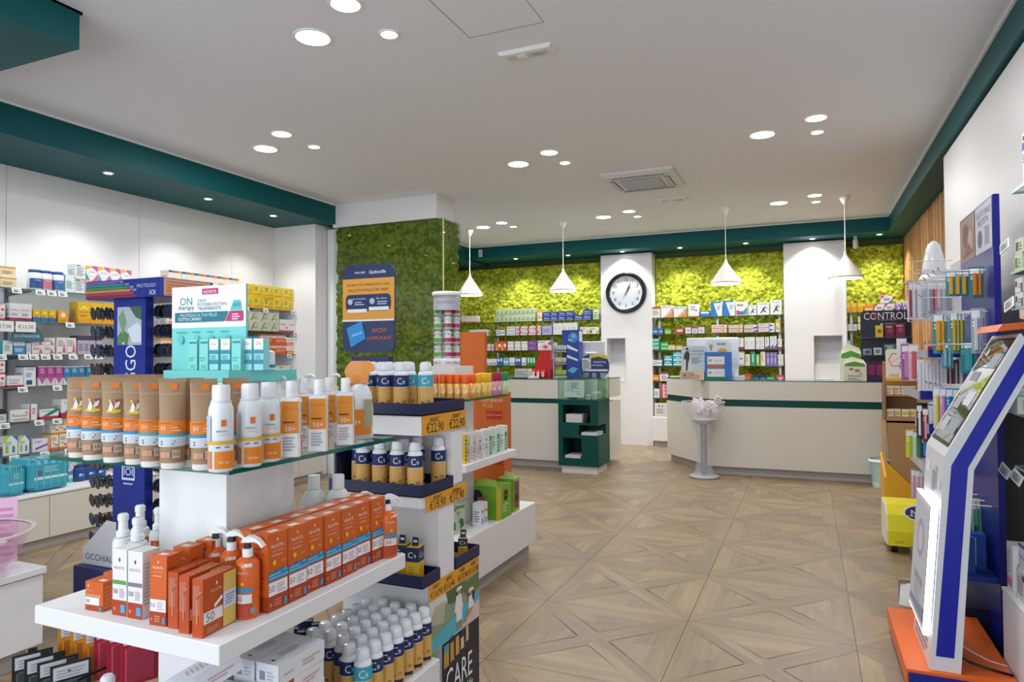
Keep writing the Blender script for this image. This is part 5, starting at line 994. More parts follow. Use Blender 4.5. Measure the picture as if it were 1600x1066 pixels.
# dense block of cans on the island's base
zb = .3605
for i in range(7):
    for j_ in range(5):
        x, y = -1.215-j_*.058, 2.035-i*.058+(.012 if j_ % 2 else 0)
        if j_ >= 2 and i > 5: continue
        tp = '3ea7c0' if (i == 6 and j_ == 0) else '1d2f63'
        place_can(x, y, zb, 'in the dense block on the near island base', tp, '50' if i % 2 else '30', ('turquoise-banded' if tp != '1d2f63' else ['aisle-side', 'second-row', 'third-row', 'fourth-row', 'innermost'][j_])+' sunscreen spray can', rz=RD(40))
def invtube():
    prof = [(.02, 0), (.023, .002), (.023, .02)]
    c = MB().lathe(prof, M('c8942c', .4), seg=18); b = MB(); seg = 20; rings = []; zs = []
    for t in (0, .3, .6, .85, 1): rings.append([((.022+.005*t)*cos(2*pi*q/seg), max(.0015, .022*(1-t)**.7)*sin(2*pi*q/seg)) for q in range(seg)]); zs.append(.021+t*.12)
    b.stack(rings, zs, [M('c8942c', .4), M('1b2d52', .4), M('1b2d52', .4), M('1b2d52', .4)], True)
    e = MB().box(-.027, .027, -.001, .001, .1405, .152, M('1b2d52', .4)); e.draw(flat((0, -.001, .1405), (1, 0, 0), (0, 0, 1)), .054, .0115, [('r', .05, .25, .95, .75, 'd5dae2'), ('r', .47, .2, .53, .8, '1b2d52')])
    return [('cap', mesh_(c)), ('tube', mesh_(b)), ('crimped_end', e.mesh('e'))]
IT = invtube()
for i in range(3):
    for j_ in range(2): thing('sunscreen_tube', 'tube', IT, (-1.515-j_*.06, 1.72+i*.07, zb), RD(20+10*i), 'navy and gold sunscreen tube with crimped top', 'behind the block of cans')
thing('carton_case', 'box', MB().box(-.035, .035, 0, .2, 0, .17, M('b8861e', .45)).draw(flat((.035, .1, 0), (0, 1, 0), (0, 0, 1)), .2, .17, [('r', .3, 0, .32, 1, '9c7018'), ('r', .62, 0, .64, 1, '9c7018')]), (-1.31-.065, 1.585, zb), 0, 'tall mustard yellow carton', 'beside the column on the near island base') if False else None
for i, y in enumerate((1.60, 1.665)): thing('sunscreen_carton', 'box', MB().box(-.03, .03, 0, .05, 0, .2, M('b8861e', .45)).draw(flat((0, 0, 0), (1, 0, 0), (0, 0, 1)), .06, .2, [('L', .15, .2, .85, .8, 8, '9c7018')]), (-1.45-.05, y, zb), RD(90), 'plain mustard yellow carton', 'beside the column on the near island base')
def wcart(w_, l_, h, org=False):
    b = MB(); b.box(-w_/2, w_/2, -l_/2, l_/2, 0, h, M('dfe0e6', .4))
    b.draw(flat((0, 0, h), (0, 1, 0), (-1, 0, 0)), l_, w_*.0+w_, [('L', .35, .1, .75, .25, 2, 'c0a8a8')]) if False else b.draw(flat((0, -l_/2, h), (1, 0, 0), (0, 1, 0)), w_, l_, [('p', [(.4, .12), (.5, .09), (.6, .12), (.5, .15)], '3c3c50'), ('L', .2, .3, .6, .7, 6, 'ccb4b4'), ('r', .9, .3, .93, .7, 'c8ccd8')])
    b.draw(flat((0, -l_/2, 0), (1, 0, 0), (0, 0, 1)), w_, h, [('r', .15, .15, .4, .6, '8c8ca0'), ('L', .5, .2, .9, .7, 3, 'b4b4c0')])
    b.draw(flat((w_/2, 0, 0), (0, 1, 0), (0, 0, 1)), l_, h, [('r', .0, 0, .3, 1, 'b5561e') if org else ('r', 0, 0, .02, 1, 'c8c8d0'), ('t', 'RILASTIL', .22, .4, .2, '8c8ca4'), ('L', .5, .3, .9, .7, 2, 'c8a8a8')]); return b.mesh('w')
WC = proto('wcart', lambda: wcart(.07, .17, .048)); WO = proto('wcarto', lambda: wcart(.07, .17, .048, True))
n_ = 0
for i, y in enumerate((1.01, 1.20, 1.39)):
    for q in range((4, 5, 6)[i]):
        for j_ in range(3 if y > 1.1 else 4):
            x = -1.22-j_*.073
            if x < -1.34 and 1.28 < y: x += 0
            if y == 1.39 and j_ >= 2: continue
            thing('white_carton', 'box', WO if (q == 4 and j_ == 0 and i == 2) else WC, (x, y, zb+q*.0485), RD(random.uniform(-2, 2)), ['bottom', 'second', 'third', 'fourth', 'fifth', 'sixth'][q]+'-layer white carton, '+['near', 'middle', 'far'][i]+' pile', 'on the near island base')
thing('white_carton', 'box', wcart(.055, .16, .045), (-1.31, 1.20, zb+.243+.03), 0, 'white carton leaning on the pile', 'against the near island column', rot=(RD(16), RD(8), RD(-20)))

# ------------------------------------------------------------------ sunglasses stand
BL = M('1a2f8e', .35); x0, x1, y0 = -3.535, -3.285, 2.60
P = [('base', MB().box(-3.62, -3.18, 2.50, 2.95, 0, .12, M('1c2560', .4), .004)), ('pillar', MB().box(x0, x1, y0, y0+.05, .12, 1.735, BL))]
P[1][1].draw(flat(((x0+x1)/2, y0, .12), (1, 0, 0), (0, 0, 1)), .25, 1.615, [('r', .12, .836, .88, .966, 'b4bfca'), ('p', [(.12, .836), (.45, .836), (.5, .87), (.3, .89), (.12, .865)], '5c8a5a'), ('p', [(.5, .966), (.88, .966), (.88, .92), (.7, .93)], '4a6c50'), ('p', [(.15, .93), (.3, .957), (.42, .913), (.3, .87)], '7fa07c'), ('p', [(.45, .89), (.75, .913), (.88, .895), (.88, .845), (.6, .845)], 'dde3ea'),
     ('t', 'PROTEGGO', .55, .681, 2.0, 'e6e9f4', pi/2, 1.25), ('o', .32, .842, .03, 'e6e9f4'), ('r', .30, .380, .7, .43, 'e6e9f4'), ('r', .33, .387, .67, .423, '1a2f8e'), ('t', 'IOI', .5, .408, .28, 'e6e9f4'), ('L', .35, .365, .65, .375, 1, 'c6cce6')])
hd = MB().box(-3.71, -3.12, 2.56, 2.9, 1.725, 1.827, BL, .003); hd.draw(flat((-3.415, 2.56, 1.725), (1, 0, 0), (0, 0, 1)), .59, .102, [('p', [(0, .82), (.42, .82), (.45, .95), (0, .95)], '8a5ca8'), ('p', [(0, .66), (.5, .66), (.53, .79), (0, .79)], '2f8a8c'), ('p', [(0, .50), (.56, .50), (.59, .63), (0, .63)], '4c8a4c'), ('p', [(0, .34), (.6, .34), (.63, .47), (0, .47)], 'cc8a3c'), ('p', [(0, .18), (.64, .18), (.67, .31), (0, .31)], 'a8443c'), ('p', [(0, .03), (.68, .03), (.71, .15), (0, .15)], '8c2c34'),
    ('t', '+1,00', .48, .88, .06, 'e6e9f4'), ('t', '+1,50', .56, .72, .06, 'e6e9f4'), ('t', '+2,00', .62, .56, .06, 'e6e9f4'), ('t', '+2,50', .66, .4, .06, 'e6e9f4'), ('t', 'PROTEGGO', .82, .6, .24, 'c6cce6'), ('t', 'IOI', .9, .22, .07, 'f0f2fa')])
hd.draw(flat((-3.12, 2.73, 1.725), (0, 1, 0), (0, 0, 1)), .34, .102, [('r', .05, .05, .95, .95, 'b98a6c'), ('L', .1, .1, .9, .9, 5, '9c6a50')]); P.append(('header_box', hd))
for k_ in range(13):
    z = 1.64-k_*.105
    P.append(('holder_bar', MB().tube([(x0, y0+.1, z), (x0-.26, y0+.04, z)], .004, WIRE).tube([(x1, y0+.1, z), (x1+.24, y0+.04, z)], .004, WIRE)))
P[1:1] = []
thing('sunglasses_stand', 'display stand', P, desc='tall dark blue sunglasses stand with striped header', place='beyond the near island')
def sung(c1, c2):
    def f():
        fr = MB(); lens = []
        for s_ in (-1, 1):
            pts = [(s_*.034+.029*cos(a*pi/8), .0, .033*sin(a*pi/8)-(.004 if sin(a*pi/8) < 0 else 0)) for a in range(17)]
            fr.tube(pts, .0028, M(c1, .25), 5)
            l_ = MB(); l_.prism([(s_*.034+.028*cos(a*pi/8), .032*sin(a*pi/8)) for a in range(16)], -.0008, .0008, M(c2, .2), 'y'); lens.append(('lens', l_.mesh('l')))
            fr.tube([(s_*.063, 0, .012), (s_*.066, .012, .010), (s_*.060, .12, -.004), (s_*.055, .14, -.02)], .0022, M(c1, .25), 5)
        fr.tube([(-.007, 0, .006), (0, -.002, .010), (.007, 0, .006)], .0026, M(c1, .25), 5)
        return [('frame', fr.mesh('f'))]+lens
    return proto(('sun', c1, c2), f)
cols = [('16181e', '1c2a48'), ('1a2030', '24324e'), ('15161a', '101216'), ('6a2a1c', '1c2438'), ('20242c', '2a4058')]
for k_ in range(13):
    z = 1.64-k_*.105
    if 1.12 < z < 1.24: continue
    for q in range(3):
        thing('sunglasses', 'sunglasses', sung(*cols[(k_*2+q) % 5]), (x0-.068-q*.036, y0+.05-q*.028, z+.012), 0, 'dark sunglasses in %s row down' % ORD[k_], 'of the blue stand\'s left side', rot=(RD(8), 0, RD(-14)), group='sunglasses on the blue stand')
    for q in range(4):
        thing('sunglasses', 'sunglasses', sung(*cols[(k_+q*2) % 5]), (x1+.045+q*.05, y0+.088-q*.012, z+.012), 0, 'dark sunglasses in %s row down' % ORD[k_], 'of the blue stand\'s right side', rot=(RD(8), 0, RD(72)), group='sunglasses on the blue stand')
fl = MB().prism([(-.155, .0), (.10, .0), (.10, .235), (.03, .24), (-.155, .075)], -.004, 0, 'd3d5da', 'y'); fl.draw(flat((-.0, -.004, 0), (1, 0, 0), (0, 0, 1)), .3, .24, [('t', 'OCCHIALI', .43, .17, .72, '2a3470')])
p = ony(160, 850, 2.44); thing('counter_card', 'sign', fl, (p.x+.005, 2.44, .315), 0, 'pale angled card lettered OCCHIALI', 'low on the front of the blue sunglasses stand')
st = MB().box(-3.56, -3.30, 2.40, 2.49, 0, .31, M('2a3470', .4)); thing('card_plinth', 'plinth', st, desc='dark blue low plinth', place='under the pale OCCHIALI card')

# ------------------------------------------------------------------ bowl of pink samples
bx, by, bz = -3.36, 1.76, .441; pr = [(.06, .0), (.10, .004), (.16, .03), (.21, .085), (.245, .16), (.262, .20)]
bo = MB(); seg = 36
def ringp(r, z): return [(r*cos(2*pi*j/seg), r*sin(2*pi*j/seg), z) for j in range(seg)]
for (r0, z0), (r1, z1) in zip(pr[:-1], pr[1:]):
    A, B = ringp(r0, z0), ringp(r1, z1)
    for j in range(seg): k = (j+1) % seg; bo.face([A[j], A[k], B[k], B[j]], PINKP, True)
bo.face(ringp(.06, .0005)[::-1], PINKP)
rim = MB(); rg = [(.262, .20), (.28, .202), (.28, .208), (.258, .207)]
for (r0, z0), (r1, z1) in zip(rg[:-1], rg[1:]):
    A, B = ringp(r0, z0), ringp(r1, z1)
    for j in range(seg): k = (j+1) % seg; rim.face([A[j], A[k], B[k], B[j]], M('d9ccd2', .15), True)
wt = MB().draw(lambda a, b_, k: Vector((.232*cos(-pi/2+a/.23), .232*sin(-pi/2+a/.23), .10+b_)), .3, .09, [('t', 'Probabel', .75, .75, .45, '5c1c3c'), ('t', 'line', .65, .2, .25, '5c1c3c')], True)
thing('glass_bowl', 'bowl', [('bowl', bo), ('rim', rim), ('printed_lettering', wt)], (bx, by, bz), RD(35), 'large pink-tinted clear bowl with thick rim', 'on the low cabinet at the left edge')
rr = random.Random(5)
def lay(n, name, cat, me, desc, pl, rad, zz):
    for i in range(n):
        a = 2*pi*(i+.3)/n+rr.uniform(-.1, .1); r = rad*rr.uniform(.75, 1)
        thing(name, cat, me, (bx+r*cos(a), by+r*sin(a), bz+zz+rr.uniform(0, .02)), 0, desc, pl, rot=(rr.uniform(-.5, .5), rr.uniform(1.1, 1.7), rr.uniform(0, 6)))
ball = MB().lathe([(.004, -.02), (.014, -.015), (.02, 0), (.014, .015), (.004, .02)], M('e9dfe6', .8), seg=12).mesh('b')
pt = [('tube', MB().lathe([(.014, 0), (.016, .01), (.016, .08), (.014, .085)], M('e06aa4', .35), seg=12).mesh('t')), ('cap', MB().lathe([(.011, .085), (.011, .105)], M('ece6ea', .3), seg=12).mesh('c'))]
lay(7, 'cotton_ball', 'cotton ball', ball, 'white cotton ball', 'in the pink bowl', .13, .07); lay(6, 'cotton_ball', 'cotton ball', ball, 'white cotton ball in the upper layer', 'in the pink bowl', .17, .13)
lay(6, 'pink_tube', 'tube', pt, 'pink sample tube with white cap', 'in the pink bowl', .12, .12); lay(5, 'pink_tube', 'tube', pt, 'pink sample tube on top of the heap', 'in the pink bowl', .10, .17); lay(4, 'pink_tube', 'tube', pt, 'pink sample tube at the bottom', 'in the pink bowl', .06, .04)
thing('card_sign', 'sign', MB().box(-.06, .06, -.002, .002, 0, .3, M('e3b9d6', .4), 0).draw(flat((0, -.002, 0), (1, 0, 0), (0, 0, 1)), .12, .3, [('L', .1, .1, .9, .9, 8, 'c98ab4')]), (-3.49, 2.01, .4415), RD(50), 'upright pink card', 'beside the pink bowl')

# ------------------------------------------------------------------ hanging coloured packets below the near island (left)
fr = MB().box(-2.10, -1.86, 1.40, 1.68, 0, .05, M('3a3c42', .5)).tube([(-2.01, 1.53, .05), (-2.01, 1.53, .44)], .015, METAL)
for a_, c_, k_ in ((-2.22, -2.03, 1.37), (-2.19, -1.885, 1.49), (-2.1, -2.0, 1.61), (-2.02, -1.84, 1.71)): fr.tube([(a_+.01, k_, .45), (c_-.01, k_, .45)], .003, BLACK)
fr.tube([(-2.01, 1.37, .44), (-2.01, 1.71, .44)], .004, BLACK)
thing('packet_rack', 'rack', fr, desc='low wire rack holding coloured packets', place='left of the near island base')
PK = {}
def packet(c, c2):
    b = MB(); w_, h = .105, .17; b.box(-.0015, .0015, -w_/2, w_/2, -h, .0, M(c, .45)); cd_ = MB()
    for s_ in (1, -1): cd_.draw(flat((s_*.0016, 0, -.045), (0, s_, 0), (0, 0, 1)), w_*.86, .038, [('r', 0, 0, 1, 1, 'cfd2d6'), ('o', .45, .5, .05, '2c2e34'), ('L', .1, .15, .9, .85, 3, 'a4a8ae')]); cd_.draw(flat((s_*.0016, 0, -h), (0, s_, 0), (0, 0, 1)), w_*.86, h*.68, [('L', 0, .05, 1, .95, 8, c2)])
    bu = MB().box(.0018, .010, -w_*.4, w_*.4, -h*.95, -.05, M(c2, .6), .004)
    hk = MB().box(-.0012, .0012, -.012, .012, .0, .012, M(c, .45))
    return [('card', b.mesh('b')), ('printed_label', cd_.mesh('l')), ('swim_cap', bu.mesh('u')), ('hang_tab', hk.mesh('h'))]
PKS = {'black': packet('23282a', '3c4446'), 'orange': packet('d98a1c', 'b5701a'), 'red': packet('b3203c', 'a8324a'), 'teal': packet('2b9aa4', '3aa8b0')}
for (cn, xs, y, zz) in (('black', (-2.22, -2.16, -2.10, -2.04), 1.37, .49), ('orange', (-2.19, -2.13, -2.07), 1.49, .55), ('red', (-2.02, -1.96, -1.90), 1.49, .57), ('red', (-2.10, -2.02), 1.61, .57), ('teal', (-2.02, -1.96, -1.90, -1.84), 1.71, .57)):
    for x in xs: thing('hanging_packet', 'packet', PKS[cn], (x, y, zz), RD(-24), cn+' hanging packet with white label', 'on the wire rack, row %s' % {1.37: 'nearest', 1.49: 'two', 1.61: 'three', 1.71: 'farthest'}[y])
for x, y in ((-1.755, 1.28), (-1.76, 1.12), (-1.70, 1.07)): thing('sunscreen_bottle', 'bottle', [('body', MB().lathe([(.023, 0), (.025, .003), (.025, .135), (.018, .15)], M('dd6522', .35), seg=20)), ('cap', MB().lathe([(.0185, .1505), (.0185, .172), (.012, .18)], M('e4e6ea', .25), seg=18))], (x, y, .3605), 0, 'orange bottle with domed white cap', 'on the near island base corner')

# ------------------------------------------------------------------ MACARE totem behind
tm = MB().prism([(-.125, 0), (.125, 0), (.115, 1.40), (-.115, 1.40)], 0, .05, M('1d2c58', .4), 'y')
hp = []
for cx_, cz_, a0 in ((.11, -.05, 0), (.11, .42, 0), (-.11, .42, pi/2), (-.11, -.05, pi)):
    pass
def rrect(x0, x1, z0, z1, r, n=6):
    out = []
    for (cx_, cz_, a0) in ((x1-r, z0+r, -pi/2), (x1-r, z1-r, 0), (x0+r, z1-r, pi/2), (x0+r, z0+r, pi)):
        for k_ in range(n+1): a = a0+pi/2*k_/n; out.append((cx_+r*cos(a), cz_+r*sin(a)))
    return out
hm = MB().prism(rrect(-.162, .162, 1.42, 1.885, .05), -.012, 0, M('22315c', .4), 'y')
hm.draw(flat((0, -.012, 1.42), (1, 0, 0), (0, 0, 1)), .324, .465, [('r', 0, .37, 1, .84, 'dd9c3c'), ('t', 'MIACARE', .34, .91, .2, 'e6eaf2'), ('t', 'Gatlinolife', .68, .91, .32, 'f0f2f6'), ('t', 'SOLARI CHE SI PRENDONO CURA', .5, .77, .84, '3c2c14'), ('t', 'DELLA TUA PELLE E DEL MARE', .5, .71, .78, '3c2c14'),
    ('p', rrect(.06, .94, .47, .66, .07, 4), '22315c'), ('o', .15, .58, .05, 'aebcd4', 1), ('t', 'BIO COLLOIDAL', .33, .61, .26, 'e6eaf2'), ('L', .24, .54, .46, .59, 2, 'aebcd4'), ('o', .58, .58, .05, 'aebcd4'), ('t', 'Mare Sicuro', .76, .61, .2, 'e6eaf2'), ('L', .68, .54, .88, .59, 2, 'aebcd4'), ('r', .1, .455, .48, .495, 'e6e6e6'), ('r', .52, .475, .9, .515, 'e6e6e6'),
    ('r', 0, .355, 1, .375, 'e8e2d4'), ('p', [(.08, .28), (.38, .36), (.46, .16), (.17, .06)], '2f8cd0'), ('t', 'UNICLUB', .28, .21, .2, 'e9eff6', .25), ('t', 'RICEVI', .72, .25, .26, 'd8703c'), ('t', 'DOPPI PUNTI', .72, .16, .46, 'd8703c')])
thing('advertising_totem', 'sign', [('trunk', tm), ('header_card', hm)], (-2.115, 3.0, 0), 0, 'navy and orange cardboard totem lettered RICEVI DOPPI PUNTI', 'standing between the islands')

# ------------------------------------------------------------------ far island goods
thing_ = thing
cy = (-2.094, 3.80, 1.336)
seg = 28; body = MB()
A, B = [(.083*cos(2*pi*j/seg), .083*sin(2*pi*j/seg), .05) for j in range(seg)], [(.083*cos(2*pi*j/seg), .083*sin(2*pi*j/seg), .44) for j in range(seg)]
for j in range(seg): k = (j+1) % seg; body.face([A[j], A[k], B[k], B[j]], PLEX, True)
lid = MB().lathe([(.088, .44), (.092, .445), (.092, .465), (.086, .468)], M('e4e4e2', .35), seg=28); bs = MB().lathe([(.084, 0), (.085, .002), (.085, .05)], M('d5cfd2', .4), seg=28)
bs.draw(cylf(.085), .5, .05, [('t', 'SAUGELLA', .62, .45, .22, '2c3c6c'), ('t', 'SAUGELLA', .35, .45, .2, 'a83c6c')], True)
hb = MB().draw(cylf(.0825, .35), 2*pi*.083, .09, [('r', 0, 0, 1, 1, 'b9b8c4'), ('t', 'SAUGELLA', .5, .55, .2, '7c7c90')], True)
thing('bottle_column', 'display', [('clear_cylinder', body), ('lid', lid), ('base_ring', bs), ('printed_band', hb)], cy, RD(20), 'clear cylinder display of stacked bottles with white lid', 'on top of the far island column')
def minib(c, c2):
    return proto(('mini', c), lambda: [('body', MB().lathe([(.022, 0), (.024, .004), (.024, .045), (.019, .055), (.024, .065), (.024, .075)], M('dde3dc', .35), seg=14).mesh('b')), ('printed_label', MB().lathe([(.0245, .012), (.0245, .036)], M(c, .4), seg=14, cap=False).mesh('l')), ('cap', MB().lathe([(.014, .0755), (.014, .088)], M(c2, .4), seg=12).mesh('c'))])
for lv in range(4):
    for (dx, dy, c, c2, nm_) in ((-.045, -.035, '6cb83c', 'c8dcc0', 'green banded'), (.032, -.042, 'c81c6c', 'e0c4d4', 'magenta banded'), (.052, .03, 'c81c6c', 'e0c4d4', 'magenta banded rear'), (-.03, .045, '6cb83c', 'c8dcc0', 'green banded rear')):
        thing('small_bottle', 'bottle', minib(c, c2), (cy[0]+dx, cy[1]+dy, cy[2]+.051+lv*.09), 0, nm_+' small bottle, '+['lowest', 'second', 'third', 'top'][lv]+' tier,', 'in the clear cylinder')
# row of coloured aerosol caps on the far glass shelf
def aero(c, lb):
    return proto(('aero', c), lambda: [('body', MB().lathe([(.019, 0), (.0205, .003), (.0205, .088)], M(lb, .35), seg=18).mesh('b')), ('printed_label', MB().draw(cylf(.0205), 2*pi*.0205, .088, [('o', .5, .5, .1, 'ece6d4', 1), ('L', .3, .1, .7, .3, 3, '9c6a2c'), ('r', .1, .3, .2, .8, 'e6e0d0')], True).mesh('l')), ('cap', MB().lathe([(.0205, .0885), (.0212, .092), (.0212, .138), (.019, .142)], M(c, .35), seg=18).mesh('c'))])
seq = [(680, 3.52, 'e2601c'), (692, 3.52, 'e2601c'), (704, 3.52, 'e2601c'), (715, 3.52, 'e2601c'), (727, 3.52, 'e2601c'), (738, None, 'e2601c'), (746, None, 'e6b41c'), (756, None, 'e6b41c'), (763, None, 'e6b41c'), (771, None, '9c2448'), (779, None, '9c2448'), (785, None, '1f8c54'), (789, None, '1f8c54')]
for u, yy_, c in seq:
    if yy_: p = ony(u, 600, yy_)
    else: p = onx(u, 600, -1.815)
    if p.x > -1.81: p.x = -1.81
    dn = {'e2601c': 'orange', 'e6b41c': 'yellow', '9c2448': 'crimson', '1f8c54': 'green'}[c]
    thing('aerosol_can', 'can', aero(c, {'e2601c': 'd9a24c', 'e6b41c': 'd8b84c', '9c2448': 'c4889c', '1f8c54': 'b8cf9c'}[c]), (p.x, p.y, 1.1505), RD(30), 'small aerosol can with %s cap' % dn, 'on the far island\'s glass shelf')
for i, (x, y) in enumerate(((-1.95, 3.6), (-1.90, 3.6), (-2.0, 3.6), (-1.86, 3.72), (-1.86, 3.80), (-1.90, 3.9))):
    thing('aerosol_can', 'can', aero('e2601c' if i < 4 else 'e6b41c', 'd9a24c'), (x+.0, y, 1.1505), RD(30), 'aerosol can in the second row', 'behind the coloured caps on far glass shelf')
# cartons on far thick shelf and far base
def cart2(u, z, xs, w_, dp, h, base_, items, desc, pl, rz=90, face='x'):
    p = onx(u, 600, xs) if face == 'x' else ony(u, 600, xs)
    thing('medicine_carton', 'box', carton(w_, dp, h, 'c2'+base_+str(w_)+str(h)+desc, items, base_), (p.x, p.y, z), RD(rz), desc, pl)
FS = 'on the thick shelf of the far island'
for u, b_, it, ds in ((728, 'd8b83c', [('L', .2, .1, .8, .9, 6, '4c3c2c')], 'slim yellow carton with dark print'), (737, 'e4dfe2', [('t', 'YOVIS', .5, .85, .7, 'a82c4c'), ('L', .2, .1, .8, .6, 5, 'b06a7c')], 'white carton with crimson lettering'), (746, 'e4dfe2', [('t', 'YOVIS', .5, .85, .7, 'a82c4c'), ('L', .2, .1, .8, .6, 5, 'b06a7c')], 'white carton with crimson lettering'),
                     (756, 'e2e4e2', [('L', .2, .3, .8, .6, 2, 'b4b8b8')], 'plain white carton'), (766, 'dfe6e0', [('r', .15, .05, .85, .75, '3f9a6c'), ('L', .25, .15, .75, .6, 4, 'cfe6d8')], 'white and green carton'), (778, 'dfe6e0', [('r', .1, .1, .45, .85, '3f9a6c'), ('r', .55, .1, .9, .85, '3f9a6c')], 'white and green carton'), (790, 'dfe6e0', [('r', .1, .1, .45, .85, '3f9a6c'), ('r', .55, .1, .9, .85, '3f9a6c')], 'white and green carton')):
    cart2(u, .7805, -1.81, .052 if u > 760 else .036, .06, .165, b_, it, ds, FS)
BS = 'on the base of the far island'
for i, (x, y) in enumerate(((-1.98, 3.50), (-1.90, 3.50), (-1.98, 3.60), (-1.90, 3.60))): thing('medicine_carton', 'box', carton(.075, .075, .155, 'gg', [('r', 0, .88, 1, 1, '5f8a5c'), ('o', .6, .4, .22, '3c8a3c'), ('L', .1, .65, .7, .8, 2, '6c8c6c'), ('p', [(.5, .1), (.9, .2), (.85, .5), (.6, .4)], '2f6c3c')], 'b8c4ac'), (x, y, .3605), RD(70), 'green and grey block carton', BS)
for i, (x, y) in enumerate(((-1.83, 3.76), (-1.83, 3.81))): thing('medicine_carton', 'box', carton(.035, .06, .14, 'wb', [('r', .2, .1, .8, .35, '7c9cd0'), ('r', .2, .6, .8, .7, 'c85c6c')], 'e3e6ea'), (x, y, .3605), RD(85), 'small white and blue carton', BS)
cs = MB().box(-.16, .16, -.09, .09, 0, .21, M('6fa82c', .45)); cs.draw(flat((0, -.09, 0), (1, 0, 0), (0, 0, 1)), .32, .21, [('r', 0, 0, .08, 1, 'd0b83c'), ('r', .92, 0, 1, 1, 'd0b83c'), ('o', .5, .7, .12, '1c1c1c'), ('L', .3, .3, .7, .55, 3, '4c7c1c')])
cs.draw(flat((.16, 0, 0), (0, 1, 0), (0, 0, 1)), .18, .21, [('r', 0, 0, .1, 1, 'd0b83c'), ('o', .5, .7, .2, '1c1c1c'), ('t', 'Caramelle', .5, .7, .5, 'e86c5c'), ('L', .2, .2, .8, .5, 3, 'b8d48c')])
thing('sweets_display', 'display', [('box', cs), ('pop_up_flap', MB().prism([(-.02, .21), (.14, .21), (.13, .25), (.04, .262), (0, .24)], -.088, -.086, 'a8c84c', 'y'))], (-1.95, 4.02, .3605), RD(0), 'green and yellow sweets display box', BS)
thing('sweets_display', 'display', [('box', MB().box(-.06, .06, -.05, .05, 0, .22, M('8fb03c', .45)).draw(flat((.06, 0, 0), (0, 1, 0), (0, 0, 1)), .1, .22, [('r', .1, .1, .9, .9, '7a4a5c'), ('o', .5, .4, .25, '3c1c2c')])), ('pop_up_flap', MB().prism([(-.04, .22), (.05, .22), (.03, .25), (-.02, .262)], 0, .002, 'd8dcb4', 'y'))], (-1.86, 4.22, .3605), 0, 'tall green sweets box with dark picture', BS)
thing('small_jar', 'jar', jar('c8c4ae', '7c2c3c', .028, .15, [('L', .35, .2, .65, .6, 4, '8c8464')]), (-1.90, 3.88, .3605), 0, 'small jar with dark red lid', BS)
od = MB().box(-.28, -.03, 0, .12, 0, .78, M('c8621c', .5)).draw(flat((-.155, 0, 0), (1, 0, 0), (0, 0, 1)), .25, 1.02, [('t', 'SUSTENIUM', .62, .71, .66, 'f0dcc0'), ('t', 'PLUS', .5, .675, .3, 'e8c43c'), ('r', .45, .58, .95, .64, 'b8341c'), ('t', 'ENERGIA FISICA E MENTALE', .7, .61, .44, 'f2e2d4'), ('r', .45, .27, .95, .33, 'b8341c'), ('t', 'ENERGIA FISICA', .7, .30, .4, 'f2e2d4')])
oh = MB().box(-.38, -.19, .02, .06, .90, 1.21, M('c8621c', .5))
thing('orange_display', 'display stand', [('box', od), ('header_card', oh)], (-1.92, 4.36, .3605), 0, 'tall orange cardboard vitamin display', 'at the far end of the far island')

# ------------------------------------------------------------------ things on the back counters
CT = 1.1065
def cbox(u, v, Yp, w_, dp, h, base_, items, desc, pl, z=CT, rz=0, name='medicine_carton', cat='box'):
    p = ony(u, v, Yp); thing(name, cat, carton(w_, dp, h, 'cb'+desc, items, base_), (p.x, Yp, z), RD(rz), desc, pl)
LC = 'on the left counter'
# red tiered display
rd = MB(); 
for i, (z0, z1, y0_, w_) in enumerate(((0, .12, 0, .24), (.12, .24, .06, .2), (.24, .36, .12, .15))): rd.box(-w_/2, w_/2, y0_, .2, z0, z1, M('c02028', .4))
rh = MB().prism([(.0+.09*cos(a*pi/8), .36+.09*sin(a*pi/8)) for a in range(9)], .15, .156, 'e3e0e2', 'y').draw(flat((0, .15, .36), (1, 0, 0), (0, 0, 1)), .12, .08, [('r', .44, .2, .56, .9, 'b8242c'), ('r', .2, .45, .8, .65, 'b8242c')])
p = ony(846, 585, 8.25); thing('red_display', 'display', [('tiered_box', rd), ('round_header', rh)], (p.x, 8.25, CT), 0, 'red tiered cardboard display with white cross header', LC)
for i in range(3):
    thing('round_tin', 'tin', MB().lathe([(.028, 0), (.03, .004), (.03, .1), (.026, .105)], M('b81c28', .3), seg=16).draw(cylf(.03), .188, .1, [('r', .4, .2, .6, .85, 'e6dadc'), ('r', .47, .3, .53, .75, 'b81c28')], True), (p.x-.085+i*.065, 8.20, CT), 0, 'small red tin with white panel', 'in front of the red display')
# tall blue display with shelves of cartons
bd = MB(); bm = M('24469c', .4); bd.box(-.09, .18, .12, .15, 0, .62, bm).box(.02, .18, 0, .12, 0, .6, bm).box(-.17, -.16, 0, .14, 0, .46, M('b8b9be', .4)).box(-.16, .02, .0, .14, 0, .02, 'c8c4ae').box(-.16, .02, 0, .14, .17, .18, '8c2028').box(-.16, .02, 0, .14, .33, .34, 'a8623c')
bd.draw(flat((.1, 0, 0), (1, 0, 0), (0, 0, 1)), .16, .6, [('o', .5, .86, .42, '3f8cd0'), ('o', .55, .9, .2, '7fb8e4'), ('p', [(0, .72), (.9, .60), (.9, .56), (0, .64)], 'e3e8f0'), ('p', [(0, .50), (.9, .40), (.9, .36), (0, .44)], 'dfe3ee'), ('p', [(0, .16), (.5, .24), (.9, .2), (.5, .1)], '58b4dc'), ('L', .1, .8, .5, .84, 1, 'e6e9f2')])
bd.draw(flat((.18, .07, 0), (0, 1, 0), (0, 0, 1)), .13, .6, [('r', 0, .78, 1, 1, 'cfdbe6'), ('t', 'U-TA', .5, .45, .9, 'dfe6f2', pi/2)])
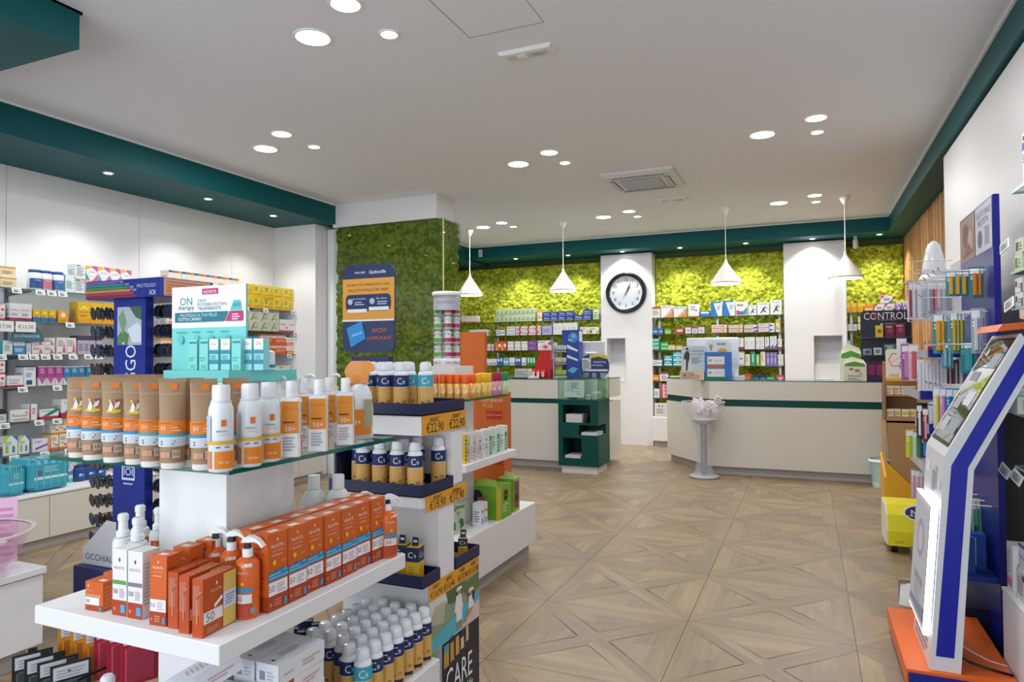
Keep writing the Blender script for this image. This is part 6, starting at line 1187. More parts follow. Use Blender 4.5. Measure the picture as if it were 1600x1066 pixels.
p = ony(884, 585, 8.3); thing('blue_display', 'display', bd, (p.x, 8.3, CT), 0, 'tall blue cardboard display with small cream cartons', LC)
for i, (z, c) in enumerate(((.021, 'b4c83c'), (.181, 'd6d0c8'), (.341, 'cfd8dc'))):
    for q in range(2): thing('medicine_carton', 'box', carton(.075, .1, .08, 'bd'+c, [('r', 0, .1, 1, .35, '3c6c9c'), ('L', .1, .5, .8, .8, 2, '8c8c8c')], c), (p.x-.115+q*.08, 8.32, CT+z), 0, 'small carton on the %s ledge' % ['bottom', 'middle', 'top'][i], 'of the tall blue display')
def monitor(w_, h, x, y, z, rz, d_, pl, c='d9dce2'):
    bkk = MB().box(-w_/2, w_/2, 0, .03, .09, .09+h, M(c, .35), .006).box(-w_*.22, w_*.22, -.03, 0, .14, .14+h*.5, M('d0d3da', .4), .008)
    stn = MB().box(-.03, .03, 0, .03, .008, .12, M('c9ccd2', .4)).box(-.11, .11, -.06, .10, 0, .008, M('c9ccd2', .4)); sc = MB().box(-w_/2+.012, w_/2-.012, .03, .032, .102, .08+h, M('1b1d22', .1))
    thing('monitor', 'monitor', [('housing', bkk), ('screen', sc), ('stand_foot', stn)], (x, y, z), rz, d_, pl)
p = ony(924, 570, 8.55); monitor(.36, .38, p.x, 8.55, CT, 0, 'back of a pale grey computer monitor', LC)
# round navy sign on the case
sg = MB().prism(rrect(-.19, .19, 0, .30, .13), -.004, 0, M('22346c', .4), 'y').draw(flat((0, -.004, 0), (1, 0, 0), (0, 0, 1)), .38, .30, [('r', .08, .4, .38, .85, 'cdd3da'), ('L', .1, .45, .36, .8, 4, '5c6478'), ('p', [(.34, .98), (.34, .84), (.64, .9), (.97, .8), (.95, .93), (.66, 1.02)], 'e0d03c'), ('t', 'RASSODARE, AGILE', .65, .915, .5, '3c3c2c'), ('t', 'TRANSVITAL', .68, .68, .45, 'eef0f6'), ('L', .42, .52, .9, .6, 2, 'aeb8d4'), ('r', .1, .3, .95, .38, 'd6dae2'), ('L', .12, .05, .35, .25, 3, 'c6cee0'), ('L', .42, .05, .62, .25, 3, 'c6cee0'), ('L', .7, .05, .92, .25, 3, 'c6cee0')])
p = ony(929, 585, 8.28); thing('counter_card', 'sign', sg, (p.x, 8.28, 1.1075), 0, 'round-cornered navy counter sign with yellow swoosh', 'behind the glass case')
thing('card_holder', 'holder', MB().prism([(-.05, 0), (.05, 0), (0, .13)], 0, .03, PLEX, 'y'), (p.x-.13, 8.24, 1.1075), 0, 'small clear triangular card holder', 'left of the navy counter sign')
GCC = 'inside the glass case'
sheet = MB().box(-.125, .125, -.002, 0, 0, .2, 'e3dee4').draw(flat((0, -.002, 0), (1, 0, 0), (0, 0, 1)), .25, .2, [('o', .2, .8, .06, '6c6c78'), ('o', .2, .8, .045, 'e3dee4'), ('o', .2, .6, .06, '6c6c78'), ('o', .2, .6, .045, 'e3dee4'), ('L', .32, .52, .75, .9, 5, '8c6c8c'), ('L', .05, .42, .7, .46, 1, '4c4c54'), ('t', 'promozione', .55, .33, .35, 'b04c84'), ('t', '1+1', .75, .2, .18, '4c4c54')])
thing('notice_sheet', 'notice', sheet, (-2.55, 7.735, .90), 0, 'white notice sheet with round icons and tiny text', GCC, rot=(RD(-4), 0, 0))
for i, (x, c, w_) in enumerate(((-2.69, 'd9b8c4', .05), (-2.60, '2c2c30', .07), (-2.50, '9c9ca4', .08), (-2.41, 'd4d4d8', .06), (-2.34, 'c8b8a4', .05))):
    thing('small_carton', 'box', carton(w_, .06, .055 if i % 2 else .09, 'gc'+c, [('L', .1, .2, .9, .8, 3, '8c8088')], c), (x, 7.84, .8725), RD(-6+i*4), 'small pastel gift carton', GCC)
for i in range(4): thing('small_carton', 'box', carton(.05, .05, .06+.02*(i % 2), 'gd%d' % i, [('r', .1, .5, .9, .8, 'b4a890')], 'd6d8d6'), (-2.33, 7.92+i*.065, .8725), RD(90), 'small pale carton along the case side', GCC)
thing('pen_tray', 'tray', MB().box(-.09, .09, -.06, .06, 0, .012, M('1c2c4c', .3), .003), (-3.42, 8.15, CT), RD(10), 'flat dark card tray', LC)
thing('leaflet_stack', 'leaflets', stackmb(.12, .16, 4, ['cfd8dc', 'e0e0da']), (-3.22, 8.14, CT), RD(8), 'small pile of pale leaflets', LC)
cbox(815, 580, 8.5, .2, .12, .11, 'd8d8d4', [('L', .1, .3, .9, .8, 3, '9c9ca0')], 'plain white carton box', LC)

RC = 'on the right counter'; CT2 = 1.0965
p = ony(1113, 560, 8.75); monitor(.62, .42, p.x, 8.75, CT2, 0, 'wide pale computer monitor seen from behind', RC, 'd4d8e2')
fz = MB().box(-.14, .14, -.004, 0, .09, .40, M('b9c9d6', .4)).draw(flat((0, -.004, .09), (1, 0, 0), (0, 0, 1)), .28, .31, [('r', .0, 0, .45, 1, 'c8d2da'), ('p', [(.18, .05), (.26, .05), (.28, .35), (.34, .5), (.36, .7), (.3, .82), (.2, .82), (.12, .68), (.1, .5), (.2, .5)], '3b342e'), ('o', .25, .9, .06, '3b342e'), ('t', 'FUNZIONA', .65, .82, .58, '2c3c5c'), ('t', 'e si vede', .65, .70, .5, '4c5c7c'), ('L', .42, .35, .88, .6, 4, '6c84a0')])
fb = MB().box(-.15, .13, -.05, .08, 0, .11, M('d2c4ac', .5)).draw(flat((-.01, -.05, 0), (1, 0, 0), (0, 0, 1)), .28, .11, [('L', .05, .1, .95, .9, 5, 'a8705c'), ('o', .2, .5, .05, '7c4c3c'), ('o', .5, .5, .05, 'b07c3c')])
p = ony(1083, 592, 8.33); thing('counter_display', 'display', [('tray_box', fb), ('header_card', fz)], (p.x, 8.36, CT2), 0, 'counter display box lettered FUNZIONA with standing figure', RC)
bd = MB(); bd.box(-.15, .15, 0, .09, .0, .33, M('2c6cc0', .4)).prism([(-.15, .33), (.15, .33), (.14, .44), (.08, .47), (-.12, .47), (-.15, .44)], .06, .066, 'dfe3e6', 'y')
bd.draw(flat((0, 0, 0), (1, 0, 0), (0, 0, 1)), .3, .33, [('r', .1, .56, .75, .84, 'dfe3e6'), ('o', .2, .7, .06, '8fb83c'), ('t', 'SEQUACOR', .52, .70, .3, '4c5c4c'), ('r', .1, .44, .7, .54, 'b8702c'), ('r', .1, .12, .75, .40, 'dfe3e6'), ('o', .2, .26, .06, '8fb83c'), ('t', 'SEQUACOR', .52, .26, .3, '4c5c4c'), ('r', 0, 0, .85, .1, '1c7c4c')])
bd.draw(flat((0, .06, .33), (1, 0, 0), (0, 0, 1)), .3, .14, [('o', .22, .5, .08, '8fb83c'), ('r', .2, .1, .24, .4, '6c5c2c'), ('L', .45, .6, .85, .8, 2, '2c2c30'), ('o', .65, .1, .18, 'e0a83c', .6)])
p = ony(1122, 592, 8.34); thing('counter_display', 'display', bd, (p.x, 8.34, CT2), 0, 'blue counter display with two windows of white cartons', RC)
thing('card_stand', 'holder', MB().tube([(0, 0, 0), (0, 0, .14)], .012, M('33363c', .3)), (ony(1102, 590, 8.38).x, 8.45, CT2), 0, 'slim dark pen holder', 'between the two counter displays')
cbox(1146, 590, 8.45, .10, .1, .12, 'e0e3e6', [('r', .1, .2, .9, .3, 'c4c8cc')], 'small plain white box', RC, CT2)
cbox(1155, 592, 8.40, .11, .1, .05, 'dfe2e6', [('r', .1, .4, .9, .6, 'c0c8d0')], 'low flat white box', RC, CT2)
thing('paper_slip', 'paper', MB().box(-.06, .06, -.04, .04, 0, .003, 'eceef2'), (ony(1313, 590, 8.5).x, 8.5, CT2), RD(20), 'small white paper slip', RC)
for (u, v0, h, Yp, ds) in ((1336, 592, .27, 8.42, 'front'), (1330, 575, .42, 8.62, 'rear')):
    b = MB().box(-.115, .115, 0, .08, 0, h*.72, M('e3e3d4', .45)).prism([(-.1, h*.72), (.11, h*.72), (.09, h*.86), (-.03, h), (-.09, h*.88)], .05, .055, 'dfe3cc', 'y')
    b.draw(flat((0, 0, 0), (1, 0, 0), (0, 0, 1)), .23, h, [('p', [(.05, .60), (.95, .58), (.9, .70), (.5, .8), (.1, .72)], '5c9c3c'), ('o', .6, .42, .12, 'b08a4c', .7), ('o', .35, .48, .1, 'c85c3c', .6), ('o', .75, .3, .08, 'd8a83c', .7), ('t', 'ERBAMEA', .5, .2, .6, '3c5c2c'), ('L', .2, .03, .8, .14, 2, 'b07c5c')])
    p = ony(u, v0, Yp); thing('counter_display', 'display', b, (p.x, Yp, CT2), 0, 'white and green herbal display box, '+ds+' one', RC)
cn = MB().prism(rrect(-.25, .25, 0, .78, .05), .10, .108, M('1a2038', .35), 'y').box(-.245, .245, 0, .1, 0, .22, M('1a2038', .35)).box(-.245, .245, 0, .1, .27, .285, M('2a3048', .35)).box(-.245, .245, 0, .1, .47, .48, M('4a5068', .3))
cn.draw(flat((0, .10, 0), (1, 0, 0), (0, 0, 1)), .5, .78, [('t', 'CONTROL', .5, .92, .86, 'dfe0e6', 0, 1.3), ('o', .29, .92, .045, '8c2c34', 1), ('t', 'Passion Nature', .55, .865, .35, '8c94ac'), ('o', .42, .80, .03, 'c8ccd8'), ('o', .42, .74, .03, 'c8ccd8'), ('L', .48, .78, .72, .83, 2, '8c94ac'), ('L', .48, .70, .72, .75, 2, '8c94ac')])
cn.draw(flat((0, 0, 0), (1, 0, 0), (0, 0, 1)), .5, .22, [('r', .06, .06, .48, .92, '4c1c4c'), ('r', .1, .3, .25, .8, '8c2c6c'), ('r', .29, .3, .44, .8, '8c2c6c')])
p = ony(1387, 592, 8.48); cx_ = p.x; thing('counter_display', 'display', cn, (cx_, 8.48, CT2), 0, 'tall navy counter display lettered CONTROL', RC)
for i, (dx, z, w_, h, c, c2) in enumerate(((-.07, .4805, .07, .13, 'd8c42c', 'b83c2c'), (.03, .4805, .09, .14, '6c2448', 'a03c6c'), (.13, .4805, .09, .15, '7c2c50', 'b04c74'), (-.19, .286, .08, .07, '8c94a8', '3c4c6c'), (-.09, .286, .08, .08, 'b8ccd8', '6c8ca8'), (.03, .286, .12, .12, '3c6c64', '8cb4a4'), (.16, .286, .10, .13, 'b89a8c', '7c4c3c'))):
    thing('small_carton', 'box', carton(w_, .07, h, 'ct'+c, [('o', .5, .5, .3, c2), ('L', .1, .75, .9, .9, 2, 'd8d8d8')], c), (cx_+dx, 8.49, CT2+z), 0, ['yellow', 'dark crimson', 'wine red', 'grey blue', 'pale blue', 'teal', 'tan'][i]+' small carton', 'on the ledges of the CONTROL display')

# ------------------------------------------------------------------ clear funnel stand with packets, waste basket
fs = []
fs.append(('base_disc', MB().lathe([(.155, 0), (.165, .008), (.165, .022), (.15, .032), (.06, .036)], M('a8acb6', .3), seg=32)))
fs.append(('post', MB().lathe([(.038, .036), (.038, .58), (.045, .60)], M('9a9ea8', .3), seg=18).draw(cylf(.038), 2*pi*.038, .55, [('t', 'VIVIN C', .5, .62, .75, '3c8c6c', pi/2)], True)))
fn = MB(); seg = 32; pr = [(.11, .036), (.072, .20), (.06, .34), (.085, .50), (.15, .66), (.21, .76), (.235, .82), (.238, .86)]
for (r0, z0), (r1, z1) in zip(pr[:-1], pr[1:]):
    A = [(r0*cos(2*pi*j/seg), r0*sin(2*pi*j/seg), z0) for j in range(seg)]; B = [(r1*cos(2*pi*j/seg), r1*sin(2*pi*j/seg), z1) for j in range(seg)]
    for j in range(seg): k = (j+1) % seg; fn.face([A[j], A[k], B[k], B[j]], M('ccd2da', .12, alpha=.3, coat=.5), True)
fs.append(('clear_funnel', fn)); fs.append(('rim', MB().tube([(.238*cos(2*pi*j/32), .238*sin(2*pi*j/32), .86) for j in range(33)], .004, M('d6dae0', .2)))); fs.append(('floor_tray', MB().lathe([(.06, .60), (.14, .66), (.14, .665), (.05, .605)], M('c4c8d0', .2), seg=24)))
fx, fy = -1.10, 8.02
thing('funnel_stand', 'display stand', fs, (fx, fy, 0), 0, 'clear funnel-shaped floor stand on grey post', 'in front of the right counter corner')
rr = random.Random(9)
for i in range(14):
    a = i*2.4; r = .04+.012*(i % 9); thing('paper_packet', 'packet', MB().box(-.05, .05, -.008, .008, 0, .10, M('e6dfe6', .5), .003).draw(flat((0, -.008, 0), (1, 0, 0), (0, 0, 1)), .1, .1, [('p', [(.1, .2), (.5, .2), (.3, .7)], 'd6a8bc'), ('L', .2, .7, .9, .9, 2, 'a8a8b4'), ('o', .7, .4, .12, 'b8c48c' if i % 3 else 'dfe3e6')]), (fx+r*cos(a), fy+r*sin(a), .70+.016*(i % 9)), 0, 'white pink-printed packet', 'heaped in the funnel stand', rot=(rr.uniform(-.5, .5), rr.uniform(-.6, .6), rr.uniform(0, 6)))
wb_ = MB(); seg = 28
for z0, z1, r0, r1 in ((.0, .28, .095, .122),):
    for j in range(seg):
        a0, a1 = 2*pi*j/seg, 2*pi*(j+.55)/seg
        wb_.face([(r0*cos(a0), r0*sin(a0), z0), (r0*cos(a1), r0*sin(a1), z0), (r1*cos(a1), r1*sin(a1), z1), (r1*cos(a0), r1*sin(a0), z1)], M('a8cfc9', .4))
bs = MB().lathe([(.094, 0), (.095, .005), (.10, .06)], M('cfe0dc', .4), seg=28, cap=True); rm = MB().lathe([(.122, .275), (.13, .28), (.13, .295), (.12, .297)], M('9cc8c4', .35), seg=28, cap=False)
ln = MB().lathe([(.092, .004), (.118, .275), (.132, .30), (.134, .272)], M('d3e3e6', .4), seg=28, cap=False)
thing('waste_basket', 'basket', [('slatted_side', wb_), ('bottom_ring', bs), ('rim', rm), ('bag_liner', ln)], (.70, 8.09, 0), 0, 'pale green slatted waste basket with liner', 'against the right counter')

# ------------------------------------------------------------------ yellow and brown cardboard floor display
kd = MB(); kd.prism([(.74, 0), (1.0, 0), (1.0, .78), (.70, .78)], 7.62, 7.66, M('a8845c', .6), 'y').prism([(7.62, 0), (8.0, 0), (8.0, .72), (7.62, .72)], .69, .70, M('b08a60', .6), 'x').prism([(7.60, 0), (8.02, 0), (8.02, .38), (7.60, .19)], .672, .69, M('e0a828', .5), 'x').prism([(.69, 0), (1.0, 0), (1.0, .02), (.69, .34)], 7.60, 7.612, M('e0a828', .5), 'y')
kd.box(.69, 1.0, 7.62, 8.0, .72, .74, M('9c7850', .6)).box(.70, 1.0, 7.9, 7.93, .74, 1.32, M('a07c54', .6)).box(.69, .70, 7.62, 7.93, .74, 1.10, M('7c5c3c', .6)).box(.70, 1.0, 7.62, 7.9, .98, .995, M('a8845c', .6))
hc = MB().prism(rrect(.70, .98, 1.13, 1.44, .03), 7.60, 7.606, 'e6e3dc', 'y').draw(flat((.84, 7.60, 1.13), (1, 0, 0), (0, 0, 1)), .28, .31, [('p', [(.3+.22*cos(a*pi/3), .66+.24*sin(a*pi/3)) for a in range(6)], 'a8605c'), ('p', [(.3+.19*cos(a*pi/3), .66+.21*sin(a*pi/3)) for a in range(6)], 'e6e3dc'), ('t', 'con miele', .3, .66, .28, 'a8605c', .6), ('t', 'Papo', .6, .4, .35, '2c4c7c'), ('t', '~/\\/~', .75, .68, .4, '3c3c44'), ('r', 0, 0, 1, .1, 'e0b03c'), ('L', .1, .14, .5, .24, 2, 'c89c8c')])
thing('cardboard_display', 'display stand', [('cardboard_body', kd), ('header_card', hc)], desc='brown and yellow cardboard floor display with white header card', place='near the waste basket')
for lv, z in ((0, .741), (1, .996)):
    for i in range(4): thing('small_carton', 'box', carton(.06, .05, .08 if lv else .11, 'kd', [('r', .1, .5, .9, .8, 'd6b84c'), ('L', .1, .15, .9, .4, 2, 'a86c6c')], 'e3e0d6'), (.735+i*.066, 7.66+.03*(i % 2), z), RD(-4), 'small cream carton on the %s ledge' % ['lower', 'upper'][lv], 'of the cardboard display')

# ------------------------------------------------------------------ RIGHT SIDE: kiosk
KY0, KY1 = 3.275, 3.735
prof = [(.441, .101), (.551, .101), (.609, .926), (.835, 1.385), (.80, 1.50), (.785, 1.478), (.508, .975), (.446, .17)]
kb = MB().prism([(.441, .101), (.551, .101), (.609, .926), (.835, 1.385), (.775, 1.475), (.508, .975)][::1], KY0, KY1, M('d6d7dc', .3), 'y')
stripe = MB(); stripe2 = MB()
sp_ = [[(.470, .16), (.528, .16)], [(.537, .94), (.589, .935)], [(.79, 1.435), (.822, 1.40)]]
for y, sg_ in ((KY0-.0008, 1), (KY1+.0008, -1)):
    for (a, b_), (c, d_) in zip(sp_[:-1], sp_[1:]):
        q = [(a[0]-.006, y, a[1]), (b_[0], y, b_[1]), (d_[0], y, d_[1]), (c[0]-.006, y, c[1])]
        (stripe if sg_ > 0 else stripe2).face(q if sg_ > 0 else q[::-1], M('0e1a9c', .35))
u_ = Vector((.775-.508, 0, 1.475-.975)).normalized(); n_ = Vector((-u_.z, 0, u_.x)); o_ = Vector((.508, (KY0+KY1)/2, .975))
scr = MB().draw(lambda a, b_, k: o_+Vector((0, -a, 0))+u_*b_+n_*(.001+k), KY1-KY0, .566, [('r', .07, .07, .93, .97, '16181c')])
scr2 = MB().draw(lambda a, b_, k: o_+Vector((0, -a, 0))+u_*b_+n_*(.0025+k), KY1-KY0, .566, [('r', .1, .1, .9, .95, M('2a3038', .06, coat=1)), ('r', .14, .16, .40, .28, 'aeb4be'), ('r', .46, .16, .84, .28, '8b94a0'), ('r', .16, .36, .42, .46, '9aa3ae'), ('r', .5, .40, .78, .52, 'c4cad2'), ('r', .2, .6, .5, .68, '7c8894'), ('r', .58, .72, .86, .84, '8f99a6'), ('o', .3, .85, .04, 'dfe3ea')])
u2 = Vector((.508-.441, 0, .975-.101)).normalized(); n2 = Vector((-u2.z, 0, u2.x)); o2 = Vector((.441, (KY0+KY1)/2, .101))
low = lambda a, b_, k: o2+Vector((0, -a, 0))+u2*b_+n2*(.0006+k)
fp = MB().draw(low, KY1-KY0, .876, [('r', .12, .87, .3, .93, 'e8eaee'), ('r', .45, .80, .6, .9, '9aa0aa'), ('r', .62, .82, .7, .93, 'aab0b8'), ('L', .1, .02, .9, .12, 3, 'b09ca8'), ('r', .75, .84, .92, .88, 'dcdce2')])
def slab(y0_, y1_, z0_, z1_, t0, t1, m):
    b = MB(); pts = []
    for t in (t0, t1):
        for (yy_, zz_) in ((y0_, z0_), (y1_, z0_), (y1_, z1_), (y0_, z1_)): pts.append(o2+Vector((0, yy_-o2.y, 0))+u2*zz_+n2*t)
    for f in ((3, 2, 1, 0), (4, 5, 6, 7), (0, 1, 5, 4), (1, 2, 6, 5), (2, 3, 7, 6), (3, 0, 4, 7)): b.face([pts[i] for i in f][::-1], m)
    return b
frm = slab(KY0+.005, KY1-.03, .14, .66, .012, .03, M('e6e8ee', .25))
led = slab(KY0+.000, KY0+.0048, .14, .66, .008, .034, M('f4f4ff', .4, emit=6)); led2 = slab(KY0+.002, KY1-.028, .135, .1395, .008, .03, M('f4f4ff', .4, emit=2.5)); led3 = slab(KY0+.002, KY1-.028, .6605, .666, .008, .03, M('f4f4ff', .4, emit=2.5))
fpp = MB().draw(lambda a, b_, k: o2+Vector((0, -a, 0))+u2*(.14+b_)+n2*(.0305+k), KY1-KY0-.035, .52, [('r', .06, .05, .94, .95, 'c6c9d2'), ('o', .5, .66, .22, 'a3a4b4', .9), ('o', .5, .66, .15, 'd0cdd6', .9), ('t', 'OMRON', .5, .32, .5, '9c9cae'), ('L', .3, .16, .75, .28, 3, 'aaaab6'), ('p', [(.06, .05), (.94, .05), (.94, .16), (.06, .1)], '8c90b4')])
thing('kiosk', 'kiosk', [('kiosk_body', kb), ('blue_stripe', stripe), ('blue_stripe', stripe2), ('screen_frame', scr), ('screen', scr2), ('front_print', fp), ('lit_frame', frm, [('poster', fpp), ('led_strip', led), ('led_strip', led2), ('led_strip', led3)])], desc='leaning white and blue touchscreen kiosk with lit frame', place='standing on the orange platform')
thing('orange_shelf_tray', 'tray', [('tray', MB().prism([(.70, 1.485), (.86, 1.50), (.90, 1.53), (.72, 1.515)], KY0+.02, KY1-.05, M('d8622c', .4), 'y')), ('roll', MB().lathe([(.012, 1.53), (.04, 1.54), (.04, 1.60), (.012, 1.61)], M('e3dcd8', .4), .84, KY0+.12, 18))], desc='orange tray holding a white roll', place='on top of the kiosk')
pl_ = MB().prism([(.355, 3.25), (.742, 3.25), (.742, 3.52), (.742, 4.0), (.355, 4.0)], .03, .10, M('e0641c', .4))
fb_ = MB().box(.362, .742, 3.243, 3.25, .005, .088, M('0f1f86', .4)).draw(flat((.552, 3.243, .005), (1, 0, 0), (0, 0, 1)), .38, .083, [('t', 'misura', .2, .35, .3, 'c6cce6')])
thing('orange_platform', 'platform', [('platform_top', pl_), ('front_fascia', fb_), ('feet', MB().box(.37, .742, 3.26, 3.99, 0, .03, M('2b2d33', .5)))], desc='flat orange platform with blue front edge', place='under the kiosk')
thing('power_cable', 'cable', MB().tube([(.57, 3.4, .125), (.60, 3.38, .115), (.66, 3.36, .107), (.74, 3.33, .105)], .005, BLACK).tube([(.556, 3.4, .13), (.572, 3.4, .125)], .012, BLACK), desc='black power cable with plug', place='behind the kiosk foot')
thing('white_cable', 'cable', MB().tube([(.575, 3.5, .15), (.62, 3.48, .125), (.68, 3.45, .106), (.74, 3.42, .104)], .003, 'e3d8d0'), desc='thin white cable', place='beside the black power cable')

# blue pegboard display with header and hooks
NB = M('10187c', .35)
PEG0 = len(REG)
bd = MB().box(.75, .778, 3.56, 4.30, .005, 2.14, NB, .002)
bs = MB().box(.60, .75, 3.78, 4.26, 0, .14, M('0c1038', .5)).box(.585, .75, 3.60, 4.28, .32, .345, M('1c3a9c', .4))
hp = MB().draw(flat((.749, 3.93, 1.895), (0, -1, 0), (0, 0, 1)), .72, .235, [('r', .52, 0, 1, 1, 'c2c2d2'), ('r', 0, 0, .5, 1, '9c7c74'), ('o', .66, .3, .07, '5c6480', .9), ('r', .80, .12, .92, .5, '8c94ac'), ('t', 'SALUTE ORALE', .76, .82, .42, '8087a8'), ('t', 'PROTETTA', .76, .64, .3, '8087a8'), ('o', .2, .6, .09, '6c4c48'), ('o', .36, .4, .09, 'b89c94'), ('p', [(.1, .1), (.3, .4), (.45, .15)], '7c5c54')])
P = [('board', bd), ('base', bs), ('header_print', hp)]
hooks = []
for z in (1.80, 1.60, 1.44, 1.225, .66):
    for y in (3.70, 3.84, 4.0, 4.16):
        P.append(('hook', MB().tube([(.75, y, z), (.56, y, z+.004), (.545, y, z+.022)], .0035, WIRE)))
thing('pegboard_display', 'display stand', P, desc='tall dark blue pegboard display with picture header', place='behind the kiosk')
def blister(w_, h, cc, pc, dsg=None):
    """hanging pack in the YZ plane, printed card above a clear bubble"""
    def f():
        c = MB().box(-.001, .001, -w_/2, w_/2, -h, 0, M(cc, .4)); pr = MB()
        for s_ in (-1, 1): pr.draw(flat((s_*.0011, 0, -h), (0, s_, 0), (0, 0, 1)), w_, h, dsg or [('r', .08, .70, .92, .86, 'e6e9ea'), ('L', .12, .5, .88, .66, 3, 'f0f0ee')])
        return [('card', c.mesh('c')), ('printed_label', pr.mesh('p')), ('brush', MB().box(-.014, -.0015, -w_*.22, w_*.22, -h*.93, -h*.2, M(pc, .35), .003).mesh('b'))]
    return proto(('bl', w_, h, cc, pc), f)
def blx(w_, h, cc, pc):
    """hanging pack facing the shopper coming along the aisle (XZ plane)"""
    def f():
        c = MB().box(-w_/2, w_/2, -.001, .001, -h, 0, M(cc, .4)).draw(flat((0, -.001, -h), (1, 0, 0), (0, 0, 1)), w_, h, [('r', .08, .78, .92, .95, 'e6e9ea'), ('L', .15, .6, .85, .75, 2, 'f0f0ee')])
        return [('card', c.mesh('c')), ('brush', MB().box(-w_*.2, w_*.2, -.014, -.0015, -h*.93, -h*.2, M(pc, .35), .003).mesh('b'))]
    return proto(('blx', w_, h, cc, pc), f)
def hang(xs, y, z, w_, h, cc, pc, desc, pl, jy=0, kind=blx):
    for i, x in enumerate(xs): thing('hanging_pack', 'pack', kind(w_, h, cc, pc), (x, y+i*jy, z), 0, desc, pl)
PG = 'on the blue pegboard'
hang((.625, .655, .685), 3.84, 1.797, .045, .13, '2a7f86', 'c8962c', 'teal hanging pack with orange brush', PG+', top row', .008)
hang((.70, .72), 3.70, 1.797, .045, .15, '2f747c', 'b8742c', 'teal and orange hanging pack near the blue edge', PG, .01)
hang((.59, .61), 4.0, 1.596, .05, .22, '2f8c9c', 'd8961c', 'teal hanging pack with big yellow brush', PG, .01)
hang((.645, .662, .68), 3.90, 1.596, .034, .22, '4c8c8c', 'b8a43c', 'slim teal pack with yellow brush', PG, .008)
hang((.70, .712, .724), 3.69, 1.596, .04, .22, '9ca8b0', 'c3cad2', 'clear silver hanging pack', PG, .012)
hang((.62, .64), 4.0, 1.437, .035, .14, '4f8ca0', '7fb0bc', 'small blue hanging pack', PG, .01)
hang((.70, .69), 3.84, 1.437, .055, .16, '2f8088', '3f98a0', 'wide teal hanging pack', PG, .012)
cols = [('c8ccd4', 'd8c43c'), ('b8a4bc', 'c87ca4'), ('2f8cc8', '1c6cb4'), ('2a9aa4', '4c3c8c'), ('3aa0b0', '2c6c9c'), ('c4ccd0', 'c87ca4')]
for i, x in enumerate((.575, .60, .625, .65, .68, .705)):
    thing('hanging_pack', 'pack', blx(.036, .22, *cols[i]), (x, 3.98-.03*i, 1.22), 0, ['yellow brush', 'lilac', 'bright blue', 'teal and purple', 'teal and navy', 'pink brush'][i]+' slim toothbrush pack', PG+', lower row')
for i, x in enumerate((.56, .585, .61, .635, .66, .685, .71, .73)):
    thing('hanging_pack', 'pack', blx(.036, .25, ['b4a894', '7cb09c'][i % 2], ['8fd0bc', '4ca884'][i % 2]), (x, 3.84+.012*i, .657), 0, 'green brush pack with %s card' % ['tan', 'grey green'][i % 2], PG+', near the base')
for i, y in enumerate((3.64, 3.73, 3.82, 3.91)):
    thing('blue_box', 'box', carton(.10, .06, .17, 'bb', [('r', .0, .1, .6, .9, 'c3c8dc'), ('L', .08, .2, .5, .85, 6, '7c84b0')], '1c4ca4'), (.62+(.06 if i % 2 else 0), y, .3455), 0, 'blue boxed item on the low blue ledge', 'behind the kiosk leg')

for r in REG[PEG0:]: r[0].location.x += .05; r[0].location.y += .24; r[0].location.z += (.02 if r[0].location.z > 1.3 else 0)
# second display: pale board with baskets and blue-edged shelves further along the wall
P = [('board', MB().box(.83, .86, 4.45, 5.02, .12, 1.95, M('c9c8d4', .4), .002)), ('foot', MB().box(.62, .86, 4.5, 5.38, 0, .08, M('5c5f68', .5))), ('back_panel', MB().box(.86, .89, 4.45, 5.9, .1, 1.80, M('6c6a74', .5)))]
for (y, z) in ((4.62, 1.79), (4.62, 1.72), (4.8, 1.84), (4.8, 1.90), (5.0, 1.98), (4.98, 1.90)): P.append(('hook', MB().tube([(.84, y, z), (.62, y, z+.004), (.60, y, z+.022)], .0035, WIRE)))
for (x0_, y0_, y1_, z, hh) in ((.635, 4.55, 4.9, 1.395, .035), (.60, 4.62, 5.3, 1.148, .04), (.64, 4.6, 5.1, .95, .05)):
    P.append(('shelf', MB().box(x0_, .86, y0_, y1_, z-.02, z-.005, M('8c90a0', .4)), [('blue_edge', MB().box(x0_, .86, y0_-.008, y0_, z-.02, z+hh-.01, NB).box(x0_-.008, x0_, y0_, y1_, z-.02, z+hh-.012, M('9c9fb0', .3)))]))
thing('brush_display', 'display stand', P, desc='pale board display with blue-edged shelves', place='along the right wall beyond the pegboard')
WD = 'on the pale board display'
thing('wire_basket', 'basket', MB().tube([(.59, 4.98, 1.86), (.83, 4.98, 1.86)], .005, WIRE).tube([(.59, 4.98, 1.86), (.59, 5.2, 1.86), (.83, 5.2, 1.86)], .005, WIRE).tube([(.59, 4.98, 1.60), (.83, 4.98, 1.60)], .004, WIRE).tube([(.59, 4.98, 1.86), (.59, 4.98, 1.60)], .004, WIRE), desc='wire rail basket', place='at the top of the pale board display')
cc_ = [('c9c4ca', 'a8244c'), ('d6d4d8', 'e3e0e6'), ('d0ced4', '9c9cac'), ('d8d6da', 'c8d0d4'), ('cccad0', 'b4b8c4'), ('d6d8dc', '9cc0bc'), ('ccccd4', '8c8c9c'), ('d8c8d0', 'a83c5c'), ('d8d0d4', 'd08c9c'), ('cccad0', 'a8a8b4'), ('d6d4d8', 'c4c4cc'), ('cfcdd3', 'b0b4c0')]
for i in range(12):
    thing('hanging_pack', 'pack', blx(.03, .24, *cc_[i]), (.612+i*.0185, 5.05+.008*(i % 3), 1.855), 0, 'slim clear pack with '+['dark red', 'white', 'grey', 'pale', 'bluish', 'mint', 'slate', 'crimson', 'pink', 'ash', 'light grey', 'cool grey'][i]+' brush', 'in the wire rail basket')
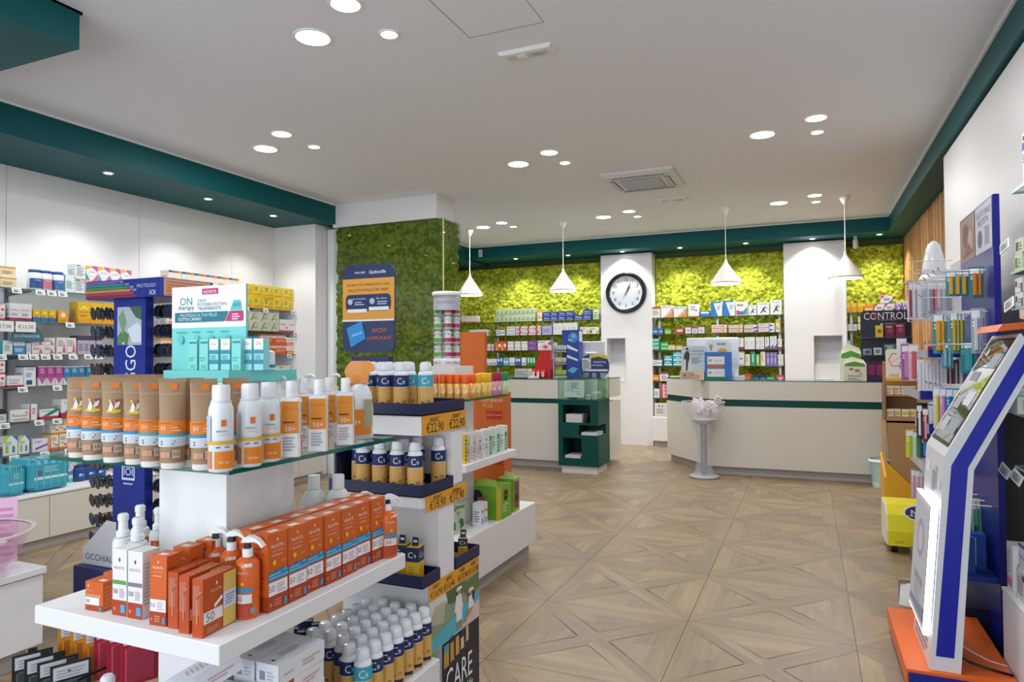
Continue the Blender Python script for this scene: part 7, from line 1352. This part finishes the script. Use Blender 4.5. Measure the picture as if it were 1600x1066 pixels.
for i, (x, w_, c) in enumerate(((.60, .034, 'dfdde2'), (.636, .034, 'e6e4e6'), (.672, .034, 'dcdadf'), (.71, .034, 'dad8dd'), (.745, .025, '6c2434'), (.775, .03, '5c4c54'))):
    thing('boxed_brush', 'box', carton(w_, .04, .21, 'bxb'+c, [('r', .1, .04, .9, .10, '5c5c6c'), ('r', .35, .2, .6, .9, 'c3c0cc'), ('L', .15, .12, .85, .16, 1, '8c8c9c')], c), (x+.015, 4.66, 1.1505), 0, ['white', 'bright white', 'pale white', 'off-white', 'dark red', 'dark grey'][i]+' upright brush box', 'on the middle blue-edged shelf')
for i, (x, c, c2) in enumerate(((.655, 'd8c8bc', 'b4242c'), (.70, '2c8c64', 'cfe6d8'), (.75, 'c4ccd0', '2c3c8c'))):
    thing('boxed_brush', 'box', carton(.045, .05, .09 if i else .06, 'bxc'+c, [('r', .1, .4, .9, .8, c2)], c), (x, 4.58, 1.391), 0, ['cream and red', 'green', 'grey and blue'][i]+' small box', 'on the top blue-edged shelf')
thing('medicine_carton', 'box', carton(.11, .06, .17, 'wtb', [('r', 0, .86, 1, .92, '2c9cb4'), ('L', .12, .15, .88, .8, 7, 'b4b4bc'), ('r', .1, .3, .6, .32, '4c4c5c')], 'dcdce0'), (.70, 4.62, .9465), 0, 'white carton with teal line near its top', WD)
thing('medicine_carton', 'box', carton(.09, .06, .18, 'wtc', [('o', .5, .4, .2, 'b4aca4'), ('L', .1, .6, .9, .9, 4, '8c8890')], 'c4c2c4'), (.80, 4.62, .9465), 0, 'grey carton with faint round print', WD)
thing('medicine_carton', 'box', carton(.12, .1, .05, 'blw', [('L', .1, .2, .9, .8, 2, '8cb4e0')], '2464b4'), (.72, 4.60, .74), 0, 'flat blue carton', 'on the lowest wire tray')
thing('wire_tray', 'tray', MB().box(.60, .86, 4.48, 5.0, .725, .738, M('9a9ea8', .4)).box(.592, .60, 4.48, 5.0, .725, .775, M('b4b8c0', .3)).box(.60, .86, 4.48, 4.488, .725, .76, M('9a9ea8', .4)), desc='low grey tray shelf', place='on the pale board display')
for i, (x, y, z, h, cc, pc, ds) in enumerate(((.60, 5.2, 1.46, .24, '8c5ca4', 'c87cb4', 'purple hanging pack'), (.63, 5.1, 1.46, .24, 'd8b4bc', 'c85c6c', 'pink hanging pack'), (.585, 5.3, 1.5, .12, 'e3dfe4', 'd6d0dc', 'small white hanging pack'), (.60, 4.72, .93, .16, 'c8d0c4', '3f8c2c', 'green bottle pack with white label'), (.635, 4.70, .93, .15, '2c3c6c', '4c8cc4', 'navy and blue hanging pack'), (.575, 4.82, .93, .17, 'd8c83c', '9cb83c', 'yellow topped hanging pack'))):
    thing('hanging_pack', 'pack', blx(.06, h, cc, pc), (x, y, z), 0, ds, 'at the aisle edge of the pale board display')
for i in range(5): thing('hanging_pack', 'pack', blx(.03, .20, ['23263a', '8c2434', '2c2c38', '5c4ca4', 'a4344c'][i], ['e6e6e6', 'dca4b4', 'd8d8dc', 'c4bce4', 'e3c4cc'][i]), (.60+i*.03, 4.66, 1.10-.02*i), 0, ['black dotted', 'dark red', 'black and white', 'violet', 'crimson'][i]+' slim strap pack', 'under the middle blue-edged shelf')
rr = random.Random(4)
for i in range(9):
    a = -.55+i*.13; thing('hanging_pack', 'pack', blx(.022, .19, '4c8c7c', '2c6c5c'), (.60+i*.010, 4.62+.01*i, .66), 0, 'dark green stick pack fanning out', 'low at the display corner', rot=(0, -a*.6+.25, 0)) if False else thing('hanging_pack', 'pack', blx(.022, .19, '4c8c7c', '2c6c5c'), (.60+i*.012, 4.62+.012*i, .60), 0, 'dark green stick pack', 'fanned out low at the display corner')
for i in range(3): thing('hanging_pack', 'pack', blx(.04, .17, 'd8bcc8', 'b48ca4'), (.58+i*.02, 4.74-.02*i, .70), 0, 'pale pink stick pack', 'above the green fanned packs')
thing('hook_rail', 'rail', MB().tube([(.57, 4.60, .603), (.84, 4.60, .603)], .004, WIRE).tube([(.57, 4.72, .703), (.86, 4.72, .703)], .004, WIRE).tube([(.57, 4.68, .935), (.86, 4.68, .935)], .004, WIRE), desc='thin wire hook rails', place='low on the pale board display')
thing('table_lamp_head', 'lamp', [('dome', MB().lathe([(.07, .0), (.072, .03), (.055, .13), (.035, .20), (.012, .225)], M('dfe3e8', .2, coat=.5), seg=20)), ('collar', MB().lathe([(.09, -.07), (.092, -.03), (.075, -.002)], M('e6e8ec', .3), seg=20))], (.79, 5.35, 1.93), 0, 'white domed hood', 'above the wire rail basket')
# yellow floor stool-like box with navy logo
yb = MB().prism([(5.44, .06), (5.44, .16), (5.47, .27), (5.53, .33), (5.80, .33), (5.80, .06)], .50, .88, M('e6d81c', .4), 'x')
yl = MB()
for k_ in range(1): pass
yl.draw(flat((.69, 5.4395, .06), (1, 0, 0), (0, 0, 1)), .38, .1, [('L', .1, .2, .3, .5, 1, 'c8b818')])
tf = flat((.69, 5.53, .3305), (1, 0, 0), (0, 1, 0))
sl_ = flat((.69, 5.455, .19), (1, 0, 0), Vector((0, .055, .13)).normalized())
yl.draw(sl_, .38, .17, [('p', [(.3+.34*cos(a*pi/12), .45+.62*sin(a*pi/12)) for a in range(24)], 'e6e6e2')]) if False else None
yl.draw(lambda a, b_, k: Vector((.69+a, 5.463-.006-k+b_*.36, .235+b_*.9)), .38, .12, [('p', [(.25+.55*max(0, (1+cos(a*pi/10))/2)*1.0-.0, .5+.48*sin(a*pi/10)) for a in range(20)], 'e6e8ea'), ('p', [(.28+.5*max(0, (1+cos(a*pi/10))/2), .5+.42*sin(a*pi/10)) for a in range(20)], '1c2c6c'), ('t', 'SAN', .53, .5, .3, 'e9ebf0', pi)])
wh = []
for x in (.54, .84):
    for y in (5.52, 5.74):
        wv = MB(); A = [(x-.02, y+.045*cos(2*pi*j/16), .045+.045*sin(2*pi*j/16)) for j in range(16)]; B = [(x+.02, p_[1], p_[2]) for p_ in A]
        for j in range(16): k = (j+1) % 16; wv.face([A[j], A[k], B[k], B[j]], BLACK, True)
        wv.face(A[::-1], BLACK); wv.face(B, BLACK); wh.append(('wheel', wv))
thing('wheeled_box', 'box', [('box_body', yb), ('end_cap', MB().prism([(5.445, .065), (5.445, .158), (5.475, .265), (5.532, .325), (5.795, .325), (5.795, .065)], .488, .4995, M('dfdcc8', .4), 'x')), ('printed_logo', yl)]+wh, desc='bright yellow wheeled box with navy oval logo', place='on the floor under the right displays')
thing('leaflet_rack', 'rack', [('rack', MB().box(.44, .60, 4.30, 4.34, .14, .16, METAL).box(.44, .60, 4.30, 4.34, .04, .05, METAL).box(.44, .446, 4.30, 4.34, .05, .14, METAL).box(.594, .60, 4.30, 4.34, 0, .14, METAL))], desc='small metal leaflet rack', place='on the floor behind the kiosk')
for i in range(4): thing('leaflet', 'leaflet', MB().box(-.05, .05, -.001, .001, 0, .12, ['dfe3e3', 'c8ccc4', '5c6c60', 'e6e6e6'][i]), (.485+i*.012, 4.26+i*.008, .03), RD(-20+8*i), ['front pale', 'second grey', 'dark green', 'rear white'][i]+' leaflet', 'leaning on the small metal rack', rot=(RD(-18), 0, RD(-20+8*i)))

# near right-hand glass shelves with cartons (edge of the photo)
RS = 'at the right edge of the photo'
for i, z in enumerate((2.075, 1.735, 1.585, 1.15, .93)):
    x0_ = .80 if z > 2 else .79
    P = [('glass_plate', MB().box(x0_, 1.028, 2.2, 3.46, z-.01, z, GLASS), [('front_edge', MB().box(x0_-.003, x0_, 2.2, 3.46, z-.01, z, M('8fb4ac', .2)).box(x0_, 1.028, 3.46, 3.463, z-.01, z, M('8fb4ac', .2)))])]
    thing('glass_shelf', 'shelf', P, desc=['top', 'second', 'third', 'fourth', 'lowest'][i]+' glass shelf', place='on the right wall '+RS)
thing('dark_panel', 'panel', MB().box(1.012, 1.029, 2.2, 3.50, .42, 2.05, M('55585e', .5)), desc='dark grey shelf back panel', place='on the right wall near the camera')
def sidebox(y, z, w_, dp, h, b_, it, ds, pl=RS, x=.80, rz=-90):
    thing('medicine_carton', 'box', carton(w_, dp, h, 'sb'+ds, it, b_), (x, y, z+.0005), RD(rz), ds, pl)
tr_ = [('r', 0, .68, 1, .82, '2a4ca8'), ('r', .1, .86, .5, .94, '3c3c44'), ('o', .5, .2, .14, '6c5cb4'), ('L', .1, .45, .9, .62, 3, '8c8ca4')]
sidebox(3.34, 2.075, .10, .1, .22, 'dfe0e8', tr_, 'tall white carton with blue band and violet dot', x=.82)
sidebox(3.20, 2.075, .10, .1, .22, 'dfe0e8', tr_, 'second tall white carton with blue band', x=.82)
sidebox(3.40, 1.735, .11, .1, .07, 'c8d4b4', [('r', .1, .2, .4, .8, '4c7c4c'), ('L', .5, .2, .9, .8, 3, '7c8c7c')], 'pale green carton, lower of two')
sidebox(3.38, 1.806, .12, .1, .06, 'd0d8bc', [('r', .1, .2, .4, .8, '3c5c44'), ('L', .5, .2, .9, .8, 3, '5c6c5c')], 'pale green carton, upper of two')
for k_ in range(2): sidebox(3.40-.13*0, 1.585+k_*.062, .11, .1, .06, 'd6d8d8', [('r', .06, .4, .3, .8, '2c3c44'), ('L', .4, .3, .9, .7, 2, '8c9498'), ('r', .8, .0, 1, .6, '5c3c5c')], 'white carton with dark square, '+['lower', 'upper'][k_]+' one')
sidebox(3.14, 1.585, .1, .1, .17, 'd8dadc', [('r', .1, .5, .9, .8, 'a8b0b4')], 'upright white carton')
for i, (y, z) in enumerate(((3.40, 1.15+.0), (3.40, 1.24))):
    sidebox(y, z, .11, .12, .088, 'dfe0dc', [('r', 0, .78, 1, .92, '8cc0c4'), ('r', .1, .45, .45, .7, '6cb0a4' if i else '8c9c98'), ('L', .1, .1, .6, .35, 3, '9c9ca0')], 'white and mint carton, '+['lower', 'upper'][i]+' of the pair', x=.765, rz=-80)
sidebox(3.40, .93, .08, .1, .2, 'b8d8dc', [('L', .1, .2, .9, .9, 8, 'dfeef0')], 'tall pale blue carton', x=.83)
for i, y in enumerate((3.30, 3.18)): sidebox(y, 1.15, .1, .1, .17, 'd8dcd8', [('r', 0, .8, 1, .95, '7cb8bc')], 'upright carton behind the mint pair', x=.83)
for i, (u, v, ds) in enumerate(((1571, 385, 'upper'), (1578, 476, 'middle'), (1583, 563, 'small'), (1571, 736, 'lower left'), (1590, 746, 'lower right'))):
    p = onx(u, v, .775); thing('price_tag', 'price tag', MB().box(-.036, .036, -.006, .0, -.024, .024, 'e6e8ec', .002).draw(flat((0, -.006, -.024), (1, 0, 0), (0, 0, 1)), .072, .048, [('r', .1, .15, .9, .85, 'b4b6ba'), ('L', .16, .2, .8, .8, 3, '55585c')]), (p.x, p.y, p.z), 0, ds+' tilted white price tag', 'on the right wall shelves', rot=(RD(-10), RD(-20 if i < 3 else 25), RD(-75)))
for i, (y, z, dx) in enumerate(((3.33, 1.53, 0),)):
    pass
# cartons on the low right cabinet
for i, (y, q, w_, h, b_, it, ds) in enumerate(((3.47, 0, .09, .20, 'dcd6da', [('r', 0, .1, .8, .3, 'c87c8c'), ('L', .1, .4, .8, .9, 6, 'a4a4ac')], 'tall white carton with pink patch'),
        (3.36, 0, .11, .12, 'd8d8dc', [('r', .7, .7, 1, .9, '3c2c5c'), ('L', .1, .2, .8, .8, 5, '8c8c94')], 'white carton with dark tab'), (3.36, 1, .12, .10, 'd6d4e0', [('r', 0, .86, 1, 1, '3c2c8c'), ('t', 'Fluimucil', .4, .5, .7, '5c5c6c')], 'white carton with violet top'),
        (3.24, 0, .10, .15, 'd4d8d4', [('r', .2, .7, .9, .8, '1c6c64'), ('L', .2, .2, .9, .6, 5, '5c5c64')], 'white carton with green line'), (3.12, 0, .10, .15, 'd4d8d4', [('r', .2, .7, .9, .8, '1c6c64'), ('L', .2, .2, .9, .6, 5, '5c5c64')], 'second white carton with green line'), (3.24, 1.5, .1, .09, 'c8c8c8', [('r', .3, .2, .8, .8, '8c8c8c')], 'small grey carton on top'))):
    z = .4005+(0 if q == 0 else (.1205 if q == 1 else .151)); thing('medicine_carton', 'box', carton(w_, .11, h, 'rc'+ds, it, b_), (.765+.01*i, y, z), RD(-90), ds, 'on the low right cabinet')
finish_labels()
